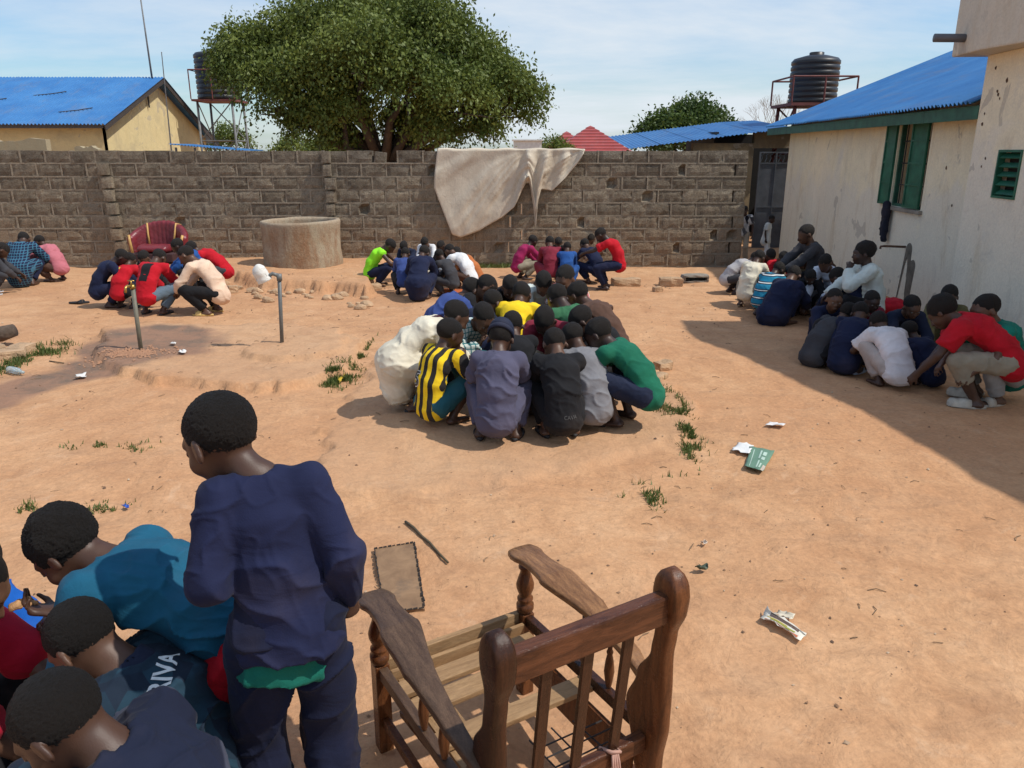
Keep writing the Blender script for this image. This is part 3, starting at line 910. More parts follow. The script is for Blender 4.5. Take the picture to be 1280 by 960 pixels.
SK = (0.070, 0.034, 0.021); SKD = (0.046, 0.024, 0.017); SKL = (0.105, 0.052, 0.031)
C_ = dict(navy=(.013, .018, .048), navy2=(.016, .022, .046), slate=(.085, .082, .130), black=(.014, .014, .016), grey=(.20, .20, .215), dgrey=(.05, .05, .056),
          white=(.72, .72, .72), cream=(.70, .64, .50), peach=(.72, .52, .38), red=(.47, .010, .020), maroon=(.20, .022, .040), magenta=(.32, .02, .09),
          blue=(.02, .08, .27), royal=(.045, .075, .23), lblue=(.12, .20, .42), teal=(.02, .23, .36), green=(.012, .13, .075), dgreen=(.04, .14, .065), olive=(.15, .13, .055),
          yellow=(.85, .58, .02), neon=(.30, .85, .03), pink=(.50, .16, .19), purple=(.16, .07, .33), khaki=(.30, .26, .19), orange=(.45, .15, .05),
          beige=(.50, .40, .30), jean=(.10, .15, .25), brown=(.10, .055, .04), tealg=(.015, .20, .16), dteal=(.02, .10, .13), pale=(.60, .66, .62), tan=(.36, .29, .19))
RUB = {}
def rubber(c):
    k = tuple(c)
    if k not in RUB: RUB[k] = simple_mat('rubber_%d' % len(RUB), c, .7, .2, 20, .0006, 200)
    return RUB[k]
NPEOPLE = [0]
def person(hx, hy, face, s, shirt, pants, label, group, pose=None, sleeve='long', low=.6, long=True, h=.016, det=False, shoes=None, skin=None, hair='hair',
           kind='plain', c2=None, dist=None, loose=1.0, folds=.0095, eyes=False, J=None, extra=None, shirt_h=None, flare=0, hlev=4, capc=None, pfrac=.9, mid=False, hem=None, foldscale=1.0, foldrot=None, hY=None, hs=1.08, mouth=None):
    NPEOPLE[0] += 1; sd = NPEOPLE[0]
    rr = random.Random(sd * 13)
    s0 = s
    if J is None:
        kw = dict(lean=38 + rr.uniform(-6, 8), pitch=48 + rr.uniform(-10, 10), yaw=rr.uniform(-14, 14), spread=.10 + rr.uniform(-.03, .06), roll=rr.uniform(-6, 6))
        hx_, hy_ = rr.uniform(-.04, .04), rr.uniform(-.05, .05)
        kw['hands'] = ((-.10 + hx_, .38 + hy_, .27), (.10 + hx_, .40 - hy_, .25))
        kw.update(pose or {})
        J = squat(1.0 if hY else s, **kw)
    J.setdefault('hs', 1.0)
    a = R(face); ca, sa = math.cos(a), math.sin(a)
    J['hs'] = hs
    if hY:                      # head at a known distance; the hips rise or sink to suit
        t_ = at_y(hx, hy, hY); zz = H(t_.x, t_.y)
        if s0 is None: s0 = (t_.z - zz) / J['Hc'][2]
        for k_ in list(J):
            if isinstance(J[k_], np.ndarray) and J[k_].shape == (3,) and k_[:2] not in ('hd', 'hn'): J[k_] = J[k_] * s0
        J['s'] = s0; dz = (t_.z - zz) - J['Hc'][2]
        dz = max(dz, .115 * s0 - J['P'][2])
        for k_ in ('P', 'M', 'C', 'N', 'Hc', 'S0', 'S1', 'E0', 'E1', 'W0', 'W1', 'h0', 'h1'): J[k_] = J[k_] + np.array([0, 0, dz])
        lk = J.get('lk', 1.0)
        for i in (0, 1):
            sd_ = -1 if i == 0 else 1
            J['k%d' % i], _a = ik(J['h%d' % i], J['a%d' % i], .335 * s0 * lk, .325 * s0 * lk, (sd_ * .35, 1, .8))
            J['a%d' % i] = _a
            t2 = _a + np.array([sd_ * .03, .135, -.047]) * s0; e2 = _a + np.array([0, -.04, -.035]) * s0
            J['t%d' % i] = t2; J['e%d' % i] = e2
    s = J['s']
    if mouth is not None:       # one hand brought up to the mouth
        i = mouth; sg = -1 if i == 0 else 1
        T = J['Hc'] + J['Rh'] @ (np.array([sg * .045, .155, -.135]) * s)
        J['E%d' % i], J['W%d' % i] = ik(J['S%d' % i], T, .235 * s, .205 * s, (sg * .8, .1, -1))
        J['hd%d' % i] = nrm(J['Hc'] + J['Rh'] @ (np.array([0, .09, -.06]) * s) - J['W%d' % i]); J['curl%d' % i] = .9
    hc = J['Hc']; off = (hc[0] * ca - hc[1] * sa, hc[0] * sa + hc[1] * ca)
    z = .2
    for _ in range(6):
        p = at_z(hx, hy, z + hc[2]); lx, ly = p.x - off[0], p.y - off[1]; z = H(lx, ly)
    root = empty('person', (lx, ly, z), a)
    tag(root, label, 'person', group)
    if hair == 'hair' and not hY and rr.random() < .33: hair = 'bald'
    if skin is None: skin = (SK, SKD, SK, SKL)[sd % 4]
    build_body(J, h, det, root, skin_mat(skin))
    add_hair(J, root, hair if hair != 'cap' else 'hair', hlev)
    if hair == 'cap': add_hair(J, root, 'cap', mat=cloth_mat(C_['navy2'] if capc is None else capc))
    if isinstance(hem, tuple) and hem[0] == 'P': hem = ((0, 0, J['P'][2] + hem[1]), (0, 0, -1))
    if kind == 'yoke': c2 = tuple(c2) + tuple(float(q) for q in (J['C'] * .25 + J['N'] * .75))
    sc = C_[shirt] if isinstance(shirt, str) else shirt
    sm = cloth_mat(sc, kind, C_[c2] if isinstance(c2, str) else c2)
    so = build_shirt(J, shirt_h or h, root, sm, sleeve, low, loose, folds, sd, flare=flare, hem=hem, foldscale=foldscale, foldrot=foldrot)
    if pants:
        pc = C_[pants] if isinstance(pants, str) else pants
        build_pants(J, shirt_h or h, root, cloth_mat(pc), long, folds * .8, sd, J.get('pl', 1.0), frac=pfrac, name='trousers' if long else 'shorts')
    if eyes: add_eyes(J, root)
    if shoes: add_shoes(J, root, rubber(shoes[1]), shoes[0])
    if extra: extra(J, root, so, s)
    return root, J
BLK = (.02, .02, .022); CRM = (.62, .56, .46); SND = (.5, .38, .2)

# ------------------------------------------------------------------ block wall
def block_mat():
    m, n, l, b = nt('cement_block'); v = worldpos(n)
    oi = n.new('ShaderNodeObjectInfo')
    big = noise(n, l, 0.6, 6, .6, v, .5); mid = noise(n, l, 4.5, 8, .7, v, .3); fine = noise(n, l, 45, 6, .75, v)
    c = ramp(n, l, mid, [(.28, (.185, .150, .108)), (.55, (.315, .260, .188)), (.78, (.43, .36, .27))])
    c = mixc(n, l, 1.0, c, ramp(n, l, oi.outputs['Random'], [(0, .78), (1, 1.16)]), 'MULTIPLY')
    c = mixc(n, l, ramp(n, l, big, [(.45, 0.0), (.7, .55)]), c, (.13, .108, .085))
    # reddish dust splashed up from the yard
    s = n.new('ShaderNodeSeparateXYZ'); l.new(v, s.inputs[0])
    a = n.new('ShaderNodeMath'); a.operation = 'MULTIPLY_ADD'; l.new(mid, a.inputs[0]); a.inputs[1].default_value = -1.4; l.new(s.outputs[2], a.inputs[2])
    c = mixc(n, l, ramp(n, l, a.outputs[0], [(-.25 + .0, .0)] if False else [(0.0, .6), (.45, .0)]), c, (.33, .24, .16))
    # dark weathering from the top
    a2 = n.new('ShaderNodeMath'); a2.operation = 'MULTIPLY_ADD'; l.new(big, a2.inputs[0]); a2.inputs[1].default_value = 1.3; l.new(s.outputs[2], a2.inputs[2])
    mr = n.new('ShaderNodeMapRange'); l.new(a2.outputs[0], mr.inputs[0]); mr.inputs[1].default_value = 2.2; mr.inputs[2].default_value = 2.9; mr.inputs[3].default_value = 0; mr.inputs[4].default_value = .5
    c = mixc(n, l, mr.outputs[0], c, (.115, .098, .08))
    dr = noise(n, l, 2.0, 7, .7, mapped(n, l, v, (2.5, 2.5, .3)), .3)
    c = mixc(n, l, ramp(n, l, dr, [(.54, 0.0), (.72, .6)]), c, (.075, .066, .055))
    sm_ = noise(n, l, 1.1, 6, .62, v, 1.2)
    c = mixc(n, l, ramp(n, l, sm_, [(.55, 0.0), (.68, .5)]), c, (.34, .30, .235))
    c = mixc(n, l, 1.0, c, ramp(n, l, fine, [(.3, .62), (.6, 1.1)]), 'MULTIPLY')
    l.new(c, b.inputs['Base Color']); b.inputs['Roughness'].default_value = .95; b.inputs['Specular IOR Level'].default_value = .15
    bump(n, l, b, mid, .03); bump(n, l, b, fine, .018); bump(n, l, b, noise(n, l, 14, 6, .75, v), .03)
    return m
BLOCK = block_mat()
def mortar_mat():
    m, n, l, b = nt('mortar'); v = worldpos(n)
    f = noise(n, l, 9, 8, .7, v)
    l.new(ramp(n, l, f, [(.3, (.22, .18, .133)), (.7, (.34, .285, .21))]), b.inputs['Base Color'])
    b.inputs['Roughness'].default_value = .95; bump(n, l, b, f, .03); bump(n, l, b, noise(n, l, 50, 4, .7, v), .01); return m
MORTAR = mortar_mat()
BL, BH, BD, PX, PZ = .45, .222, .20, .472, .243
def block_mesh(seed, L=BL, Hh=BH, Dp=BD, hole=None, rough=.008):
    rs = random.Random(seed)
    nx, nz = 6, 3; v = []; f = []
    for k in range(nz + 1):
        for i in range(nx + 1):
            x = L * i / nx; z = Hh * k / nz
            ed = (i in (0, nx)) or (k in (0, nz))
            y = rs.uniform(0, rough) + (rs.uniform(.004, .016) if ed else 0)
            if ed and rs.random() < .25: y += rs.uniform(.004, .014)
            if hole and hole[0] <= i < hole[0] + 2 and 1 <= k <= 2: y += .10
            v.append((x + (rs.uniform(0, .008) * (1 if i == 0 else -1) if i in (0, nx) else 0), y, z + (rs.uniform(0, .006) * (1 if k == 0 else -1) if k in (0, nz) else 0)))
    W = nx + 1
    for k in range(nz):
        for i in range(nx): f.append((k*W+i, k*W+i+1, (k+1)*W+i+1, (k+1)*W+i))
    n0 = len(v)
    v += [(0.003, Dp, .003), (L - .003, Dp, .003), (L - .003, Dp, Hh - .003), (.003, Dp, Hh - .003)]
    f.append((n0+1, n0, n0+3, n0+2))
    f.append(tuple([n0, n0+1] + [i for i in range(nx, -1, -1)]))
    f.append(tuple([n0+2, n0+3] + [nz*W + i for i in range(nx + 1)]))
    f.append(tuple([n0+3, n0] + [k*W for k in range(nz + 1)]))
    f.append(tuple([n0+1, n0+2] + [k*W + nx for k in range(nz, -1, -1)]))
    m = pydata('block', v, f); m.materials.append(BLOCK); return m
BLK_MESH = [block_mesh(i) for i in range(9)]
HALF_MESH = [block_mesh(50 + i, L=.215) for i in range(3)]
HOLE_MESH = [block_mesh(90 + i, hole=(1 + i * 2, 0)) for i in range(3)]
WY = 15.1; WTOP = 2.275; WX1 = 4.46
def build_wall():
    w = empty('block_wall', (-2.5, WY, .1))
    tag(w, 'long unplastered cement block wall closing the far side of the yard', 'wall')
    rs = random.Random(11); off = Vector((-2.5, WY, .1))
    mort = MB(); stuff = MB()
    z = WTOP - BH; row = 0
    holes = {(2, 2.0), (5, -6.3), (5, 1.3), (4, .05), (6, 3.6), (7, 1.4), (7, -.5), (6, 4.0), (3, 2.7), (1, -1.7), (4, -3.0), (7, 3.1), (1, 3.0)}
    while z > -.2:
        x = WX1 - BL - rs.uniform(-.02, .03) - (0 if row % 2 == 0 else .235)
        if row % 2 == 1:
            o = mkobj('block', HALF_MESH[row % 3], w); o.location = Vector((x + PX, WY, z)) - off
        while x > -15.0:
            if x < -10.1:
                stuff.box((x, WY + .012, z), (x + BL, WY + BD, z + BH))
                mort.box((x - .023, WY + .018, z), (x + .002, WY + .17, z + BH))
            else:
                top = row == 0
                skip = top and (abs(x + .22 - at_y(490, 190, WY).x) < .2)
                hole = any(r_ == row and abs(x + .2 - hx) < .24 for r_, hx in holes)
                me = HOLE_MESH[rs.randrange(3)] if hole else BLK_MESH[rs.randrange(9)]
                if skip:
                    o = mkobj('block', HALF_MESH[0], w); o.location = Vector((x, WY, z)) - off; o.rotation_euler = (0, R(7), 0); o.location.z -= .01
                else:
                    o = mkobj('block', me, w)
                    o.location = Vector((x + rs.uniform(-.004, .004), WY + rs.uniform(-.006, .006), z + rs.uniform(-.003, .003) + (rs.uniform(-.012, .006) if top else 0))) - off
                if not skip: mort.box((x - .024 + rs.uniform(-.002, .002), WY + rs.choice((.004, .009, .012, .016, .020)), z + .001), (x + .006, WY + .18, z + BH - .001))
            x -= PX + rs.uniform(-.006, .012)
        zt = z - (PZ - BH)
        xx = -15.0
        while xx < WX1:       # bed joints, in uneven lengths
            x2 = min(WX1, xx + rs.uniform(.5, 1.4))
            mort.box((xx, WY + rs.choice((.003, .008, .012, .016)), zt - .003), (x2 - .001, WY + .185, z + .004)); xx = x2
        z -= PZ; row += 1
    mort.v = [tuple(Vector(p) - off) for p in mort.v]; stuff.v = [tuple(Vector(p) - off) for p in stuff.v]
    tag(mort.build('mortar', MORTAR, w), kind='stuff')
    tag(stuff.build('block_courses', BLOCK, w), 'block courses beyond the left edge of the photo', kind='stuff')
    # two ragged piers
    for (pxx, wd, seed, lean) in ((at_y(135, 250, WY).x, .23, 3, .09), (at_y(413, 250, WY).x, .2, 4, .03)):
        rs2 = random.Random(seed); z = WTOP - BH - (0 if seed == 4 else .22); k = 0
        while z > 0:
            t = (WTOP - z) / WTOP
            o = mkobj('pier_block', HALF_MESH[k % 3], w)
            o.scale = (wd / .215 * rs2.uniform(.8, 1.05), .62, .96)
            o.location = Vector((pxx - wd/2 + lean * t * 1.6 + rs2.uniform(-.02, .03), WY - .09 - rs2.uniform(0, .04), z)) - off
            z -= PZ; k += 1
    # grey cap cement on the crest
    return w
build_wall()

# ------------------------------------------------------------------ hanging cloth
def build_tarp():
    top = [(547, .0), (731, 1.0)]
    def lerp(tab, s):
        for (a, pa), (b_, pb) in zip(tab, tab[1:]):
            if s <= b_: t = (s - a) / (b_ - a); return (pa[0] + (pb[0] - pa[0]) * t, pa[1] + (pb[1] - pa[1]) * t)
        return tab[-1][1]
    bot = [(0, (566, 292)), (.06, (573, 296)), (.2, (598, 288)), (.36, (628, 271)), (.46, (643, 258)), (.54, (653, 236)), (.585, (657, 229)), (.62, (662, 228)), (.645, (667, 262)), (.67, (669, 288)), (.69, (672, 250)),
           (.74, (676, 236)), (.80, (690, 238)), (.88, (706, 222)), (.95, (722, 203)), (1, (728, 192))]
    lf = [(0, (547, 187)), (.25, (544, 210)), (.45, (543, 228)), (.7, (553, 260)), (1, (566, 292))]
    ns, ntt = 110, 46; v = []; f = []
    for j in range(ntt):
        t = j / (ntt - 1)
        for i in range(ns):
            s = i / (ns - 1); B = lerp(bot, s); Tp = (547 + 184 * s, 187)
            u = Tp[0] + (B[0] - Tp[0]) * t ** 1.1; vv = 187 + (B[1] - 187) * t
            L_ = lerp(lf, t); w_ = max(0, 1 - s / .25)
            u = u * (1 - w_) + (L_[0] + s * 184 * (1 if s < .25 else 1)) * w_ if s < .25 else u
            p = at_y(u, vv, WY)
            fold = .05 * math.sin(s * 52 + 4 * t * math.sin(3 * s)) * (.9 * float(sstep(.5, .62, s)) + .06) * (1 - .2 * t)
            fold += .075 * (vnoise(np.array([[s * 8 + t * 4, t * 2.2, 1.5]]))[0]) + .02 * (1 - 2 * abs(vnoise(np.array([[s * 16 + t * 9, t * 3, 7.5]]))[0]))
            if .60 < s < .76: fold += .05
            y = WY - .055 - abs(.3 * fold) - .9 * max(fold, -.03) * min(1, t * 5 + .15) - .03 * t
            v.append((p.x, y, max(p.z, .1)))
    for j in range(ntt - 1):
        for i in range(ns - 1): f.append((j*ns+i, j*ns+i+1, (j+1)*ns+i+1, (j+1)*ns+i))
    # over the crest and a little down the back
    base = len(v); prev = [i for i in range(ns)]
    for (yy, zz) in ((-.035, .012), (.02, .030), (.10, .034), (.18, .030), (.235, .0), (.26, -.25)):
        cur = []
        for i in range(ns):
            s = i / (ns - 1); p = v[i]
            v.append((p[0], WY + yy - (.0 if yy > 0 else .02), WTOP + zz + .010 * math.sin(s * 30))); cur.append(len(v) - 1)
        for i in range(ns - 1): f.append((prev[i+1], prev[i], cur[i], cur[i+1]))
        prev = cur
    me = pydata('hanging_cloth', v, f)
    m, n, l, b = nt('canvas'); vv = worldpos(n)
    c = ramp(n, l, noise(n, l, 2.2, 7, .6, vv, .5), [(.3, (.50, .42, .32)), (.7, (.66, .58, .46))])
    c = mixc(n, l, 1.0, c, ramp(n, l, noise(n, l, 60, 4, .6, vv), [(.3, .88), (.7, 1.05)]), 'MULTIPLY')
    l.new(c, b.inputs['Base Color']); b.inputs['Roughness'].default_value = .9; b.inputs['Specular IOR Level'].default_value = .2
    bump(n, l, b, noise(n, l, 6, 5, .6, mapped(n, l, vv, (1.6, 1, 1), (0, .5, 0)), 1.0), .010)
    o = mkobj('hanging_cloth', me, None, m, smooth=True)
    md = o.modifiers.new('thick', 'SOLIDIFY'); md.thickness = .006
    tag(o, 'large beige canvas cloth slung over the top of the block wall', 'cloth')
build_tarp()

# ------------------------------------------------------------------ sheet roofs
def roof_mat(name, c, c2):
    m, n, l, b = nt(name); v = worldpos(n)
    f = noise(n, l, 1.2, 8, .65, v, .5); g = noise(n, l, 12, 5, .6, v)
    cc = ramp(n, l, f, [(.3, c), (.75, c2)])
    cc = mixc(n, l, ramp(n, l, g, [(.62, 0.0), (.8, .5)]), cc, tuple(x * .55 for x in c))
    cc = mixc(n, l, ramp(n, l, noise(n, l, 2.4, 8, .7, mapped(n, l, v, (1, .35, 1)), .4), [(.52, 0.0), (.75, .35)]), cc, (.20, .19, .18))
    l.new(cc, b.inputs['Base Color']); b.inputs['Roughness'].default_value = .42; b.inputs['Specular IOR Level'].default_value = .5
    return m
ROOFB = roof_mat('blue_sheet', (.022, .13, .35), (.055, .21, .46))
def sheet_mesh(name, width, length, waves, amp, mat, nl=6, seg=5):
    v, f = [], []; nw = waves * seg
    for j in range(nl + 1):
        for i in range(nw + 1):
            v.append((width * i / nw, length * j / nl, amp * math.sin(2 * math.pi * i / seg)))
    W = nw + 1
    for j in range(nl):
        for i in range(nw): f.append((j*W+i, j*W+i+1, (j+1)*W+i+1, (j+1)*W+i))
    m = pydata(name, v, f); m.materials.append(mat); m.shade_smooth(); return m

def plaster_mat(name, c, grime, zlo=.2, zhi=2.0, rust=.3):
    m, n, l, b = nt(name); v = worldpos(n)
    big = noise(n, l, .9, 8, .66, v, .6); mid = noise(n, l, 4, 8, .7, v, .6); fine = noise(n, l, 40, 5, .7, v)
    s = n.new('ShaderNodeSeparateXYZ'); l.new(v, s.inputs[0])
    run = noise(n, l, 1.5, 7, .68, mapped(n, l, v, (1.8, 1.8, .4)), .9)
    c0 = ramp(n, l, mid, [(.3, tuple(x * .86 for x in c)), (.7, c)])
    mr = n.new('ShaderNodeMapRange'); mr.inputs[1].default_value = zhi; mr.inputs[2].default_value = zlo
    l.new(s.outputs[2], mr.inputs[0])
    ad = n.new('ShaderNodeMath'); ad.operation = 'MULTIPLY_ADD'; l.new(big, ad.inputs[0]); ad.inputs[1].default_value = 1.5; l.new(mr.outputs[0], ad.inputs[2])
    c0 = mixc(n, l, ramp(n, l, ad.outputs[0], [(.78, 0.0), (1.45 / 1.0 if 1.45 <= 1 else 1.0, .55)]), c0, grime)
    c0 = mixc(n, l, ramp(n, l, run, [(.54, 0.0), (.70, rust)]), c0, (.46, .30, .13))
    run2 = noise(n, l, 1.6, 8, .7, mapped(n, l, v, (2.0, 2.0, .45), (0, 0, .4)), .9)
    c0 = mixc(n, l, ramp(n, l, run2, [(.58, 0.0), (.78, .35)]), c0, (.30, .25, .20))
    pt = noise(n, l, 1.7, 4, .5, v, 1.5)
    c0 = mixc(n, l, ramp(n, l, pt, [(.66, 0.0), (.67, .5)]), c0, (.40, .35, .29))
    c0 = mixc(n, l, ramp(n, l, noise(n, l, 2.6, 9, .75, v, .8), [(.56, 0.0), (.74, .55)]), c0, tuple(x * .72 for x in grime))
    c0 = mixc(n, l, 1.0, c0, ramp(n, l, fine, [(.3, .88), (.7, 1.06)]), 'MULTIPLY')
    l.new(c0, b.inputs['Base Color']); b.inputs['Roughness'].default_value = .9; b.inputs['Specular IOR Level'].default_value = .2
    bump(n, l, b, mid, .012); bump(n, l, b, fine, .004)
    return m
CREAM = plaster_mat('cream_plaster', (.93, .82, .58), (.74, .69, .60), rust=.35)
CREAM2 = plaster_mat('cream_plaster_upper', (.92, .81, .58), (.74, .69, .61), .2, 2.6)
GREENP = simple_mat('green_paint', (.018, .115, .065), .45, .35, 7, .0015, 60)
GREEND = simple_mat('green_board', (.025, .10, .06), .6, .4, 6, .002, 40)
DARKM = simple_mat('dark_metal', (.022, .022, .024), .5, .3, 10)
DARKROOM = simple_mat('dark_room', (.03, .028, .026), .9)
CONC = simple_mat('bare_cement', (.25, .22, .18), .95, .3, 5, .01, 50)

# ------------------------------------------------------------------ low building at the right
RA = -math.atan(.0709)
def Lr(x, y, z): # local -> world for the right-hand row
    c, s = math.cos(RA), math.sin(RA); return Vector((4.75 + x * c - y * s, x * s + y * c, z))
def wall_with_opening(mb, x0, x1, y0, y1, z0, z1, op):
    oy0, oy1, oz0, oz1 = op
    mb.box((x0, y0, z0), (x1, oy0, z1)); mb.box((x0, oy1, z0), (x1, y1, z1))
    mb.box((x0, oy0, z0), (x1, oy1, oz0)); mb.box((x0, oy0, oz1), (x1, oy1, z1))
def build_low():
    r = empty('low_building', (4.75, 0, 0), RA)
    tag(r, 'single-storey cream plastered building with a blue corrugated roof and green shutters', 'building')
    b = MB(); WN = (10.62, 11.66, 1.50, 2.72)
    wall_with_opening(b, 0, .1, 8.9, 17.40, -.1, 2.86, WN)
    b.build('front_wall', CREAM, r)
    b = MB(); b.box((.1, 17.20, -.1), (9, 17.40, 2.86)); b.add([(.1, 17.20, 2.86), (.1, 17.40, 2.86), (9, 17.40, 2.86), (9, 17.20, 2.86), (4.6, 17.20, 4.75), (4.6, 17.40, 4.75)], [(0, 3, 4), (1, 5, 2), (0, 4, 5, 1), (3, 2, 5, 4)])
    b.build('end_wall', CREAM, r)
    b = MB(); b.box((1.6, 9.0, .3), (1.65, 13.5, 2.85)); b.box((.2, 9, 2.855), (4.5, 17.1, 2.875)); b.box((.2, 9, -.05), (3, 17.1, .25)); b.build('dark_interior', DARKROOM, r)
    # sill and cracked lintel
    b = MB(); b.box((-.05, 10.55, 1.445), (.05, 11.75, 1.497)); b.build('window_sill', CONC, r, bevel=.008)
    b = MB(); b.box((-.012, 10.5, 2.723), (.05, 11.9, 2.83)); b.build('lintel_patch', CONC, r, bevel=.004)
    # steel frame and grille
    w = MB()
    for (y0, y1, z0, z1) in ((10.62, 10.66, 1.50, 2.72), (11.62, 11.66, 1.50, 2.72), (10.66, 11.62, 1.50, 1.54), (10.66, 11.62, 2.68, 2.72)):
        w.box((.03, y0 + .001, z0 + .001), (.09, y1 - .001, z1 - .001))
    wo = w.build('window_frame', GREEND, r)
    for k in range(6):
        y = 10.78 + k * .15; MB().tube([(.07, y, 1.52), (.07, y, 2.70)], .008, 6).build('grille_bar', DARKM, wo)
    for z in (1.8, 2.1, 2.4): MB().tube([(.075, 10.66, z), (.075, 11.62, z)], .010, 6).build('grille_bar', DARKM, wo)
    def shutter(hy, ang, wd, side):
        s = empty('shutter'); s.parent = r; s.location = (-.01, hy, 1.51); s.rotation_euler = (0, 0, ang)
        bb = MB(); bb.box((-.012, 0, 0), (.012, wd, 1.20)); p = bb.build('shutter_panel', GREENP, s, bevel=.003)
        for (a0, a1, z0, z1) in ((0, .035, 0, 1.2), (wd - .035, wd, 0, 1.2), (.035, wd - .035, 0, .035), (.035, wd - .035, 1.165, 1.2), (.035, wd - .035, .58, .615), (.035, wd-.035, .88, .905), (.035, wd-.035, .30, .325)):
            q = MB(); q.box((-.024, a0 + .001, z0 + .001), (-.0125, a1 - .001, z1 - .001)); q.build('shutter_rail', GREENP, s)
        return s
    shutter(10.66, R(6), .40, 1)
    shutter(11.68, R(3), .34, 1)
    # green eaves board, roof
    ev, dr = -.36, 4.6
    sl = math.atan2(4.72 - 2.72, dr + .36)
    for k in range(7):
        y0 = 8.88 + k * 1.335
        bb = MB(); bb.box((ev + .06, y0, 2.60), (ev + .085, y0 + 1.332, 2.745)); bb.build('fascia_board', GREEND, r, bevel=.003)
    bb = MB(); bb.box((ev + .085, 8.88, 2.66), (.0, 18.2, 2.675)); bb.build('soffit', GREEND, r)
    Lh = (dr + .42) / math.cos(sl)
    rf = empty('roof'); rf.parent = r
    sm = sheet_mesh('roof_sheet', .80, Lh, 8, .019, ROOFB, 8, 8)
    for k in range(12):
        o = mkobj('roof_sheet', sm, rf)
        o.matrix_local = Matrix.Translation((ev - .02, 8.90 + k * .765 + .8, 2.775 + .005 * (k % 2))) @ Matrix.Rotation(-sl, 4, 'Y') @ Matrix.Rotation(-math.pi / 2, 4, 'Z')
    bk = MB(); bk.add([(4.7, 8.9, 4.79), (4.7, 18.3, 4.79), (9.6, 18.3, 2.75), (9.6, 8.9, 2.75)], [(0, 1, 2, 3)]); bk.build('rear_slope', ROOFB, rf)
    bb = MB(); bb.tube([(4.65, 8.9, 4.80), (4.65, 18.3, 4.80)], .06, 8); bb.build('ridge_cap', ROOFB, rf, True)
    # tap pipe and its cement patch, things of the wall
    tp = MB(); tp.tube([(.02, 10.9, .98), (-.30, 10.9, .99), (-.34, 10.9, .985), (-.345, 10.9, .95)], .016, 8); tp.build('tap_pipe', simple_mat('rust', (.13, .07, .045), .8, .4, 20), r, True)
    f = Field((-.06, 10.4, .2), (.06, 11.2, 1.3), .02)
    f.cone((.0, 10.82, .25), (.0, 10.78, .95), .16, .10, .03); f.cone((.0, 10.62, .3), (.0, 10.6, .75), .06, .09, .03)
    P, Fq = f.mesh(); P[:, 0] = P[:, 0] * .10 - .001
    mkobj('cement_patch', np_mesh('cement_patch', P, Fq), r, simple_mat('damp_cement', (.15, .13, .10), .9, .35, 8, .01, 50))
    # conduit by the corner
    return r
low = build_low()
def trousers_hanging():
    p = Lr(-.075, 11.55, 1.50)
    f = Field((-.12, -.12, -.75), (.12, .12, .1), .012)
    f.cone((0, 0, .02), (0, 0, -.12), .045, .06, .02, (0, 1, 0), 1.3); f.cone((0, -.03, -.1), (0, -.02, -.52), .048, .040, .02, cut_b=True); f.cone((0, .03, -.1), (0, .045, -.44), .045, .038, .02, cut_b=True)
    o = field_obj('hanging_trousers', f, None, cloth_mat((.02, .022, .035)), .01, 3); o.location = p
    tag(o, 'dark trousers hung out over the sill of the green-shuttered window', 'trousers')
trousers_hanging()
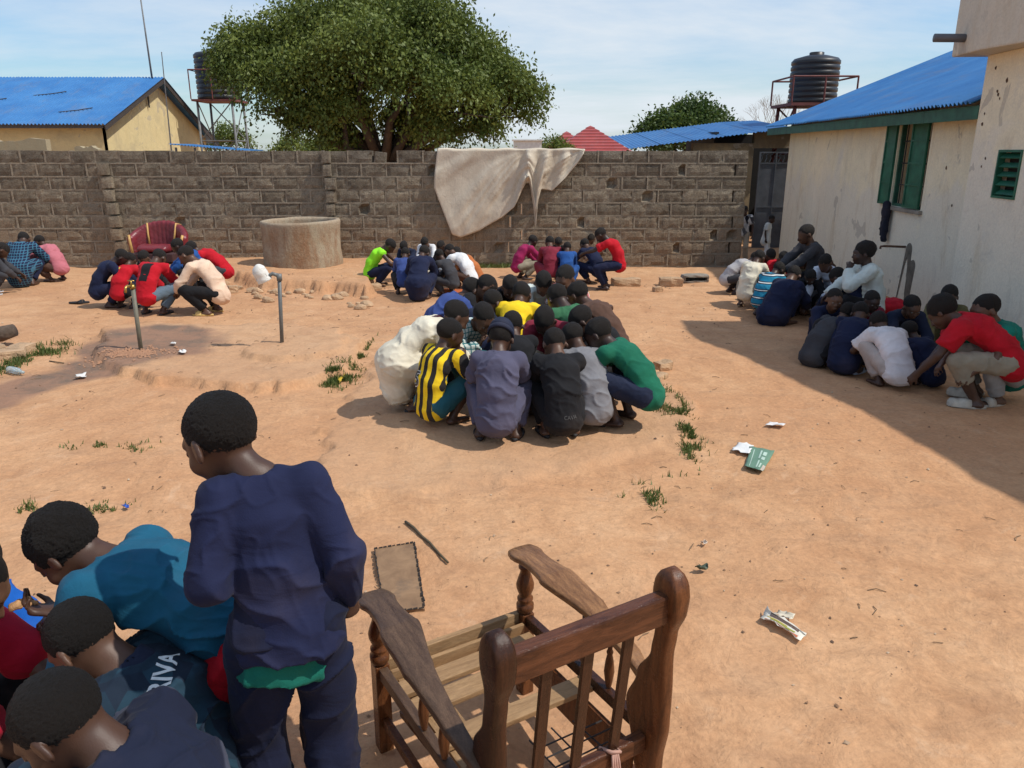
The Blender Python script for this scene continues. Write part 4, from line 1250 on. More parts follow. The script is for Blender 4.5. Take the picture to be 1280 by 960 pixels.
def build_near():
    r = empty('upper_building', (4.75, 0, 0), RA)
    tag(r, 'two-storey cream building at the right edge with a projecting concrete balcony', 'building')
    X0 = -.30
    b = MB(); wall_with_opening(b, X0, X0 + .25, 7.0, 8.86, -.1, 3.24, (7.86, 8.30, 1.80, 2.28)); b.build('front_wall', CREAM2, r)
    b = MB(); b.box((X0 + .25, 8.66, -.1), (5, 8.86, 3.24)); b.box((1.2, 2.6, -.1), (1.4, 7.0, 3.24)); b.box((X0 + .25, 7.0, -.1), (1.4, 7.15, 3.24)); b.build('side_wall', CREAM2, r)
    b = MB()
    v = [(-.61, 9.02), (-.62, 8.4), (-.52, 7.9), (-.34, 7.35), (-.1, 6.8), (.12, 6.2), (.32, 5.65), (.55, 4.6), (.70, 3.7), (.8, 2.5), (5, 2.5), (5, 9.02)]
    nq = len(v)
    b.add([(x, y, 3.243) for x, y in v] + [(x, y, 3.95) for x, y in v], [tuple(range(nq)), tuple(range(nq, 2*nq))[::-1]] + [(i, (i+1) % nq, nq + (i+1) % nq, nq + i)[::-1] for i in range(nq)])
    b.build('balcony_parapet', plaster_mat('balcony_cement', (.82, .73, .56), (.50, .46, .40), 3.0, 4.6), r, bevel=.02)
    b = MB(); b.tube([(-.5, 8.75, 3.40), (-.92, 8.78, 3.41)], .042, 14); b.build('drain_pipe', simple_mat('pvc_grey', (.10, .10, .11), .5), r, True)
    w = MB()
    for (y0, y1, z0, z1) in ((7.86, 7.885, 1.80, 2.28), (8.275, 8.30, 1.80, 2.28), (7.885, 8.275, 1.80, 1.825), (7.885, 8.275, 2.255, 2.28)):
        w.box((X0 - .012, y0 + .001, z0 + .001), (X0 + .06, y1 - .001, z1 - .001))
    wo = w.build('louvre_frame', GREENP, r)
    for k in range(5):
        q = MB(); z = 1.86 + k * .09
        q.box((-.035, 7.89, -.006), (.035, 8.27, .006), Matrix.Translation((X0 + .03, 0, z)) @ Matrix.Rotation(R(-38), 4, 'Y')); q.build('louvre_blade', GREENP, wo)
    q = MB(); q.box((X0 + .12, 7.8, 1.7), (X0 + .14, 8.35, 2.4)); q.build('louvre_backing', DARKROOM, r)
    rs = random.Random(5)
    hm = simple_mat('pit', (.10, .06, .035), .95)
    for (u, v_) in [(1245, 85), (1259, 100), (1248, 118), (1250, 123), (1247, 114), (1231, 142), (1228, 155), (1221, 160), (1227, 208), (1232, 198), (1206, 168), (1204, 175), (1203, 183), (1209, 180), (1212, 172), (1215, 186), (1183, 210), (1190, 257), (1204, 190)]:
        X = X0 if u > 1200 else 0.0
        # hit the wall plane
        d = Vector(ray(u, v_)); c, s = math.cos(RA), math.sin(RA)
        o0 = Vector((-4.75 * c, 4.75 * s * 1, 0)); 
        # local x of a point p: (p.x-4.75)*c + p.y*s ; p.y here with sign of the rotation
        t = (X + 4.75 * c) / (d.x * c + d.y * s); p = d * t; p.z += HCAM
        ly = -(p.x - 4.75) * s + p.y * c
        if X < 0 and not (7.0 < ly < 8.84): continue
        if 7.8 < ly < 8.36 and 1.7 < p.z < 2.35 and X < 0: continue
        f = MB(); rr = rs.uniform(.010, .022); n_ = 9
        ring = [(X - .002, ly + math.cos(a * 2 * math.pi / n_) * rr * rs.uniform(.7, 1.2), p.z + math.sin(a * 2 * math.pi / n_) * rr * rs.uniform(.9, 1.5)) for a in range(n_)]
        ring2 = [(X - .006, y + (ly - y) * .25, z + (p.z - z) * .25) for _, y, z in ring]
        f.add(ring + ring2 + [(X - .001, ly, p.z)], [(i, n_ + i, n_ + (i+1) % n_, (i+1) % n_) for i in range(n_)] + [(n_ + i, 2*n_, n_ + (i+1) % n_) for i in range(n_)])
        f.build('wall_pit', hm, r)
build_near()

# ------------------------------------------------------------------ shed beyond the gateway, gate leaf
def build_shed():
    r = empty('gateway_shed', (5.6, 19.0, 0)); tag(r, 'low sooty shed with a thin blue roof behind the end of the block wall', 'shed')
    o = Vector((5.6, 19, 0))
    def P(u, v, Y): return at_y(u, v, Y) - o
    a = P(865, 190, 19); z0 = .05
    b = MB()
    xa, xb, xd = P(790, 190, 19).x, P(942, 190, 19).x, P(1010, 190, 19).x
    xm = xa + (xb - xa) * .5; b.box((xa, 0, z0), (xm, .2, 2.26)); b.box((xm, 0, z0), (xb, .2, 2.44)); b.box((xb, 0, 2.33), (xd + 1.2, .2, 2.72)); b.box((P(992, 250, 19).x, 0, z0), (xd + 1.2, .2, 2.33)); 
    b.build('front_wall', plaster_mat('sooty_plaster', (.40, .30, .17), (.07, .055, .045), 3.2, 2.1), r)
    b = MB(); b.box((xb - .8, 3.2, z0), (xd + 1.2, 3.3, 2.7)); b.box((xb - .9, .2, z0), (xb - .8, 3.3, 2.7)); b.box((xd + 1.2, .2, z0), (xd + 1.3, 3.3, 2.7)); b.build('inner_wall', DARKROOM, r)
    sm = sheet_mesh('roof_sheet', .8, 3.8, 8, .012, ROOFB, 2)
    A = P(786, 187, 18.6); B = P(950, 166, 18.6); C2 = P(1005, 163, 18.6)
    for (p, q, nn) in ((A, B, 4), (B, C2, 2)):
        for k in range(nn):
            s = p.lerp(q, k / nn); e = p.lerp(q, (k + 1) / nn); L = (e - s).length
            ob = mkobj('roof_sheet', sm, r); ang = math.atan2(e.z - s.z, e.x - s.x)
            ob.matrix_local = Matrix.Translation((s.x, -.4, s.z + .02)) @ Matrix.Rotation(-ang, 4, 'Y') @ Matrix.Rotation(R(5), 4, 'X') @ Matrix.Diagonal((L * 1.03 / .8, 1, 1, 1))
    b = MB(); b.box((P(892, 185, 18.8).x, -.1, 2.30), (P(904, 185, 18.8).x, .12, 2.42)); 
    g = MB()
    return r
build_shed()
def build_gate():
    Y = 18.4; a, b_ = at_y(950, 190, Y), at_y(992, 190, Y)
    r = empty('steel_gate', (a.x, Y, .05)); tag(r, 'grey sheet-steel gate leaf standing open in the dark gateway', 'gate')
    W = b_.x - a.x; Hh = 2.2
    gm_ = simple_mat('grey_gate', (.105, .115, .13), .55, .3, 4, .002, 30, metal=.2)
    for k in range(2):
        MB().box((k * W/2 + .02, 0, .02), ((k+1) * W/2 - .01, .02, 1.93)).build('gate_panel', gm_, r)
    f = MB()
    for x in (0, W/2 - .012, W - .03): f.box((x, -.02, 0), (x + .03, .03, Hh))
    for z in (0, .95, 1.93, Hh - .03): f.box((.031, -.017, z), (W - .031, .027, z + .03))
    f.build('gate_frame', gm_, r)
    for k in range(7):
        x = W * (k + .7) / 7.6
        MB().tube([(x - .04, .01, 1.97), (x, .01, 2.06), (x - .02, .01, 2.12), (x + .04, .01, 2.16)], .010, 6).build('scroll', gm_, r)
build_gate()

# ------------------------------------------------------------------ water tanks
TANKM = simple_mat('black_plastic', (.018, .019, .021), .42, .25, 3)
REDM = simple_mat('red_oxide_steel', (.16, .045, .035), .7, .35, 6)
GALV = simple_mat('grey_steel', (.16, .16, .16), .6, .3, 8)
def tank_mesh(r, h, ribs):
    prof = [(.001, 0), (r * .96, 0)]
    for k in range(ribs):
        z0 = h * (k + .05) / ribs; z1 = h * (k + .75) / ribs; z2 = h * (k + .95) / ribs
        prof += [(r * .965, z0), (r, z0 + .02), (r, z1), (r * .965, z2 - .01)]
    prof += [(r * .9, h + .03), (r * .45, h + .10), (r * .30, h + .105), (r * .30, h + .17), (r * .27, h + .18), (.001, h + .18)]
    return MB().lathe(prof, 40)
def tower(name, label, base, half, ztop, legs_m, cage, tank, tname, tlabel):
    """steel stand: legs, braces, deck and cage; the tank on it is a thing of its own"""
    r = empty(name, base); tag(r, label, 'tank stand')
    h = ztop - base[2]
    cs = [(-half, -half), (half, -half), (half, half), (-half, half)]
    for (x, y) in cs:
        MB().tube([(x * 1.08, y * 1.08, 0), (x, y, h)], .045, 8).build('leg', legs_m, r, True)
    for i in range(4):
        a, b = cs[i], cs[(i + 1) % 4]
        for k in range(3):
            z0, z1 = h * k / 3, h * (k + 1) / 3
            MB().tube([(a[0], a[1], z0), (b[0], b[1], z1)], .022, 6).build('brace', legs_m, r)
        MB().tube([(a[0], a[1], h * .66), (b[0], b[1], h * .66)], .022, 6).build('brace', legs_m, r)
    d = half * 1.25
    MB().box((-d, -d, h), (d, d, h + .07)).build('deck', REDM, r)
    for (x, y) in ((-1, -1), (1, -1), (1, 1), (-1, 1), (0, -1)):
        MB().tube([(x * d, y * d, h + .07), (x * d, y * d, h + cage)], .022, 6).build('cage_post', REDM, r)
    for i in range(4):
        a, b = cs[i], cs[(i + 1) % 4]; k = d / half
        MB().tube([(a[0]*k, a[1]*k, h + cage), (b[0]*k, b[1]*k, h + cage)], .022, 6).build('cage_rail', REDM, r)
    t = tank_mesh(*tank).build(tname, TANKM, None, True); t.location = (base[0], base[1], ztop + .075); tag(t, tlabel, 'water tank')
    if tname == 'water_tank': pass
p = at_y(276, 128, 30); 
tower('tank_tower', 'tall steel tower with a red deck holding the tank beside the big tree', (p.x, 30, 0), .62, p.z, GALV, 1.05, (.78, 1.55, 9), 'water_tank', 'black ribbed water tank half hidden by the big tree')
p = at_y(1014, 134, 20.5)
tower('tank_stand', 'rusty cage stand rising behind the blue roof of the low building', (p.x, 20.5, 0), .62, p.z, REDM, .66, (.58, 1.02, 8), 'water_tank', 'black ribbed water tank above the blue roof of the low building')

# ------------------------------------------------------------------ yellow house at the far left
def build_yellow():
    X = -12.15; r = empty('yellow_house', (X, 24, 0)); tag(r, 'pale yellow gabled house with a blue corrugated roof beyond the wall at the left', 'house')
    YEL = plaster_mat('yellow_plaster', (.74, .60, .32), (.46, .38, .24), .2, 2.4, .15)
    ap = at_y(203, 97, 28); ze = 3.0
    b = MB(); b.box((-16, 0, 0), (0, .2, ze - .02)); b.build('front_wall', YEL, r)
    b = MB(); b.add([(0, 0.001, 0), (0, 8, 0), (0, 8, ze - .25), (0, 4, ap.z - .18), (0, 0.001, ze + .12), (-.2, 0.201, 0), (-.2, 8, 0), (-.2, 8, ze - .25), (-.2, 4, ap.z - .18), (-.2, 0.201, ze + .12)],
                    [(0, 1, 2, 3, 4), (9, 8, 7, 6, 5), (0, 5, 6, 1), (4, 3, 8, 9), (3, 2, 7, 8), (1, 6, 7, 2), (0, 4, 9, 5)]); b.build('gable_wall', YEL, r)
    sl = math.atan2(ap.z - ze, 4.45); L = 4.45 / math.cos(sl)
    rf = empty('roof'); rf.parent = r
    sm = sheet_mesh('roof_sheet', .86, L, 8, .024, ROOFB, 3, 6)
    for k in range(20):
        o = mkobj('roof_sheet', sm, rf); o.matrix_local = Matrix.Translation((.35 - .86 - k * .82, -.45, ze + .01 + .004 * (k % 2))) @ Matrix.Rotation(sl, 4, 'X')
    sl2 = math.atan2(ap.z - 2.55, 4.5)
    bk = MB(); bk.add([(.35, 4, ap.z), (-16, 4, ap.z), (-16, 8.5, 2.55), (.35, 8.5, 2.55), (.35, 4, ap.z - .03), (.35, 8.5, 2.52)], [(0, 3, 2, 1)]); bk.build('rear_slope', ROOFB, rf)
    dk = simple_mat('dark_timber', (.05, .04, .035), .8)
    MB().bar((.30, -.42, ze - .09), (.30, 4, ap.z - .09), .16, .03, (1, 0, 0)).build('barge_board', dk, rf)
    MB().bar((.30, 4, ap.z - .09), (.30, 8.45, 2.46), .16, .03, (1, 0, 0)).build('barge_board', dk, rf)
    b = MB(); b.box((-16, -.44, ze - .10), (.26, -.41, ze - .02)); b.build('eaves_board', dk, rf)
    for k in range(7):     # loose roofing nails strips / tears
        x = -1.5 - k * 1.55; y = .5 + (k * 37 % 10) * .22
        z = ze + (y + .45) * math.tan(sl) + .03
        MB().tube([(x, y, z), (x + .5, y + .12, z + .06), (x + .9, y + .30, z + .14)], .014, 5).build('roof_tear', dk, rf)
    MB().tube([(.06, 3.2, ap.z - 1.0), (.06, 3.2, ap.z - .45)], .03, 6).build('vent_pipe', dk, r)
    # flat low canopy of blue sheet
    return r
build_yellow()
a = at_y(190, 96, 27.9); b_ = at_y(174, -14, 27.9)
tag(MB().tube([(a.x, 27.9, a.z - .3), tuple(b_)], [.035, .022], 8).build('mast', GALV, None, True), 'tall leaning metal mast on the ridge of the yellow house', 'mast')
a = at_y(214, 186, 23.5); b_ = at_y(202, 66, 23.5)
tag(MB().tube([(a.x + .2, 23.5, 0), (a.x, 23.5, a.z), tuple(b_), (b_.x, 23.5, b_.z + .02)], [.022, .022, .012, .02], 8).build('antenna_pole', GALV, None, True), 'thin pole in front of the yellow gable', 'pole')
def canopy():
    a = at_y(210, 179, 20); b_ = at_y(288, 187, 19)
    r = empty('blue_canopy', (a.x, 20, 0)); tag(r, 'low blue sheet canopy just above the wall before the yellow gable', 'canopy')
    sm = sheet_mesh('roof_sheet', .8, 1.6, 8, .014, ROOFB, 2); n_ = 3
    for k in range(n_):
        o = mkobj('roof_sheet', sm, r); x0 = (b_.x - a.x) * k / n_
        o.matrix_local = Matrix.Translation((x0, 0, a.z - .02 + (b_.z - a.z) * k / n_)) @ Matrix.Rotation(math.atan2(a.z - b_.z, b_.x - a.x), 4, 'Y') @ Matrix.Diagonal(((b_.x - a.x) / n_ / .78, 1, 1, 1))
    for x in (.1, 1.6):
        for y in (.2, 1.4): MB().tube([(x, y, 0), (x, y, 2.35)], .03, 6).build('post', GALV, r)
canopy()
def stub(u0, u1, vt, Y, label):
    a, b_ = at_y(u0, vt, Y), at_y(u1, vt, Y); bb = MB(); rs = random.Random(u0)
    n_ = 12; top = [a.z - .12 * rs.random() * (1 if 0 < i < n_ else 2) for i in range(n_ + 1)]
    v = []; f = []
    for i in range(n_ + 1):
        x = a.x + (b_.x - a.x) * i / n_
        v += [(x, Y, 0), (x, Y, top[i]), (x, Y + .2, top[i]), (x, Y + .2, 0)]
    for i in range(n_):
        for k in range(4): f.append((i*4+k, i*4+(k+1) % 4, i*4+4+(k+1) % 4, i*4+4+k)[::-1])
    f += [(0, 1, 2, 3), (n_*4+3, n_*4+2, n_*4+1, n_*4)]
    bb.add(v, f); o = bb.build('wall_stub', plaster_mat('old_yellow_plaster', (.55, .46, .27), (.24, .2, .15), 3.2, 1.6), None); tag(o, label, 'wall')
stub(-60, 56, 171, 19.5, 'broken yellowish wall top at the far left behind the block wall')
stub(92, 121, 179, 19.5, 'small broken wall stub between the left wall top and the yellow gable')

# red hipped roof, white box
def build_red():
    Y = 46; c = at_y(737, 187, Y); ap = at_y(737, 157, Y); l_ = at_y(690, 187, Y); r_ = at_y(786, 187, Y); s2 = at_y(712, 165, Y)
    r = empty('red_roofed_house', (c.x, Y, 0)); tag(r, 'distant house of which only the red hipped roof shows above the wall', 'house')
    RED = roof_mat('red_sheet', (.30, .055, .05), (.42, .09, .075))
    w = (r_.x - l_.x) / 2; z0 = c.z - .15
    def pyr(cx, cy, hw, z, zt, n_=9, nm='roof'):
        # stepped sheet courses down four slopes
        b = MB()
        for k in range(n_):
            t0, t1 = k / n_, (k + 1) / n_
            for (t, q) in ((t0, 0),):
                a0, a1 = hw * (1 - t0), hw * (1 - t1); h0, h1 = z + (zt - z) * t0, z + (zt - z) * t1
                st = .05
                v = [(cx - a0, cy - a0, h0 + st), (cx + a0, cy - a0, h0 + st), (cx + a0, cy + a0, h0 + st), (cx - a0, cy + a0, h0 + st),
                     (cx - a1, cy - a1, h1), (cx + a1, cy - a1, h1), (cx + a1, cy + a1, h1), (cx - a1, cy + a1, h1),
                     (cx - a0, cy - a0, h0 - .02), (cx + a0, cy - a0, h0 - .02), (cx + a0, cy + a0, h0 - .02), (cx - a0, cy + a0, h0 - .02)]
                b.add(v, [(0, 1, 5, 4), (1, 2, 6, 5), (2, 3, 7, 6), (3, 0, 4, 7), (8, 9, 1, 0), (9, 10, 2, 1), (10, 11, 3, 2), (11, 8, 0, 3)])
        b.build(nm, RED, r)
    pyr(0, 0, w, z0, ap.z)
    pyr(s2.x - c.x, 2.5, w * .8, z0 - .1, s2.z + .1, 7, 'side_roof')
    MB().box((-w * .9, -w * .9, 0), (w * .9, w * .9, z0)).build('wall', CREAM2, r)
build_red()
a, b_ = at_y(643, 176, 40), at_y(676, 187, 40)
o = MB().box((-.7, 0, 0), (.7, 1.5, a.z)).box((-.78, -.08, a.z + .002), (.78, 1.58, a.z + .06)).build('white_kiosk', simple_mat('white_wall', (.66, .66, .62), .8), None); o.location = ((a.x + b_.x)/2, 40, 0)
tag(o, 'small white flat-topped block peeping above the wall left of the red roof', 'building')

# ------------------------------------------------------------------ trees
def leaf_mat(name, a, b2):
    m, n, l, b = nt(name)
    at = n.new('ShaderNodeAttribute'); at.attribute_name = 'tint'
    c = ramp(n, l, at.outputs['Fac'], [(0, a), (1, b2)])
    l.new(c, b.inputs['Base Color']); b.inputs['Roughness'].default_value = .55; b.inputs['Specular IOR Level'].default_value = .35
    tr = n.new('ShaderNodeBsdfTranslucent'); l.new(c, tr.inputs[0]); mx = n.new('ShaderNodeMixShader'); mx.inputs[0].default_value = .28
    out = [x for x in n if x.type == 'OUTPUT_MATERIAL'][0]
    l.new(b.outputs[0], mx.inputs[1]); l.new(tr.outputs[0], mx.inputs[2]); l.new(mx.outputs[0], out.inputs[0])
    return m
def make_tree(name, label, base, trunk_h, lobes, nleaf, leafsz, mat, seed, droop=.5, trunk_r=.3, limbs=None, cat='tree'):
    rs = np.random.RandomState(seed); r = empty(name, base); tag(r, label, cat)
    bark = simple_mat('bark', (.085, .062, .045), .95, .35, 6, .03, 18)
    t = MB()
    t.tube([(0, 0, -.1), (.05, 0, trunk_h * .5), (0, .05, trunk_h)], [trunk_r * 1.25, trunk_r, trunk_r * .85], 12)
    for k, (c, rad) in enumerate(lobes):
        c = np.array(c); p0 = np.array([0, 0, trunk_h * (.75 + .25 * rs.rand())])
        mid = p0 + (c - p0) * .5 + rs.randn(3) * .12 * np.linalg.norm(c - p0) * np.array([1, 1, .5]) ; 
        t.tube([p0, mid, c], [trunk_r * .5, trunk_r * .3, trunk_r * .1], 7)
        for q in range(4):
            e = c + rs.randn(3) * rad * .45
            t.tube([mid * .4 + c * .6, (mid * .2 + c * .4 + e * .4), e], [trunk_r * .16, trunk_r * .1, trunk_r * .04], 5)
    t.build('trunk', bark, r, True)
    tot = sum(rad ** 2 for _, rad in lobes)
    V, T = [], []
    for c, rad in lobes:
        ncl = int(nleaf * rad ** 2 / tot / 26)
        d = rs.randn(ncl, 3); d /= np.linalg.norm(d, axis=1, keepdims=True)
        d[:, 2] = np.where(d[:, 2] < -.45, -d[:, 2] * .7, d[:, 2])
        rr = rad * (0.55 + .5 * rs.rand(ncl) ** .6) * (1 + .30 * vnoise(d * 2.3 + seed + rad) + .16 * vnoise(d * 5.5 + seed))
        cc = np.array(c) + d * rr[:, None] * np.array([1, 1, .82])
        kp = vnoise(cc * 1.9 + seed) + .35 * rs.randn(ncl) > -.30; cc = cc[kp]; d = d[kp]; ncl = len(cc)
        tint0 = .5 * rs.rand(ncl) + .5 * np.clip(.5 + .9 * vnoise(cc * 1.3 + 31), 0, 1)
        for j in range(26):
            # drooping sprig: leaves strung outwards and down
            u = rs.rand(ncl, 1)
            p = cc + d * (u - .3) * .30 * rad ** .5 + rs.randn(ncl, 3) * (.085 * rad ** .5 + leafsz * .7) - np.array([0, 0, 1]) * droop * u * rs.rand(ncl, 1) * .55
            ax = rs.randn(ncl, 3) + np.array([0, 0, -1.2 * droop]) + d * .6; ax /= np.linalg.norm(ax, axis=1, keepdims=True)
            sd_ = np.cross(ax, rs.randn(ncl, 3)); sd_ /= np.linalg.norm(sd_, axis=1, keepdims=True)
            L = leafsz * (.7 + .7 * rs.rand(ncl, 1)); W = L * (.22 + .10 * rs.rand(ncl, 1))
            q = np.stack([p, p + ax * L * .5 + sd_ * W, p + ax * L, p + ax * L * .5 - sd_ * W], 1)
            V.append(q.reshape(-1, 3)); T.append(np.repeat(np.clip(tint0 * .7 + .3 * rs.rand(ncl), 0, 1), 4))
    V = np.concatenate(V); T = np.concatenate(T); F_ = np.arange(len(V)).reshape(-1, 4)
    me = np_mesh('crown', V, F_); me.polygons.foreach_set('use_smooth', np.zeros(len(F_), bool))
    at = me.attributes.new('tint', 'FLOAT', 'POINT'); at.data.foreach_set('value', T.astype(np.float32))
    mkobj('crown', me, r, mat)
    return r
TY = 24.0
def tl(u, v, rad, dy=0):
    p = at_y(u, v, TY); return ((p.x - TB.x, dy, p.z), rad)
TB = at_y(478, 188, TY); TB.z = 0
lobes = [tl(320, 68, .95), tl(300, 45, .7, .4), tl(295, 92, .5, -.4), tl(345, 105, .75, -.9), tl(365, 40, 1.0, .4), tl(400, 100, .95, -1.3), tl(425, 35, 1.25, -.3), tl(470, 75, 1.2, -1.7), tl(490, 22, 1.25, .5), tl(545, 40, 1.1, -.8),
         tl(590, 75, 1.05, .2), tl(630, 105, .85, -.6), tl(648, 135, .6, .3), tl(580, 125, .95, -1.5), tl(530, 110, 1.05, -1.9), tl(440, 135, .85, -1.2), tl(400, 145, .75, -.9), tl(425, 165, .5, -.7), tl(545, 160, .65, -1.3), tl(600, 155, .6, -.8),
         tl(500, 60, 1.5, 2.0), tl(390, 70, 1.4, 2.1), tl(580, 90, 1.3, 2.2), tl(350, 75, 1.0, 1.5), tl(270, 62, .28, .3), tl(668, 115, .4, 0), tl(505, 150, .8, 1.2), tl(380, 150, .35, -.5), tl(340, 135, .35, -.5)]
LEAF = leaf_mat('leaves', (.045, .080, .013), (.23, .27, .055))
make_tree('shade_tree', 'big spreading shade tree with drooping foliage behind the middle of the wall', tuple(TB), 1.9, lobes, 230000, .105, LEAF, 5, 1.0, .34)
TY2 = 36.0
def tl2(u, v, rad, dy=0):
    p = at_y(u, v, TY2); return ((p.x - TB2.x, dy, p.z), rad)
TB2 = at_y(862, 188, TY2); TB2.z = 0
lob2 = [tl2(862, 155, 1.1), tl2(828, 165, .9), tl2(805, 178, .6, -.4), tl2(895, 160, .8, .3), tl2(912, 172, .6), tl2(850, 172, 1.1, -.8), tl2(880, 178, .9, -.8), tl2(865, 165, 1.2, 1.2)]
make_tree('round_tree', 'rounded dark green tree far off, right of the red roof', tuple(TB2), 2.0, lob2, 34000, .16, leaf_mat('leaves_far', (.030, .065, .014), (.11, .165, .035)), 8, .2, .25)
for (u, v, rad, Y, lab, sd) in ((372, 186, .8, 40, 'small far bush above the wall under the left of the big tree', 3), (410, 190, .6, 30, 'tiny green bush at the notch beside the wall pier', 4), (690, 186, .7, 44, 'low far bush just left of the red roof', 6), (282, 172, .8, 44, 'far bush behind the legs of the tank tower', 9)):
    p = at_y(u, v, Y); make_tree('bush', lab, (p.x, Y, 0), max(.6, p.z - .5), [((0, 0, p.z), rad), ((.7, .2, p.z - .3), rad * .8), ((-.8, 0, p.z - .35), rad * .7)], 4200, .14, LEAF, sd, .3, .1, cat='bush')
def bare():
    p = at_y(955, 160, 34); r = MB(); rs = random.Random(4)
    def br(p0, d, L, rad, lev):
        p1 = p0 + d * L; r.tube([p0, p1], [rad, rad * .6], 4, False)
        if lev < 5:
            for _ in range(3): 
                nd = (d + Vector((rs.uniform(-.6, .6), rs.uniform(-.6, .6), rs.uniform(-.15, .35)))).normalized(); br(p1, nd, L * .72, rad * .55, lev + 1)
    br(Vector((0, 0, 0)), Vector((0, 0, 1)), 1.5, .07, 0)
    t = empty('bare_tree', (p.x + .3, 34, 0)); tag(t, 'leafless twiggy tree far off behind the low end of the blue roof', 'tree')
    r.build('branches', simple_mat('twig', (.30, .25, .19), .9), t)
bare()

# ------------------------------------------------------------------ the boys nearest the camera
GI = 'boys nearest the camera at the lower left'
def collar(J, root, c, s, h=.008, drop=0.0, r0=.066):
    f = Field(J['N'] - .16 * s, J['N'] + .16 * s, h)
    up = nrm(nrm(J['N'] - J['C']) + nrm(J['Hc'] - J['N']) * .4); a = J['N'] - up * .035 * s
    f.cone(a, a + up * .055 * s, (r0 + .008) * s, r0 * s, .004, (1, 0, 0), 1.12, cut_b=True)
    f.cone(a - up * .03 * s, a + up * .12 * s, (r0 - .006) * s, (r0 - .010) * s, .003, (1, 0, 0), 1.12, sub=True)
    f.cone(J['N'] + nrm(J['Rh'] @ np.array([0, 1, -.2])) * .075 * s - up * .05 * s, J['N'] + nrm(J['Rh'] @ np.array([0, 1, -.2])) * .10 * s + up * .1 * s, .018 * s, .03 * s, .003, sub=True)
    return field_obj('collar', f, root, cloth_mat(c), .003, 9)
hero = dict(h=.0058, det=True, hlev=6, folds=.013, foldscale=.8, hs=1.0)
Jb = squat(1.0, lean=64, curl=5, pitch=50, yaw=6, hip=.35, back=.22, spread=.10, hands=((-.10, .40, .30), (.10, .42, .34)))
def food(J, root, so, s):
    b = MB(); rs = random.Random(3); W = J['W0']; d = nrm(J['hd0'])
    f = Field(W - .2, W + .2, .006); c = W + d * .085 * s + np.array([0, .0, .012]) * s
    for k in range(14): f.ell(c + np.array([rs.uniform(-.022, .022), rs.uniform(-.025, .025), rs.uniform(-.004, .012)]) * s, np.array([.010, .010, .008]) * s, None, .004)
    field_obj('food_in_hand', f, root, simple_mat('porridge', (.50, .27, .12), .8, .25, 40, .003, 200), 0, 0, 1)
Jb['hd0'] = np.array([-.25, .75, .15]); Jb['hn0'] = np.array([.15, .1, 1.0]); Jb['curl0'] = .75
E0, W0 = ik(Jb['S0'], Jb['Hc'] + np.array([-.045, .02, -.165]), .235, .205, (-.7, -.4, -.9)); Jb['E0'], Jb['W0'] = E0, W0
person(84, 686, 82, 1.10, (.011, .095, .165), 'red', 'boy in a teal blue shirt and red trousers raising food to his mouth, left foreground', GI, J=Jb, hY=2.02, sleeve='elbow', low=-4.0, loose=1.5, hair='afro', eyes=True, skin=SK, extra=food, **hero)
Jm = squat(1.0, lean=30, curl=8, pitch=46, yaw=-4, hip=.33, back=.12, spread=.10, hands=((-.16, .42, .34), (.12, .44, .34)))
def zip_top(J, root, so, s):
    collar(J, root, C_['navy2'], s, .007)
    m = simple_mat('white_print', (.70, .74, .74), .6, .12, 60)
    sh = J['C'] + (J['N'] - J['C']) * .55
    cap_text(root, so, 'PRIVA', .066 * s, J['C'] + np.array([-.035, -.02, .07]) * s, nrm(np.array([1.0, .30, .1])), nrm(np.array([-.25, .9, .45])), m, 'print', .0016)
person(104, 802, 84, 1.06, (.014, .024, .042), 'black', 'boy in a dark camouflage zip top with white lettering on the shoulder, left foreground', GI, J=Jm, hY=1.78, kind='camo', c2=(.018, .048, .075), low=.75, loose=1.7, eyes=True, skin=SKL, extra=zip_top, **hero)
Jg = squat(1.0, lean=27, curl=8, pitch=44, yaw=8, hip=.33, back=.20, spread=.10, hands=((-.10, .42, .36), (.12, .44, .34)))
def yoke(J, root, so, s):
    pass
person(76, 905, 82, 1.10, (.060, .066, .098), 'navy', 'boy in a grey-blue shirt with a navy yoke at the bottom left corner', GI, J=Jg, hY=1.42, kind='yoke', c2=(.012, .016, .036), low=.8, loose=1.9, eyes=True, skin=SK, extra=yoke, **hero)
Jr = squat(1.0, lean=30, pitch=40, hip=.33, back=.2, spread=.12, hands=((-.02, .34, .34), (.14, .30, .30)))
person(-42, 735, -78, 1.1, (.42, .012, .035), 'black', 'boy in a red top cut off by the left edge, forearms reaching to the bowl', GI, J=Jr, hY=1.95, sleeve='elbow', low=.6, loose=1.5, eyes=False, skin=SKL, h=.008, det=True, folds=.008)
person(-38, 704, -88, 1.1, (.01, .10, .42), 'navy', 'boy of whom only a sliver of bright blue shirt shows at the left edge', GI, J=squat(1.0, lean=34, hip=.3), hY=2.5, low=.6, loose=1.4, h=.014)

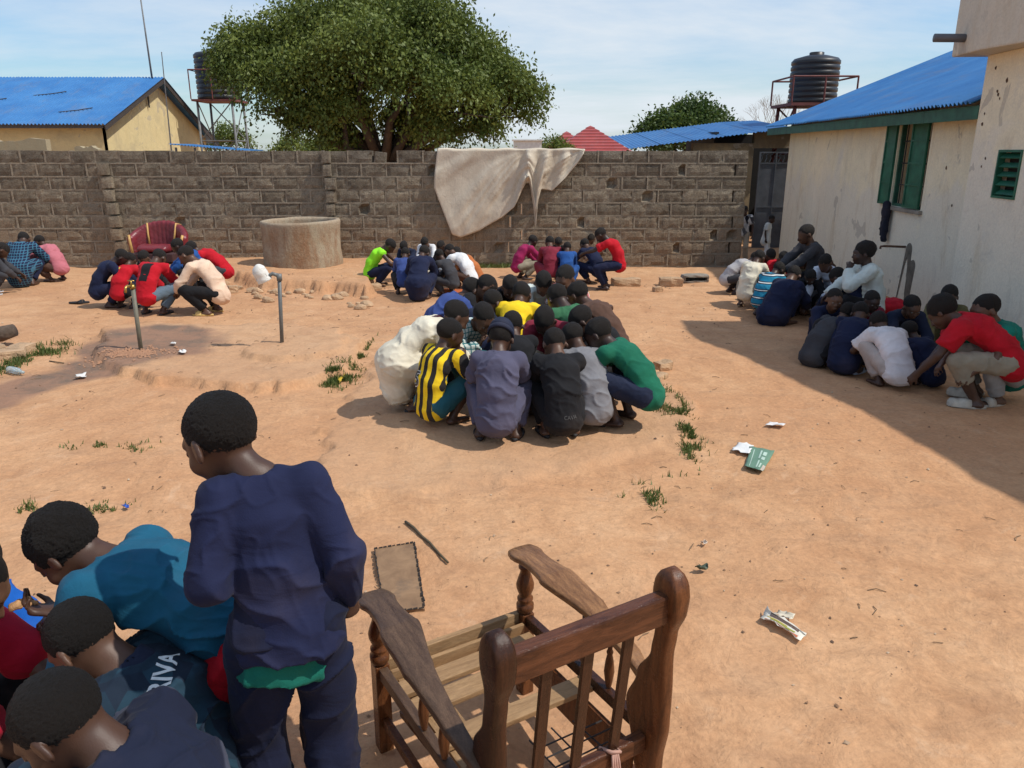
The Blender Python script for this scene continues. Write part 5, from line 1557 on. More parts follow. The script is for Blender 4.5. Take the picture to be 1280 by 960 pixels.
Js = stand(1.0, lean=7, pitch=30, yaw=42, tilt=-5, hands=((-.13, .16, .86), (.20, .06, .72)), ehint=((-.45, -1, -.3), (.25, -1, -.1)), feet=((-.115, 0, .065), (.10, -.03, .065)))
for k_, i_ in (('S0', -1), ('S1', 1)): Js[k_] = Js[k_] - np.array([i_ * .022, 0, 0])
Js['Hc'] = Js['Hc'] + np.array([-.05, .015, -.01]); Js['lk'] = 1.32; Js['pl'] = 2.6; Js['cuff'] = .86; Js['hd1'] = np.array([.12, .1, -.95]); Js['curl1'] = 1.1; Js['hn1'] = np.array([-.4, .8, .2])
def under(J, root, so, s):
    X = np.array([1., 0, 0])
    f = Field(J['P'] + np.array([-.3, -.25, -.25]) * s, J['P'] + np.array([.3, .25, .2]) * s, .007)
    f.cone(J['P'] + np.array([-.035, -.005, -.175])*s, J['P'] + np.array([-.01, 0, -.02])*s, .112*s, .095*s, .02, X, 1.30, cut_a=True)
    field_obj('undershirt', f, root, cloth_mat((.008, .12, .085)), .009, 21)
    f = Field(J['N'] - .15 * s, J['N'] + .15 * s, .006); up = nrm(J['N'] - J['C'])
    a = J['N'] - up * .055 * s
    f.cone(a, a + up * .055 * s, .068 * s, .056 * s, .003, X, 1.1, cut_b=True); f.cone(a, a + up * .12 * s, .056 * s, .052 * s, .002, X, 1.08, sub=True)
    field_obj('undershirt_collar', f, root, cloth_mat((.008, .12, .085)), .001, 22)
    # side vent flap and back seam of the smock
def smock():
    pass
person(276, 550, 22, .86, (.014, .018, .052), (.010, .013, .034), 'boy in a navy smock standing with his back turned beside the wooden chair', GI, J=Js, hY=1.84, sleeve='long', low=1.0, loose=1.5, hs=1.30,
       hem=('P', -.075), eyes=False, skin=SK, extra=under, flare=.012, h=.0055, det=True, hlev=6, folds=.0145, foldscale=.85, foldrot=(.6, .15, 1.2), pfrac=.97)

# ------------------------------------------------------------------ wooden armchair
WD = wood_mat('dark_wood', (.070, .026, .012), (.022, .009, .005), .24, 5, .001, (9, 9, 1))
WR = wood_mat('red_brown_wood', (.19, .068, .024), (.062, .022, .009), .24, 5, .001, (9, 9, 1.2))
WRX = wood_mat('rail_wood', (.150, .055, .024), (.040, .014, .007), .25, 5, .001, (1.2, 9, 9))
WG = wood_mat('greyed_shaded_wood', (.135, .080, .048), (.055, .030, .018), .42, 5, .0015, (9, 1.2, 9))  # left arm and rail: greyed tone, the arm's shade painted in
WA = wood_mat('sunlit_arm_wood', (.36, .18, .075), (.12, .05, .02), .34, 5, .0012, (9, 1.2, 9))  # right arm: lighter tone, sunlight on its top painted in
WP = wood_mat('pale_wood', (.43, .265, .13), (.25, .145, .068), .6, 5, .0015, (1.2, 9, 9))
WPY = wood_mat('pale_wood_long', (.40, .25, .125), (.24, .14, .066), .6, 5, .0015, (9, 1.2, 9))
def plank_curve(name, pts, thick_axis, parent, mat, nb=.012):
    """pts: list of (centre, half_a, half_b) sections; a is local x, b is local z or y; swept rounded section"""
    n = 20; v = []; f = []
    for (c, ha, hb, au, bu) in pts:
        for k in range(n):
            a = 2 * math.pi * (k + .5) / n; ca, sa = math.cos(a), math.sin(a)
            q = .38
            x = math.copysign(abs(ca) ** q, ca) * ha; y = math.copysign(abs(sa) ** q, sa) * hb
            v.append(Vector(c) + Vector(au) * x + Vector(bu) * y)
    for i in range(len(pts) - 1):
        for k in range(n):
            k2 = (k + 1) % n; f.append((i*n+k, i*n+k2, (i+1)*n+k2, (i+1)*n+k))
    f.append(tuple(range(n))[::-1]); f.append(tuple((len(pts)-1)*n + k for k in range(n)))
    me = pydata(name, v, f)
    bm = bmesh.new(); bm.from_mesh(me); bmesh.ops.recalc_face_normals(bm, faces=bm.faces[:]); bm.to_mesh(me); bm.free()
    o = mkobj(name, me, parent, mat, smooth=True); return o
def interp(tab, t):
    for (a, p), (b, q) in zip(tab, tab[1:]):
        if t <= b:
            u = (t - a) / (b - a); u = u * u * (3 - 2 * u); return [x + (y - x) * u for x, y in zip(p, q)]
    return list(tab[-1][1])
def build_chair():
    A = R(31.3); r = empty('wooden_armchair', (.197, 1.785, H(.2, 1.8)), A)
    tag(r, 'wooden armchair frame with curved arms and no cushion, seen from behind in the foreground', 'chair')
    # shaped back posts
    prof = [(0, (.015, .034)), (.16, (.02, .036)), (.30, (.038, .058)), (.45, (.046, .086)), (.58, (.024, .064)), (.70, (-.002, .032)), (.78, (-.012, .031)), (.87, (-.020, .050)), (.92, (-.022, .052)), (.955, (-.022, .046)), (.985, (-.022, .030)), (1.0, (-.022, .010))]
    for sx in (-1, 1):
        secs = []
        for i in range(64):
            t = i / 63; c, hw = interp(prof, t)
            thx = .022 + .010 * sstep(.8, .9, t); thx *= (1 if t < .95 else max(.35, math.sqrt(max(0, 1 - ((t - .95) / .055) ** 2))))
            secs.append(((sx * .285, c, t * .965), thx, hw, (1, 0, 0), (0, 1, 0)))
        plank_curve('back_post', secs, 'x', r, WD if sx < 0 else WR)
    # rails
    MB().box((-.262, -.045, .805), (.262, .000, .895)).build('top_rail', WRX, r, bevel=.008)
    MB().box((-.262, .018, .315), (.262, .052, .375)).build('lower_rail', WRX, r, bevel=.006)
    for x in (-.135, .0, .14):
        b = MB(); b.bar((x, .030, .372), (x, -.018, .808), .034, .013, (0, 1, 0)); b.build('back_slat', WD, r, bevel=.002)
    # arms
    path = [(0, (.300, -.02 + .05, .500)), (.2, (.318, .16, .548)), (.45, (.322, .38, .600)), (.7, (.300, .58, .628)), (.9, (.300, .745, .625)), (1, (.305, .84, .612))]
    wid = [(0, (.020,)), (.25, (.030,)), (.5, (.050,)), (.66, (.068,)), (.82, (.050,)), (.94, (.062,)), (1.0, (.046,))]
    for sx in (-1, 1):
        secs = []; N_ = 40
        for i in range(N_):
            t = i / (N_ - 1); p = interp(path, t); w = interp(wid, t)[0]
            if t > .97: w *= 1
            k = 1 if i not in (0, N_ - 1) else .6
            secs.append(((sx * p[0], p[1], p[2]), w * k, .0155 * k, (1, 0, 0), (0, -.12, 1)))
        plank_curve('arm_rest', secs, 'z', r, WG if sx < 0 else WA)
        # turned front post
        pr = [(.030, 0), (.034, .01), (.034, .03), (.024, .036), (.031, .050), (.031, .058), (.022, .066), (.027, .080), (.034, .100), (.035, .118), (.028, .142), (.020, .165), (.019, .178), (.026, .186), (.026, .196), (.018, .202), (.022, .235), (.001, .236)]
        o = MB().lathe(pr, 24).build('turned_post', WR, r, True); o.location = (sx * .300, .775, .378)
        for (y, z1) in ((.26, .560), (.40, .588)):
            sp = [(.009, 0), (.013, .02), (.018, .06), (.014, .10), (.009, .125), (.012, .135), (.008, .145), (.010, z1 - .37), (.001, z1 - .37)]
            o = MB().lathe(sp, 16).build('spindle', WR, r, True); o.location = (sx * .305, y, .372)
        MB().box((sx * .30 - .026, .748, 0), (sx * .30 + .026, .802, .372)).build('front_leg', WR, r, bevel=.005)
        MB().box((sx * .30 - .016, .065, .325), (sx * .30 + .016, .747, .368)).build('side_rail', WG if sx < 0 else WD, r, bevel=.004)
        MB().box((sx * .30 - .013, .05, .12), (sx * .30 + .013, .747, .16)).build('stretcher', WR, r, bevel=.004)
    MB().bar((-.262, .06, .30), (-.235, .74, .16), .03, .022).build('side_brace', WR, r)
    MB().box((.245, .07, .16), (.262, .735, .300)).build('side_board', WR, r, bevel=.003)
    # seat: front rails and pale planks
    MB().box((-.273, .775, .300), (.273, .800, .372)).build('front_rail', WP, r, bevel=.003)
    MB().box((-.273, .735, .290), (.273, .752, .345)).build('inner_rail', WP, r, bevel=.003)
    rs = random.Random(2)
    for (y, w, z) in ((.655, .075, .318), (.545, .085, .320), (.36, .075, .318)):
        b = MB(); b.box((-.283, y - w/2, z), (.283, y + w/2, z + .020), Matrix.Rotation(rs.uniform(-.02, .02), 4, 'Z')); b.build('seat_plank', WP, r, bevel=.003)
    for x in (-.235, -.165):
        MB().box((x - .018, .10, .292), (x + .018, .73, .312)).build('seat_batten', WPY, r, bevel=.002)
    # webbing beneath the planks and a rag tied to the rail
    b = MB()
    for k in range(3, 7): b.tube([(-.26 + .087*k, .06, .300), (-.25 + .085*k, .28, .286 - .01 * (k % 2))], .003, 5)
    for k in range(4): b.tube([(.0, .08 + .045*k, .297), (.26, .085 + .043*k, .294)], .003, 5)
    b.build('webbing', simple_mat('dark_cord', (.035, .03, .028), .9), r)
    b = MB()
    for k in range(4): b.tube([(.125 + .006*k, .012, .378), (.12 + .008*k, .002, .345), (.128 + .008*k, .006, .305), (.118 + .014*k, -.004, .262 + .012*k)], .004, 5)
    b.tube([(.115, .060, .365), (.12, .010, .385), (.15, .008, .375), (.155, .06, .36)], .006, 6)
    b.build('tied_rag', simple_mat('pink_rag', (.45, .26, .20), .9), r, True)
build_chair()

# ------------------------------------------------------------------ well, standpipes
def build_well():
    p = G(371, 334); r = empty('well_ring', (p.x, p.y - .0 + .45, p.z - .05)); tag(r, 'round concrete well ring stained brown, standing before the block wall', 'well')
    n_ = 56; Hh = .80; prof = []
    prof = [(.67, 0), (.675, .1), (.66, .3), (.655, .5), (.66, .70), (.67, .76), (.66, Hh), (.60, Hh + .005), (.585, Hh - .05), (.58, .3), (.58, .05)]
    b = MB().lathe(prof, n_); v = []
    P = np.array(b.v); d = vnoise(P * 3.1) * .014 + vnoise(P * 11) * .006; rr = P[:, :2] / (np.linalg.norm(P[:, :2], axis=1, keepdims=True) + 1e-6)
    P[:, :2] += rr * d[:, None]; P[:, 2] += .018 * vnoise(P[:, :] * 4 + 9) * (P[:, 2] > .8) + P[:, 0] * .012
    b.v = [tuple(q) for q in P]
    m, n, l, bs = nt('well_cement'); vv = worldpos(n)
    f1 = noise(n, l, 2.2, 8, .7, vv, .6); s = n.new('ShaderNodeSeparateXYZ'); l.new(vv, s.inputs[0])
    c = ramp(n, l, f1, [(.3, (.33, .22, .125)), (.55, (.37, .30, .205)), (.75, (.43, .36, .26))])
    c = mixc(n, l, ramp(n, l, noise(n, l, 3.0, 8, .7, mapped(n, l, vv, (1.5, 1.5, .5)), .8), [(.42, 0.0), (.62, .8)]), c, (.25, .125, .06))
    mr = n.new('ShaderNodeMapRange'); mr.inputs[1].default_value = .95; mr.inputs[2].default_value = 1.30; l.new(s.outputs[2], mr.inputs[0])
    c = mixc(n, l, mr.outputs[0], c, (.40, .33, .24))
    c = mixc(n, l, 1.0, c, ramp(n, l, noise(n, l, 30, 6, .7, vv), [(.3, .75), (.7, 1.1)]), 'MULTIPLY')
    l.new(c, bs.inputs['Base Color']); bs.inputs['Roughness'].default_value = .95; bump(n, l, bs, f1, .02); bump(n, l, bs, noise(n, l, 30, 6, .7, vv), .008)
    b.build('ring_wall', m, r, True)
    w = MB(); w.add([(.57 * math.cos(a * math.pi / 14), .57 * math.sin(a * math.pi / 14), .12) for a in range(28)], [tuple(range(28))]); w.build('water', simple_mat('dark_water', (.01, .012, .012), .08), r)
build_well()
PIPE = simple_mat('grey_pipe', (.13, .135, .13), .45, .3, 12); PIPE2 = simple_mat('olive_pipe', (.16, .15, .11), .6, .3, 12); BRASS = simple_mat('brass', (.45, .29, .08), .35, .25, 20, metal=.8)
def pipe1():
    p = G(176, 437); q = at_y(166, 360, p.y + .02); r = empty('standpipe', p); tag(r, 'olive standpipe with a brass tap leaning in front of the red-shirted boys', 'standpipe')
    d = Vector(q) - p
    MB().tube([(0, 0, -.1), tuple(d)], .022, 12).build('pipe', PIPE2, r, True)
    b = MB(); b.tube([tuple(d), (d.x, 0, d.z + .03)], .028, 10); b.tube([(d.x, 0, d.z + .02), (d.x - .02, -.05, d.z + .03), (d.x - .02, -.09, d.z + .02), (d.x - .02, -.10, d.z - .03)], [.014, .016, .014, .012], 8); b.tube([(d.x, 0, d.z + .03), (d.x, 0, d.z + .075)], .009, 8)
    b.tube([(d.x - .035, 0, d.z + .078), (d.x + .035, 0, d.z + .078)], .007, 6); b.build('tap', BRASS, r, True)
pipe1()
def pipe2():
    p = G(352, 428); q = at_y(349, 346, p.y); r = empty('standpipe', p); tag(r, 'grey standpipe with a short elbow, right of the olive one', 'standpipe')
    d = Vector(q) - p
    MB().tube([(0, 0, -.1), tuple(d)], .020, 12).build('pipe', PIPE, r, True)
    b = MB(); b.tube([(d.x, 0, d.z - .04), (d.x, 0, d.z + .03)], .028, 12); b.tube([(d.x, 0, d.z + .01), (d.x - .06, -.02, d.z + .035), (d.x - .13, -.03, d.z + .0), (d.x - .15, -.03, d.z - .02)], [.022, .02, .018, .016], 8)
    b.build('elbow', PIPE, r, True)
    # white container hung over the spout
    f = Field((-.13, -.12, -.14), (.13, .12, .16), .009)
    f.cone((0, 0, -.07), (0, 0, .05), .078, .070, .01, (0, 1, 0), .85, cut_a=True); f.cone((0, 0, .04), (.012, 0, .095), .066, .030, .02); f.cone((0, 0, -.12), (0, 0, .04), .066, .060, .0, (0, 1, 0), .84, sub=True)
    o = field_obj('plastic_jug', f, None, simple_mat('white_plastic', (.70, .68, .62), .5, .1, 9), .004, 3); o.location = (p.x + d.x - .17, p.y - .02, p.z + d.z + .015); o.rotation_euler = (R(8), R(-24), 0)
    tag(o, 'white plastic container upside down over the spout of the grey standpipe', 'container')
pipe2()

# ------------------------------------------------------------------ burgundy armchair by the wall
def sofa():
    p = at_z(190, 345, .2); r = empty('padded_armchair', (p.x + .0, 13.6, H(p.x, 13.6)), R(178)); r.scale = (.76,) * 3; tag(r, 'worn burgundy padded armchair with gold piping against the wall', 'armchair')
    m = simple_mat('burgundy_vinyl', (.17, .018, .024), .38, .25, 5, .004, 30); g = simple_mat('gold_piping', (.55, .32, .10), .6, .2)
    def ar(t): # half-ring plan from left arm round the back to the right arm
        a = math.pi * t; return np.array([.56 * math.cos(a), -.40 * math.sin(a) - .02, 0])
    for (t0, t1, nm) in ((.0, .30, 'arm'), (.31, .69, 'backrest'), (.70, 1.0, 'arm')):
        f = Field((-.85, -.75, -.05), (.85, .5, 1.1), .02)
        k = 7
        for i in range(k):
            t = t0 + .02 + (t1 - t0 - .04) * i / (k - 1); c = ar(t); top = .52 + .32 * math.sin(math.pi * t) ** 1.2
            f.cone(c + [0, .02, .12], c * 1.12 + [0, 0, top], .075, .085, .02)
        field_obj(nm, f, r, m, .004, int(t0 * 10) + 1)
    for t in (.305, .695):
        c = ar(t); top = .52 + .32 * math.sin(math.pi * t) ** 1.2
        MB().tube([tuple(c * .88 + [0, .08, .40]), tuple(c * .98 + [0, .07, top * .8]), tuple(c * 1.06 + [0, .03, top + .085]), tuple(c * 1.22 + [0, -.05, top + .04])], .022, 8).build('piping', g, r, True)
    for t in (.02, .98):
        c = ar(t); MB().tube([tuple(c + [0, .1, .15]), tuple(c * 1.08 + [0, .1, .50]), tuple(c*1.12 + [0, .06, .62])], .03, 8).build('piping', g, r, True)
    f = Field((-.6, -.5, .1), (.6, .5, .5), .02); f.cone((-.28, .08, .33), (.28, .08, .33), .10, .10, .02, (0, 1, 0), 2.6); field_obj('seat_cushion', f, r, m, .006, 8)
    MB().box((-.5, -.35, .05), (.5, .36, .24)).build('base', simple_mat('sofa_base', (.05, .02, .02), .8), r, bevel=.02)
sofa()

# ------------------------------------------------------------------ bowls
STEEL = simple_mat('enamel', (.55, .56, .57), .25, .08, 10, metal=.7)
FOODM = simple_mat('porridge', (.50, .27, .12), .8)
RICE = simple_mat('rice', (.62, .55, .42), .8, .15, 60, .004, 120)
def bowl(u, v, rad, label, fm=RICE, dz=0):
    p = G(u, v); r = empty('bowl', p); tag(r, label, 'bowl', 'food bowls on the ground')
    pr = [(.001, .004), (rad * .6, .004), (rad * .85, .045), (rad * .98, .088), (rad * 1.06, .094), (rad * 1.06, .099), (rad * .95, .093), (rad * .80, .05), (rad * .55, .014), (.001, .012)]
    MB().lathe(pr, 32).build('basin', STEEL, r, True)
    b = MB().lathe([(rad * .86, .062), (rad * .5, .082), (.001, .095)], 28); b.build('food', fm, r, True)
bowl(640, 470, .26, 'wide metal bowl in the middle of the central ring of boys')
bowl(1012, 392, .22, 'metal bowl with white food between the farther shaded group and the turned boy')
bowl(1085, 440, .22, 'metal bowl hidden among the nearer shaded group')
bowl(205, 362, .22, 'metal bowl in the ring before the burgundy armchair')
bowl(30, 330, .22, 'metal bowl in the leftmost ring')
bowl(535, 345, .22, 'metal bowl in the ring right of the well')
bowl(712, 335, .22, 'metal bowl in the ring by the wall')
p = at_z(-20, 880, .2); bowl(-14, 948, .24, 'metal bowl of porridge between the boys at the lower left', FOODM)

# ------------------------------------------------------------------ loose things in the yard
def rough_box(name, label, cat, u, v, L, W, Hh, rz, mat, seed=1, hollow=False, group=None, tilt=0):
    p = G(u, v); bm = bmesh.new(); bmesh.ops.create_cube(bm, size=1)
    bmesh.ops.subdivide_edges(bm, edges=bm.edges[:], cuts=3, use_grid_fill=True)
    P = np.array([x.co for x in bm.verts]) * np.array([L, W, Hh]); N = P / (np.abs(P) / np.array([L, W, Hh])).max(1)[:, None]
    d = vnoise(P * 9 + seed * 5) * .018 + vnoise(P * 26 + seed) * .008
    for x, q, dd in zip(bm.verts, P, d): 
        cr_ = sum(abs(abs(a) - b / 2) < 1e-4 for a, b in zip(q, (L, W, Hh)))
        x.co = Vector(q) * (1 - .035 * max(0, cr_ - 1)) + Vector(q).normalized() * float(dd)
    if hollow:
        bmesh.ops.delete(bm, geom=[f for f in bm.faces if f.normal.y < -.8 and abs(f.calc_center_median().z) < Hh * .3 and (abs(abs(f.calc_center_median().x) - L * .125) < L * .1 or abs(abs(f.calc_center_median().x) - L * .33) < .02)], context='FACES')
    me = bpy.data.meshes.new(name); bm.to_mesh(me); bm.free()
    o = mkobj(name, me, None, mat); o.location = (p.x, p.y, p.z + Hh * .42); o.rotation_euler = (tilt, 0, rz); tag(o, label, cat, group)
    if hollow: md = o.modifiers.new('wall', 'SOLIDIFY'); md.thickness = .03; md.offset = -1
    return o
SANDB = simple_mat('sand_block', (.44, .29, .17), .95, .3, 5, .012, 40)
rough_box('loose_block', 'broken sandy block lying right of the ring by the wall', 'block', 782, 357, .44, .22, .13, R(4), SANDB, 1)
rough_box('loose_block', 'cracked sandy block between the broken block and the hollow block', 'block', 838, 357, .38, .2, .14, R(-6), SANDB, 2)
rough_box('hollow_block', 'grey hollow cement block lying beside the cracked sandy block', 'block', 868, 352, .44, .22, .13, R(6), CONC, 3, True)
rough_box('stone', 'small chipped stone in front of the cracked sandy block', 'stone', 822, 364, .14, .1, .07, .3, SANDB, 4)
rough_box('stone', 'pale flat stone right of the green-shirted boy', 'stone', 828, 462, .16, .13, .09, .5, SANDB, 5)
rough_box('stone', 'worn stone half sunk near the back of the middle ring', 'stone', 822, 474, .22, .12, .05, .9, SANDB, 9)
rough_box('stone', 'knobbly stone at the edge of the well platform', 'stone', 292, 366, .14, .12, .12, .5, SANDB, 6)
rough_box('stone', 'flat stone slab set at the right end of the well platform', 'stone', 467, 362, .20, .2, .10, .5, SANDB, 7)
for k, (u, v, L) in enumerate(((8, 448, .36), (26, 442, .28), (-14, 440, .4))):
    rough_box('rubble_stone', ('pale flat rubble slab at the left edge by the grass', 'lumpy tan rubble piece right of the pale slab', 'rubble piece cut by the left edge')[k], 'stone', u, v, L, .2, .1, .5 + k, SANDB, 12 + k)
def log():
    p = G(4, 432); o = MB().tube([(-.28, -.03, .10), (0, 0, .13), (.14, .03, .17)], [.07, .085, .07], 12).build('log_stump', simple_mat('bark2', (.10, .07, .05), .95, .4, 8, .02, 20), None, True); o.location = p; tag(o, 'short weathered log on the rubble at the left edge', 'log')
log()
def bottle():
    p = G(12, 466); b = MB().lathe([(.001, 0), (.032, 0), (.034, .02), (.034, .15), (.015, .2), (.014, .235), (.001, .236)], 16); m, n, l, bs = nt('clear_plastic'); bs.inputs['Base Color'].default_value = (.7, .78, .76, 1); bs.inputs['Roughness'].default_value = .2; bs.inputs['Transmission Weight'].default_value = .6
    o = b.build('plastic_bottle', m, None, True); o.location = (p.x, p.y, p.z + .035); o.rotation_euler = (R(90), 0, R(62)); tag(o, 'crushed clear plastic bottle on the damp earth at the left', 'bottle')
bottle()
def stick(pts, rad, name, label, m):
    P = [G(u, v) for u, v in pts]; o0 = P[0]; b = MB().tube([(q.x - o0.x, q.y - o0.y, q.z - o0.z + rad * (1.1 + .5 * (i % 2))) for i, q in enumerate(P)], [rad * (1 - .05 * i) for i in range(len(P))], 8)
    o = b.build(name, m, None, True); o.location = o0; tag(o, label, 'stick')
stick([(507, 654), (517, 662), (527, 672), (537, 681), (548, 693), (560, 706)], .0085, 'stick', 'thin dark stick on the earth beyond the wooden chair', simple_mat('stick_bark', (.085, .065, .035), .9, .3, 30, .003, 90))
stick([(62, 452), (80, 455)], .006, 'stick', 'tiny stick by the grass tuft at the left', simple_mat('stick_bark', (.085, .065, .035), .9))
def board():
    q = [G(468, 690), G(518, 682), G(531, 764), G(481, 771)]
    c = sum(q, Vector()) / 4; r = empty('seat_board', c); tag(r, 'worn brown board with a dark rim lying flat left of the chair', 'board')
    up = .014; n_ = 8; v = []; f = []
    for zz in (.002, up):
        for j in range(n_ + 1):
            for i in range(n_ + 1):
                s, t = i / n_, j / n_; p = q[0].lerp(q[1], s).lerp(q[3].lerp(q[2], s), t) - c
                v.append((p.x, p.y, p.z + zz + .008 * math.sin(3 * s + t) * t + .004))
    W = n_ + 1; M_ = W * W
    for j in range(n_):
        for i in range(n_): f.append((j*W+i, j*W+i+1, (j+1)*W+i+1, (j+1)*W+i)[::-1]); f.append((M_+j*W+i, M_+j*W+i+1, M_+(j+1)*W+i+1, M_+(j+1)*W+i))
    for i in range(n_):
        for (a, b_) in ((i, i+1), (n_*W+i, n_*W+i+1), (i*W, (i+1)*W), (i*W+n_, (i+1)*W+n_)): f.append((a, b_, b_+M_, a+M_))
    m, n, l, bs = nt('hardboard'); vv = coords(n); c_ = ramp(n, l, noise(n, l, 7, 7, .65, vv, .5), [(.3, (.17, .095, .048)), (.7, (.33, .20, .105))]); c_ = mixc(n, l, ramp(n, l, noise(n, l, 5, 5, .6, vv), [(.56, 0.0), (.7, .6)]), c_, (.07, .055, .045)); l.new(c_, bs.inputs['Base Color']); bs.inputs['Roughness'].default_value = .8
    me = pydata('panel', v, f); bm = bmesh.new(); bm.from_mesh(me); bmesh.ops.recalc_face_normals(bm, faces=bm.faces[:]); bm.to_mesh(me); bm.free()
    mkobj('panel', me, r, m)
    b = MB(); rs = random.Random(1)
    def edge(a, b_, n2):
        for i in range(n2):
            s = a.lerp(b_, i / n2) - c; e = a.lerp(b_, (i + .8) / n2) - c
            b.tube([(s.x, s.y, s.z + .020), (e.x + rs.uniform(-.003, .003), e.y, e.z + .022)], rs.uniform(.003, .0065), 5)
    edge(q[0], q[1], 9); edge(q[0], q[3], 16); edge(q[1], q[2], 14); edge(q[3], q[2], 7)
    tag(b.build('frayed_rim', simple_mat('dark_rim', (.03, .022, .018), .9), r), kind='stuff')
board()
def paper(name, label, pts, c, cat='litter', curl=.012, seed=0, marks=None, cmk=None):
    q = [G(u, v) for u, v in pts]; c0 = sum(q, Vector()) / 4; n_ = 9; v = []; f = []
    for j in range(n_ + 1):
        for i in range(n_ + 1):
            s, t = i / n_, j / n_; p = q[0].lerp(q[1], s).lerp(q[3].lerp(q[2], s), t) - c0
            w = vnoise(np.array([[s * 3 + seed, t * 3, seed * 1.7]]))[0]
            e = .012 * vnoise(np.array([[s * 7 + seed, t * 7, 3.3]]))[0] * (1 if i in (0, n_) or j in (0, n_) else 0)
            v.append((p.x + e, p.y + e, p.z + .010 + curl * (w + 1) * .8 + .02 * (abs(s - .5) ** 3) * 4 * curl / .012))
    W = n_ + 1
    for j in range(n_):
        for i in range(n_): f.append((j*W+i, (j+1)*W+i, (j+1)*W+i+1, j*W+i+1))
    r = empty(name, c0); tag(r, label, cat)
    o = mkobj('sheet', pydata('sheet', v, f), r, simple_mat('paper_' + str(seed), c, .6, .08, 12), smooth=True)
    md = o.modifiers.new('t', 'SOLIDIFY'); md.thickness = .0012
    if marks:
        rs = random.Random(seed); bvh = [Vector(x) for x in v]
        for (s0, s1, t0, t1, cc) in marks:
            vv = []; ff = []; k = 6
            for j in range(k + 1):
                for i in range(k + 1):
                    s, t = s0 + (s1 - s0) * i / k, t0 + (t1 - t0) * j / k; a, b_ = s * n_, t * n_; ia, ib = min(int(a), n_-1), min(int(b_), n_-1); fa_, fb = a - ia, b_ - ib
                    p = bvh[ib*W+ia].lerp(bvh[ib*W+ia+1], fa_).lerp(bvh[(ib+1)*W+ia].lerp(bvh[(ib+1)*W+ia+1], fa_), fb); vv.append((p.x, p.y, p.z + .002))
            for j in range(k):
                for i in range(k): ff.append((j*(k+1)+i, (j+1)*(k+1)+i, (j+1)*(k+1)+i+1, j*(k+1)+i+1))
            mkobj('print', pydata('print', vv, ff), r, simple_mat('ink_%d%d%d' % tuple(int(x * 99) for x in cc), cc, .6), smooth=True)
paper('paper_scrap', 'white crumpled paper square left of the green printed sheet', [(914, 566), (921, 557), (941, 561), (936, 572)], (.72, .72, .70), seed=1)
gw = (.42, .55, .46)
paper('printed_sheet', 'green printed sheet lying on the earth beside the white paper', [(930, 589), (937, 562), (967, 567), (953, 594)], (.13, .24, .165), seed=2, marks=[(.1, .45, .55, .62, gw), (.55, .9, .5, .58, gw), (.12, .35, .68, .76, gw), (.5, .62, .64, .8, gw), (.68, .85, .64, .8, gw), (.1, .9, .2, .24, gw), (.0, .3, .84, .99, (.5, .42, .34))])
paper('paper_scrap', 'thin white paper strip farthest of the litter on the right', [(956, 534), (962, 531), (982, 533), (978, 537)], (.72, .70, .68), seed=3)
paper('carton_sleeve', 'opened cream carton sleeve with coloured print on the earth right of the chair', [(950, 777), (957, 767), (1008, 797), (1001, 805)], (.66, .62, .52), seed=4,
      marks=[(.02, .18, .1, .9, (.42, .12, .05)), (.30, .44, .2, .8, (.30, .30, .05)), (.46, .52, .1, .6, (.6, .45, .1)), (.60, .66, .15, .85, (.12, .06, .04)), (.70, .76, .15, .85, (.12, .06, .04)), (.80, .86, .15, .85, (.12, .06, .04))])
paper('paper_scrap', 'folded cream flap behind the carton sleeve', [(966, 772), (972, 768), (993, 775), (987, 782)], (.62, .55, .42), seed=5)
paper('paper_scrap', 'narrow white strip on the damp earth at the left', [(92, 476), (96, 472), (108, 469), (106, 474)], (.66, .64, .6), seed=6)
paper('paper_scrap', 'white scrap right of the olive standpipe foot', [(223, 443), (225, 440), (233, 441), (230, 444)], (.66, .64, .6), seed=7)
paper('paper_scrap', 'tiny white scrap behind the olive standpipe foot', [(213, 432), (215, 430), (220, 431), (218, 433)], (.66, .64, .6), seed=8)
paper('wrapper', 'small blue wrapper above the teal-shirted boy', [(154, 637), (157, 635), (162, 636), (160, 639)], (.03, .10, .45), seed=9)
paper('wrapper', 'small yellow wrapper by the central grass tuft', [(422, 474), (424, 471), (431, 472), (429, 476)], (.75, .5, .05), seed=10)
paper('paper_scrap', 'tiny cream scrap in the open earth right of the ring', [(876, 682), (879, 680), (884, 681), (882, 685)], (.6, .5, .4), seed=11)
paper('leaf_scrap', 'withered green leaf by the right back post of the chair', [(868, 717), (873, 713), (886, 714), (880, 719)], (.06, .08, .05), seed=12, curl=.02)
def flipflop():
    p = G(94, 380); m = sandal_mesh('flip').copy(); m.materials.append(rubber(BLK)); o = mkobj('flip_flop', m, None); o.location = (p.x, p.y, p.z + .01); o.rotation_euler = (0, 0, R(-80)); o.scale = (1.1,) * 3; tag(o, 'lone dark flip-flop on the earth left of the ring by the armchair', 'sandal')
flipflop()
def cushion(u, v, a, b_, hgt, rz, c, label, name='cushion', cat='cushion'):
    p = G(u, v); f = Field((-a - .05, -b_ - .05, -.02), (a + .05, b_ + .05, hgt + .08), .018)
    f.cone((-a * .6, 0, hgt * .5), (a * .6, 0, hgt * .5), hgt * .55, hgt * .5, .02, (0, 1, 0), b_ / hgt * 1.6)
    o = field_obj(name, f, None, cloth_mat(c), .012, 5); o.location = p; o.rotation_euler = (0, 0, rz); tag(o, label, cat)
cushion(1098, 392, .42, .22, .20, R(12), (.50, .012, .03), 'bright red cushion under the man in the pale striped shirt')
cushion(565, 366, .26, .14, .05, 0, (.45, .12, .04), 'flat orange mat under the white-shirted boy by the well', 'mat', 'mat')

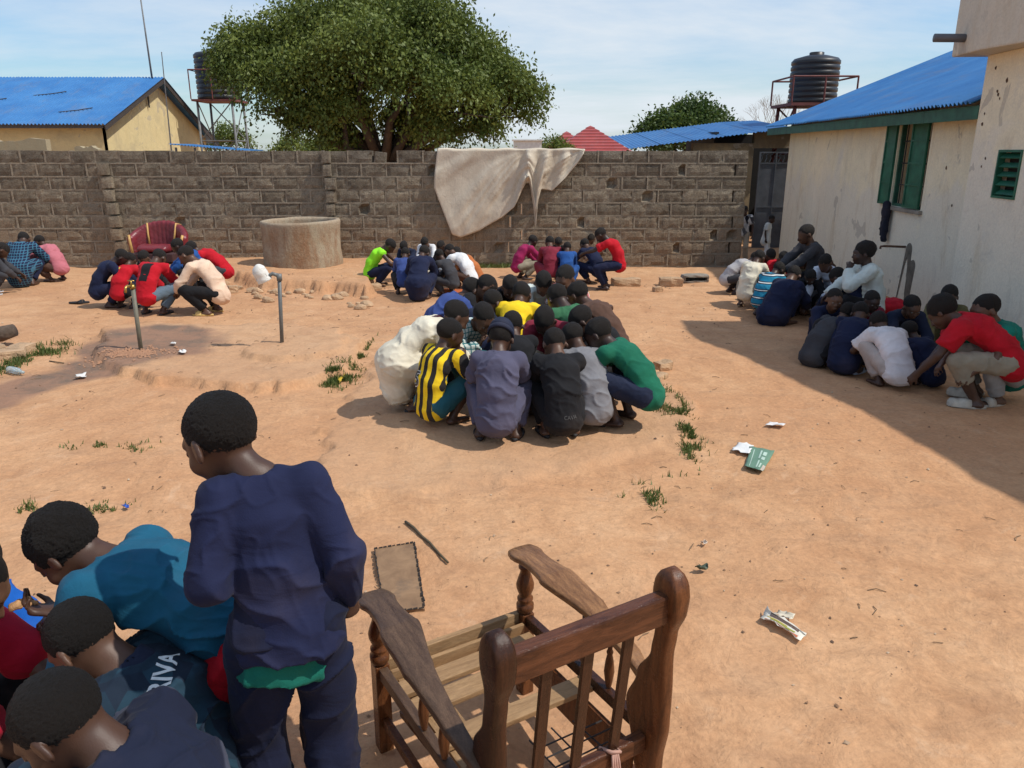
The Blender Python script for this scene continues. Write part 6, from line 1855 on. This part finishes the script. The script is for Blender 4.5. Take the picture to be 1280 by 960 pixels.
# ------------------------------------------------------------------ grass, grit
GR = leaf_mat('grass_blade', (.060, .105, .02), (.17, .20, .06))
def grass(patches, label, blade=.06):
    rs = np.random.RandomState(len(patches) * 7 + int(patches[0][0])); V, T = [], []
    for (u, v, du, dv, n_) in patches:
        c = G(u, v); a = G(u + du, v); b_ = G(u, v - dv); rx, ry = abs(a.x - c.x), abs(b_.y - c.y)
        k = rs.randn(n_, 2) * .48; X = c.x + k[:, 0] * rx; Y = c.y + k[:, 1] * ry
        cl = vnoise(np.stack([X * 9, Y * 9, X * 0], -1)) > -.12; X, Y = X[cl], Y[cl]; Z = hfun(X, Y)
        n2 = len(X); h = blade * (.4 + rs.rand(n2)); th = rs.rand(n2) * 6.28; ln = rs.rand(n2) * .9
        w = .0035 + .003 * rs.rand(n2)
        for tri in range(1):
            p0 = np.stack([X - np.sin(th) * w, Y + np.cos(th) * w, Z - .004], -1); p1 = np.stack([X + np.sin(th) * w, Y - np.cos(th) * w, Z - .004], -1)
            tip = np.stack([X + np.cos(th) * h * ln, Y + np.sin(th) * h * ln, Z + h * (1.1 - ln * .6)], -1); mid = (p0 + p1) / 2 * .45 + tip * .55 + np.stack([-np.sin(th) * w * .6, np.cos(th) * w * .6, h * .12], -1)
            V.append(np.stack([p0, p1, tip, mid], 1).reshape(-1, 3)); T.append(np.repeat(rs.rand(n2), 4))
    V = np.concatenate(V); T = np.concatenate(T); me = np_mesh('grass', V, np.arange(len(V)).reshape(-1, 4)); at = me.attributes.new('tint', 'FLOAT', 'POINT'); at.data.foreach_set('value', T.astype(np.float32))
    tag(mkobj('grass', me, None, GR), label, 'grass', kind='stuff')
grass([(430, 462, 26, 12, 1100), (414, 466, 12, 8, 500), (452, 436, 10, 10, 350), (448, 446, 8, 8, 200)], 'tuft of short green grass left of the middle ring', .05)
grass([(48, 440, 34, 10, 1100), (10, 458, 18, 14, 700), (70, 434, 14, 6, 250)], 'short grass by the rubble at the left edge', .055)
grass([(612, 330, 30, 6, 1600), (622, 334, 34, 6, 1100), (600, 327, 18, 4, 600)], 'low weeds at the foot of the wall below the hanging cloth', .11)
grass([(822, 498, 22, 14, 700), (850, 516, 18, 22, 900), (862, 545, 12, 22, 500), (862, 565, 10, 14, 260), (845, 605, 22, 8, 420), (806, 622, 24, 16, 420), (806, 640, 14, 8, 160)], 'thin line of grass curving right of the middle ring', .04)
grass([(134, 636, 26, 8, 160), (40, 634, 18, 8, 130), (170, 560, 22, 6, 120), (125, 557, 12, 4, 70), (60, 650, 24, 10, 70), (90, 560, 30, 6, 40)], 'sparse dry grass on the open earth at the left', .03)
def grit():
    rs = np.random.RandomState(5); n_ = 5200
    X = rs.uniform(-7, 5, n_); Y = 1.2 + 11.5 * rs.rand(n_) ** 1.4; Z = hfun(X, Y)
    k = vnoise(np.stack([X * 1.4, Y * 1.4, X * 0 + 4], -1)) + .5 * vnoise(np.stack([X * 5, Y * 5, X * 0 + 4], -1)) > .05; X, Y, Z = X[k], Y[k], Z[k]; n_ = len(X)
    s = (.0022 + .006 * rs.rand(n_) ** 4) * (1 + .09 * Y); base = np.array([(1, 0, 0), (0, 1, 0), (-1, 0, 0), (0, -1, 0), (0, 0, .8), (0, 0, -.4)]); F0 = np.array([(0, 1, 4), (1, 2, 4), (2, 3, 4), (3, 0, 4)])
    V = (base[None] * (1 + .5 * rs.randn(n_, 6, 1) * .6) * s[:, None, None] + np.stack([X, Y, Z + s * .3], -1)[:, None]).reshape(-1, 3)
    F_ = (F0[None] + 6 * np.arange(n_)[:, None, None]).reshape(-1, 3)
    me = np_mesh('grit', V, F_); at = me.attributes.new('tint', 'FLOAT', 'POINT'); at.data.foreach_set('value', np.repeat(rs.rand(n_), 6).astype(np.float32))
    m, n, l, b = nt('grit'); a = n.new('ShaderNodeAttribute'); a.attribute_name = 'tint'; l.new(ramp(n, l, a.outputs['Fac'], [(0, (.10, .06, .04)), (.6, (.27, .15, .08)), (1, (.50, .37, .25))]), b.inputs['Base Color']); b.inputs['Roughness'].default_value = .95
    tag(mkobj('grit', me, None, m), 'loose grit, crumbs and bits of straw scattered over the yard', 'gravel', kind='stuff')
grit()
def straw():
    rs = random.Random(9); b = MB()
    for _ in range(420):
        x, y = rs.uniform(-5.5, 4.6), 1.6 + 10 * rs.random() ** 1.3
        if vnoise(np.array([[x * .9, y * .9, 2.2]]))[0] < -.1: continue
        z = H(x, y); a = rs.uniform(0, 6.28); L = rs.uniform(.02, .09); c_ = rs.uniform(-.4, .4)
        p = [(x, y, z + .004), (x + math.cos(a) * L * .5, y + math.sin(a) * L * .5, z + .010), (x + math.cos(a + c_) * L, y + math.sin(a + c_) * L, z + .005)]
        b.tube(p, .0013 + .0009 * rs.random() * (1 + y * .1), 4, False)
    tag(b.build('straw', simple_mat('straw', (.20, .13, .07), .9, .5, 3)), 'dry straws and twig bits strewn over the earth', 'straw', kind='stuff')
straw()
def rubble():
    # broken stones along the edge of the raised ground by the well
    rs = random.Random(4); b = MB(); pts = [(288, 360), (312, 364), (335, 367), (360, 369), (388, 370), (415, 371), (440, 372), (458, 370)]
    for (u, v) in pts:
        for _ in range(5):
            p = G(u + rs.uniform(-12, 12), v + rs.uniform(-6, 4)); r_ = rs.uniform(.03, .085)
            bm = bmesh.new(); bmesh.ops.create_icosphere(bm, subdivisions=2, radius=r_); P = np.array([q.co for q in bm.verts]); d = 1 + .35 * vnoise(P * 14 + p.x * 7); P = P * d[:, None] * np.array([1.2, .9, .8]); 
            vv = [(p.x + q[0], p.y + q[1], p.z + q[2] + r_ * .2) for q in P]; ff = [tuple(w.index for w in f.verts) for f in bm.faces]; bm.free(); b.add(vv, ff)
    tag(b.build('rubble', SANDB), 'broken earthy stones along the edge of the raised ground by the well', 'rubble', kind='stuff')
rubble()
def sump():
    # little heap of gravel at the foot of the olive standpipe
    c = G(168, 440); rs = np.random.RandomState(2); n_ = 700; a = rs.rand(n_) * 6.28; r_ = np.abs(rs.randn(n_)) * .16; X = c.x + np.cos(a) * r_ * 1.6; Y = c.y - .08 + np.sin(a) * r_ * .8; Z = hfun(X, Y)
    s = .008 + .012 * rs.rand(n_); base = np.array([(1, 0, 0), (0, 1, 0), (-1, 0, 0), (0, -1, 0), (0, 0, .8), (0, 0, -.4)]); F0 = np.array([(0, 1, 4), (1, 2, 4), (2, 3, 4), (3, 0, 4)])
    V = (base[None] * s[:, None, None] * (1 + .3 * rs.randn(n_, 6, 1)) + np.stack([X, Y, Z + s * .3], -1)[:, None]).reshape(-1, 3)
    tag(mkobj('gravel_heap', np_mesh('gravel_heap', V, (F0[None] + 6 * np.arange(n_)[:, None, None]).reshape(-1, 3)), None, simple_mat('gravel_red', (.36, .19, .11), .95)), 'reddish gravel around the foot of the olive standpipe', 'gravel', kind='stuff')
sump()

# ------------------------------------------------------------------ the people

# --- ring at the far left
GA = 'children crouching in the ring at the far left by the block wall'
fa = dict(h=.017)
person(14, 287, 200, 0.977, 'purple', 'black', 'boy in a purple shirt crouching at the back of the leftmost ring, near the wall', GA, **fa)
person(30, 300, 12, 1.1, 'navy', 'navy', 'boy in a dark blue checked shirt with his back to the camera, leftmost ring', GA, kind='plaid', c2=(.05, .16, .24), low=1.3, loose=1.4, **fa)
person(52, 291, 130, 0.93, 'black', 'black', 'boy in a black top leaning over between the purple shirt and the pink shirt', GA, **fa)
person(50, 303, 70, 0.93, 'pink', 'brown', 'child wrapped in a dusty pink cloth, bent low beside the blue checked shirt', GA, low=1.1, loose=1.5, **fa)
person(76, 292, 95, 0.93, 'pink', 'jean', 'child in a pink top and blue jeans, rightmost of the leftmost ring', GA, **fa)
person(3, 313, -60, 0.977, 'dgrey', 'dgrey', 'boy in charcoal grey clothes cut off by the left edge of the photo', GA, shoes=('slide', (.6, .6, .6)), **fa)
# --- ring before the burgundy armchair
GB = 'children crouching in the ring before the burgundy armchair'
person(152, 322, -70, 0.977, 'navy', 'navy', 'boy in a loose navy shirt, leftmost of the ring before the burgundy armchair', GB, loose=1.4, low=1.1, **fa)
def emblem(J, root, so, s):
    b = MB(); c = J['C']
    m = simple_mat('gold_print', (.75, .5, .08), .5)
    cap_text(root, so, '★', .07 * s, J['C'] + np.array([0, -.03, .02]) * s, (1, 0, 0), nrm(J['N'] - J['M']), m, 'emblem')
person(163, 326, -12, 0.911, 'red', 'black', 'boy in a red shirt with a gold emblem crouching behind the olive standpipe', GB, sleeve='short', extra=emblem, shoes=('flip', BLK), **fa)
person(180, 323, 175, 0.911, 'black', 'black', 'boy in black facing the camera in front of the burgundy armchair', GB, eyes=True, **fa)
def black_panel(J, root, so, s):
    m = cloth_mat(C_['black'])
    tm = so.data; bvh = BVHTree.FromPolygons([v.co for v in tm.vertices], [p.vertices[:] for p in tm.polygons])
    up = Vector(nrm(J['N'] - J['P'])); X = Vector((1, 0, 0)); Z = X.cross(up); c = Vector(J['C']) - up * .02 * s
    vs, fs = [], []; nx, ny = 8, 14
    for j in range(ny):
        for i in range(nx):
            t = j / (ny - 1); w = (.05 + .015 * t) * s
            p = c + X * (-w + 2 * w * i / (nx - 1)) + up * ((.10 - .26 * (1 - t)) * s + .07 * s * t * 0)
            hit = bvh.ray_cast(p + Z * .4, -Z)
            vs.append(hit[0] + hit[1] * .003 if hit[0] else p)
    for j in range(ny - 1):
        for i in range(nx - 1): fs.append((j*nx+i, j*nx+i+1, (j+1)*nx+i+1, (j+1)*nx+i))
    mkobj('back_panel', pydata('back_panel', vs, fs), root, m, smooth=True)
person(199, 323, -8, 1.042, 'red', (.12, .17, .22), 'boy in a red jacket with a black panel down the back, seen from behind', GB, extra=black_panel, shoes=('flip', BLK), **fa)
person(222, 308, 110, 0.977, 'blue', 'black', 'boy in a blue shirt at the back right of the ring by the burgundy armchair', GB, **fa)
person(240, 312, 95, 1.023, 'red', 'dgrey', 'boy with a bright red top bunched over his back, behind the peach shirt', GB, loose=1.6, pose=dict(lean=52), **fa)
person(233, 320, 82, 1.116, 'peach', 'black', 'boy in a long peach shirt, black trousers and yellow sandals', GB, low=1.1, shoes=('slide', (.6, .42, .15)), pose=dict(lean=38), **fa)
# --- ring right of the well
GC = 'children crouching in the ring right of the concrete well'
def vest(J, root, so, s): pass
person(487, 301, -88, 0.963, 'neon', 'navy', 'boy in a neon green vest sitting right of the well', GC, sleeve='none', pose=dict(lean=34, hip=.22, hands=((-.03, .36, .36), (.06, .36, .34))), loose=1.6, **fa)
person(505, 308, 165, 0.817, 'navy2', 'navy', 'boy in a dark shirt beside the neon green vest, facing the camera', GC, eyes=True, **fa)
person(507, 318, 2, 0.843, 'royal', 'black', 'child in a mid-blue shirt seen from behind, left of the large navy gown', GC, shoes=('flip', BLK), **fa)
person(531, 304, 178, 0.817, 'white', 'dgrey', 'child in a white shirt facing the camera behind the navy gown', GC, eyes=True, **fa)
person(530, 317, -6, 0.963, 'navy', 'navy', 'boy in a large navy gown with a waist seam, back to the camera', GC, low=1.5, loose=1.6, **fa)
person(551, 308, 150, 0.817, 'black', 'black', 'child in black at the back of the ring, left of the white shirt', GC, **fa)
person(549, 320, 50, 0.817, 'dgrey', 'dgrey', 'child in dark clothes bending in beside the white-shirted child on the right', GC, **fa)
person(562, 314, 62, 0.929, 'white', 'brown', 'boy in a white long-sleeved shirt, right side of the ring beside the well', GC, loose=1.4, low=.9, **fa)
person(570, 317, 92, 0.843, 'orange', 'brown', 'child in rust orange cloth, rightmost and behind the white shirt', GC, loose=1.5, low=1.2, **fa)
# --- ring below the hanging cloth
GD = 'children crouching in the ring by the wall right of the hanging cloth'
person(666, 302, -62, 0.887, 'magenta', 'khaki', 'boy in a magenta shirt and grey trousers crouching below the hanging cloth', GD, **fa)
person(676, 291, 200, 0.887, 'dgrey', 'black', 'child in dark clothes against the wall at the foot of the hanging cloth', GD, eyes=True, **fa)
person(687, 304, 2, 0.913, 'maroon', 'maroon', 'boy in maroon with his back to the camera, between the magenta and the blue shirt', GD, **fa)
person(698, 304, 180, 0.827, 'black', 'black', 'child in black facing the camera behind the maroon and blue shirts', GD, eyes=True, **fa)
person(712, 291, 176, 0.957, 'white', 'navy', 'boy in a white shirt facing the camera at the back, against the wall', GD, eyes=True, **fa)
person(709, 310, -4, 0.827, 'blue', 'blue', 'small boy in bright blue with his back to the camera, low in front', GD, **fa)
person(731, 307, 32, 0.913, 'navy', 'navy', 'boy in a navy outfit with his back to the camera, left of the red shirt', GD, low=1.0, **fa)
person(739, 299, 150, 0.853, 'brown', 'black', 'child in dark brown at the back, left of the red shirt', GD, **fa)
person(751, 294, 78, 0.957, 'red', 'navy', 'boy in a red top and navy trousers half crouching near the block wall', GD, sleeve='short',
       pose=dict(lean=30, hip=.40, back=.22, hands=((-.04, .35, .58), (.08, .35, .56))), **fa)
# --- the big ring in the middle
GE = 'boys crouching in the tight ring in the middle of the yard'
me_ = dict(h=.0105, det=True)
mm_ = dict(h=.012, det=True)
person(590, 364, -70, 1.086, 'royal', 'navy', 'boy in a blue shirt bending in at the back left of the middle ring', GE, hs=1.15, pose=dict(lean=50, pitch=40), loose=1.3, **mm_)
person(608, 360, -110, 1.048, 'black', 'black', 'bare-headed boy in black squeezed behind the blue shirt, back left of the middle ring', GE, hs=1.15, hair='bald', **mm_)
person(616, 379, -60, 0.989, 'navy2', 'navy', 'boy in a dark navy top whose face is half hidden, right of the blue shirt', GE, hs=1.15, **mm_)
person(637, 359, -160, 0.989, 'black', 'black', 'boy in black at the back of the middle ring, left of the yellow shirt', GE, hs=1.15, eyes=True, **mm_)
person(679, 355, 176, 1.048, 'pale', 'grey', 'boy in a grey and white shirt, head bowed, at the back of the middle ring', GE, hs=1.15, eyes=True, pose=dict(pitch=58), skin=SKL, **mm_)
def star_top(J, root, so, s):
    m = simple_mat('red_print', (.5, .02, .04), .6)
    cap_text(root, so, '▲▲▲', .07 * s, J['S0'] + np.array([.05, 0, .0]) * s, (1, 0, 0), (0, -.7, .7), m, 'print')
person(706, 349, 140, 1.106, 'white', 'black', 'boy in a white and red short-sleeved football top, top right of the middle ring', GE, hs=1.15, sleeve='short', eyes=True, pose=dict(pitch=30), skin=SKL, kind='mottled', c2=(.6, .2, .2), **mm_)
person(652, 370, -12, 1.086, 'yellow', 'navy', 'boy in a bright yellow shirt in the heart of the middle ring', GE, hs=1.15, sleeve='short', **mm_)
person(697, 374, 40, 1.048, 'dgreen', 'navy', 'boy in a faded green shirt right of the yellow shirt, ear showing', GE, hs=1.15, sleeve='short', **mm_)
person(722, 370, 55, 1.067, 'brown', 'black', 'boy with a bare dark arm resting out to the right, behind the faded green shirt', GE, hs=1.15, sleeve='none', pose=dict(lean=46, hands=((-.1, .4, .3), (.2, .12, .36))), **mm_)
person(604, 398, -150, 1.02, 'pale', 'dteal', 'boy in a pale teal checked shirt with his hand at his mouth, facing the camera', GE, hs=1.15, kind='plaid', c2=(.03, .18, .2), eyes=True,
       mouth=1, pose=dict(pitch=42), hY=6.1, **mm_)
person(641, 408, 10, 0.95, 'black', 'black', 'boy whose black-haired head shows just behind the navy knitted cap', GE, hs=1.15, hY=6.0, **mm_)
person(681, 402, 172, 1.0, 'maroon', 'khaki', 'boy in a maroon shirt and khaki trousers facing the camera with his head bowed', GE, hs=1.15, sleeve='short', pose=dict(pitch=62, spread=.04), eyes=True, hY=6.1, **mm_)
person(727, 402, 80, 1.0, 'black', 'black', 'boy in black whose round head shows above the green shirt', GE, hs=1.15, hY=6.15, **mm_)
def hood(J, root, so, s):
    f = Field(J['N'] - .2 * s, J['N'] + .2 * s, .008)
    c = J['N'] + np.array([0, -.06, .02]) * s
    f.cone(c + np.array([-.05, 0, 0])*s, c + np.array([.05, 0, 0])*s, .040*s, .040*s, .01); f.cone(c + np.array([0, -.06, .005])*s, c + np.array([0, .03, .02])*s, .035*s, .04*s, .02)
    field_obj('hood', f, root, cloth_mat((.06, .012, .022)), .008, 5)
person(570, 396, -72, 1.04, 'cream', 'black', 'boy in a long cream gown rounded over his back with a dark maroon hood', GE, hs=1.15, low=1.45, loose=2.5, folds=.013, foldrot=(.3, .1, 1.2),
       pose=dict(lean=56, pitch=38, back=.11, hip=.24), extra=hood, shoes=('flip', BLK), hY=6.15, **me_)
def digits(J, root, so, s):
    m = simple_mat('number_black', (.015, .015, .015), .6); m2 = simple_mat('number_edge', (.7, .68, .6), .6)
    c = J['M'] + (J['C'] - J['M']) * .1 + np.array([-.075, 0, 0]) * s
    up = nrm(J['C'] - J['P'])
    cap_text(root, so, '5', .17 * s, c, (1, 0, 0), up, m2, 'number_outline', .006)
    o = cap_text(root, so, '5', .17 * s, c, (1, 0, 0), up, m, 'number', .0)
    for v in o.data.vertices: v.co += Vector((0, -.003, .002))
def cuffs(J, root, so, s):
    digits(J, root, so, s)
    b = Field(J['E0'] - .3 * s, J['E0'] + .3 * s, .01)
    for i in (0, 1):
        pass
    f = Field(np.minimum(J['E0'], J['E1']) - .15, np.maximum(J['E0'], J['E1']) + .15, .0105)
    for i in (0, 1):
        S, E, W = J['S%d'%i], J['E%d'%i], J['W%d'%i]
        f.cone(S + (E - S)*.6, E, .050*s, .056*s, .01, cut_a=True); f.cone(E, E + (W - E)*.22, .055*s, .046*s, .01, cut_b=True)
    field_obj('undershirt_sleeve', f, root, cloth_mat(C_['beige']), .006, 4)
person(563, 418, -38, 0.98, (.028, .026, .026), 'dteal', 'boy in a black and yellow striped football shirt with the number 5, eating', GE, hs=1.15, sleeve='short', kind='back_stripes', c2='yellow', extra=cuffs,
       long=False, eyes=True, mouth=1, pose=dict(lean=22, pitch=22, yaw=-24, hip=.22, hands=((-.02, .30, .50), (.10, .30, .48))), skin=SK, hlev=4, foldscale=.8, low=.8, hY=5.72, **me_)
person(748, 419, 58, 1.04, 'green', 'navy2', 'boy in a bottle green T-shirt and navy shorts, rightmost of the middle ring', GE, hs=1.15, sleeve='short', long=False,
       pose=dict(lean=46, pitch=40, hip=.30, back=.22, yaw=12), foldscale=.8, low=.8, hY=5.75, **me_)
def pocket(J, root, so, s): pass
person(716, 425, 24, 1.0, 'grey', 'grey', 'boy in a light grey shirt between the faded black shirt and green T-shirt', GE, hs=1.15, pose=dict(lean=34, yaw=10), loose=1.3, low=.95, shoes=('flip', BLK), hY=5.72, **me_)
def back_print(J, root, so, s):
    m = simple_mat('faded_print', (.075, .075, .075), .8)
    cap_text(root, so, 'CAVA', .035 * s, J['P'] + np.array([.03, -.05, .04]) * s, (1, 0, 0), (0, -.3, 1), m, 'print')
person(693, 431, 8, 1.0, 'black', 'black', 'boy in a faded black shirt with a small print at the back hem', GE, hs=1.15, sleeve='short', pose=dict(lean=32, pitch=50), low=1.0,
       shoes=('flip', BLK), extra=back_print, hair='bald', loose=1.3, hY=5.55, **me_)
person(626, 424, -4, 1.03, 'slate', 'slate', 'boy in a slate purple shirt wearing a navy knitted cap, middle ring', GE, hs=1.15, hair='cap', pose=dict(lean=28, pitch=36, yaw=-6, spread=.16, hip=.28, hands=((-.20, .26, .24), (.14, .34, .26))),
       sleeve='short', low=1.0, loose=1.4, shoes=('flip', BLK), hY=5.45, **me_)
# --- ring by the right-hand wall, farther
GF = 'people gathered along the pale building, farther ring'
ff_ = dict(h=.0145, det=False)
person(944, 324, -85, 0.907, (.45, .43, .42), 'dgrey', 'boy in a light grey top bent low, leftmost of the ring in the building shade', GF, pose=dict(lean=55), loose=1.4, **ff_)
person(949, 323, -40, 0.941, 'cream', 'khaki', 'boy in a long cream shirt, second from the left in the shaded ring', GF, low=1.1, shoes=('flip', (.35, .25, .15)), **ff_)
person(963, 320, -150, 0.882, 'red', 'black', 'child in a red top at the back, behind the cream shirt', GF, eyes=True, **ff_)
person(979, 324, 178, 0.882, 'red', 'black', 'child in a red shirt, back row, left of the man in charcoal', GF, **ff_)
person(973, 338, -48, 0.907, (.02, .22, .36), 'brown', 'boy in a turquoise shirt with white and black stripes', GF, kind='side_stripes', sleeve='short', **ff_)
person(1021, 319, 120, 0.882, 'brown', 'black', 'child in dark brown behind the charcoal-shirted man', GF, **ff_)
person(1005, 327, 175, 0.882, 'tan', 'khaki', 'child in a tan shirt with head bowed in the middle of the shaded ring', GF, **ff_)
def paper(J, root, so, s): pass
person(1007, 293, 100, 1.08, 'dgrey', 'black', 'young man in a charcoal shirt sitting upright against the building at the back', GF, pose=dict(lean=14, pitch=22, hip=.30, back=.2, hands=((-.05, .24, .40), (.08, .27, .38))), hY=10.2, **ff_)
person(1031, 329, 130, 1.008, (.62, .66, .74), 'grey', 'shaven-headed boy in a pale blue-white shirt leaning forward beside the man in white', GF, hair='bald', skin=SKL, pose=dict(lean=34, pitch=40), **ff_)
person(1013, 347, 165, 0.85, 'black', 'black', 'small child facing the camera beside the silver bowl', GF, hY=9.7, eyes=True, **ff_)
person(992, 345, -52, 1.05, 'navy', 'navy', 'boy in a wide navy gown, largest of the shaded far ring, back to the camera', GF, hY=10.0, low=1.4, loose=1.6, hair='hair', **ff_)
person(1047, 347, 38, 1.0, 'navy', 'navy', 'boy in navy seen from behind, between the seated man and the silver bowl', GF, hY=9.3, low=.9, **ff_)
person(1079, 317, 84, 1.12, 'pale', 'black', 'young man in a pale shirt sitting on a red cushion, hand raised to his mouth', GF, hair='afro', mouth=0,
       pose=dict(lean=16, pitch=8, hip=.30, back=.22, hands=((-.05, .38, .58), (.1, .30, .34)), curl=4), loose=1.7, low=.9, hY=9.0, h=.013, det=True, eyes=True)
# --- ring by the right-hand wall, nearer
GG = 'people gathered along the pale building, nearer ring'
gg_ = dict(h=.0125, det=True)
person(1043, 375, 168, 1.0, 'navy', 'navy', 'boy in navy turning his face to the camera, leftmost of the nearer shaded ring', GG, hY=8.3, eyes=True, pose=dict(pitch=12, lean=30), skin=SKL, **gg_)
person(1060, 393, -62, 1.0, 'dgrey', 'black', 'boy in a dark grey jacket at the lower left of the nearer shaded ring', GG, hY=7.7, pose=dict(lean=48), loose=1.4, low=.9, **gg_)
person(1075, 393, -40, 1.0, 'navy', 'navy', 'boy in a navy smock with a white collar tip, back to the camera', GG, hY=7.5, pose=dict(lean=44), loose=1.4, low=1.1, shoes=('flip', (.5, .55, .65)), **gg_)
person(1090, 377, 175, 0.95, 'maroon', 'grey', 'boy facing the camera in the shade below the red cushion', GG, hY=8.6, eyes=True, pose=dict(pitch=20, lean=32), **gg_)
person(1098, 405, 4, 0.98, (.70, .66, .66), (.45, .38, .34), 'boy in a dirty white T-shirt seen from behind in the nearer shaded ring', GG, hY=7.1, pose=dict(lean=50), sleeve='short', low=1.0, loose=1.6, **gg_)
person(1140, 384, 178, 1.0, 'navy2', 'navy', 'boy in a dark navy top facing the camera under the tap stain', GG, hY=8.0, eyes=True, pose=dict(pitch=28), **gg_)
person(1186, 371, 150, 1.02, 'olive', 'olive', 'boy in an olive shirt sitting against the building, head turned down', GG, hY=8.1, eyes=True, pose=dict(pitch=25, lean=24), **gg_)
person(1136, 415, 20, 0.85, 'navy', 'navy', 'small boy in navy trousers squeezed between the white T-shirt and the red T-shirt', GG, hY=7.1, **gg_)
person(1178, 391, 62, 1.16, 'red', 'khaki', 'older boy in a red T-shirt and khaki shorts, bent forward with cream clogs', GG, sleeve='short', pfrac=.55, hair='afro',
       pose=dict(lean=56, pitch=48, hip=.27, back=.20, spread=.14, hands=((-.16, .38, .14), (.1, .3, .2))), shoes=('clog', (.45,.41,.34)), loose=1.5, low=.9, foldscale=.8, hY=6.45, h=.011, det=True)
person(1231, 388, 95, 1.14, (.01, .17, .12), (.33, .32, .30), 'older boy in a sea green shirt and grey patterned trousers at the right edge', GG, sleeve='short', hair='hair',
       pose=dict(lean=30, pitch=20, hip=.30, back=.18, hands=((-.2, .3, .36), (.05, .34, .38))), shoes=('slide', (.45,.41,.34)), eyes=True, hY=6.35, h=.011, det=True)
# --- two standing at the gateway
GH = 'small children standing at the gateway'
def standing(hx, fy, face, s, **k):
    g = G(hx, fy); return g
def place_root(root, loc): root.location = loc
rt, _ = person(931, 263, 150, 0.8, 'white', (.42, .36, .28), 'small child in a black and white top and pale trousers standing at the wall end', GH, J=stand(.80, yaw=10), kind='mottled', c2=(.02, .02, .03), sleeve='short', h=.014, eyes=True)
rt, _ = person(965, 274, -120, 0.66, (.62, .64, .62), 'white', 'toddler in a pale grey gown standing in the gateway', GH, J=stand(.66, yaw=-10), sleeve='short', low=1.2, loose=1.6, flare=.03, h=.013)
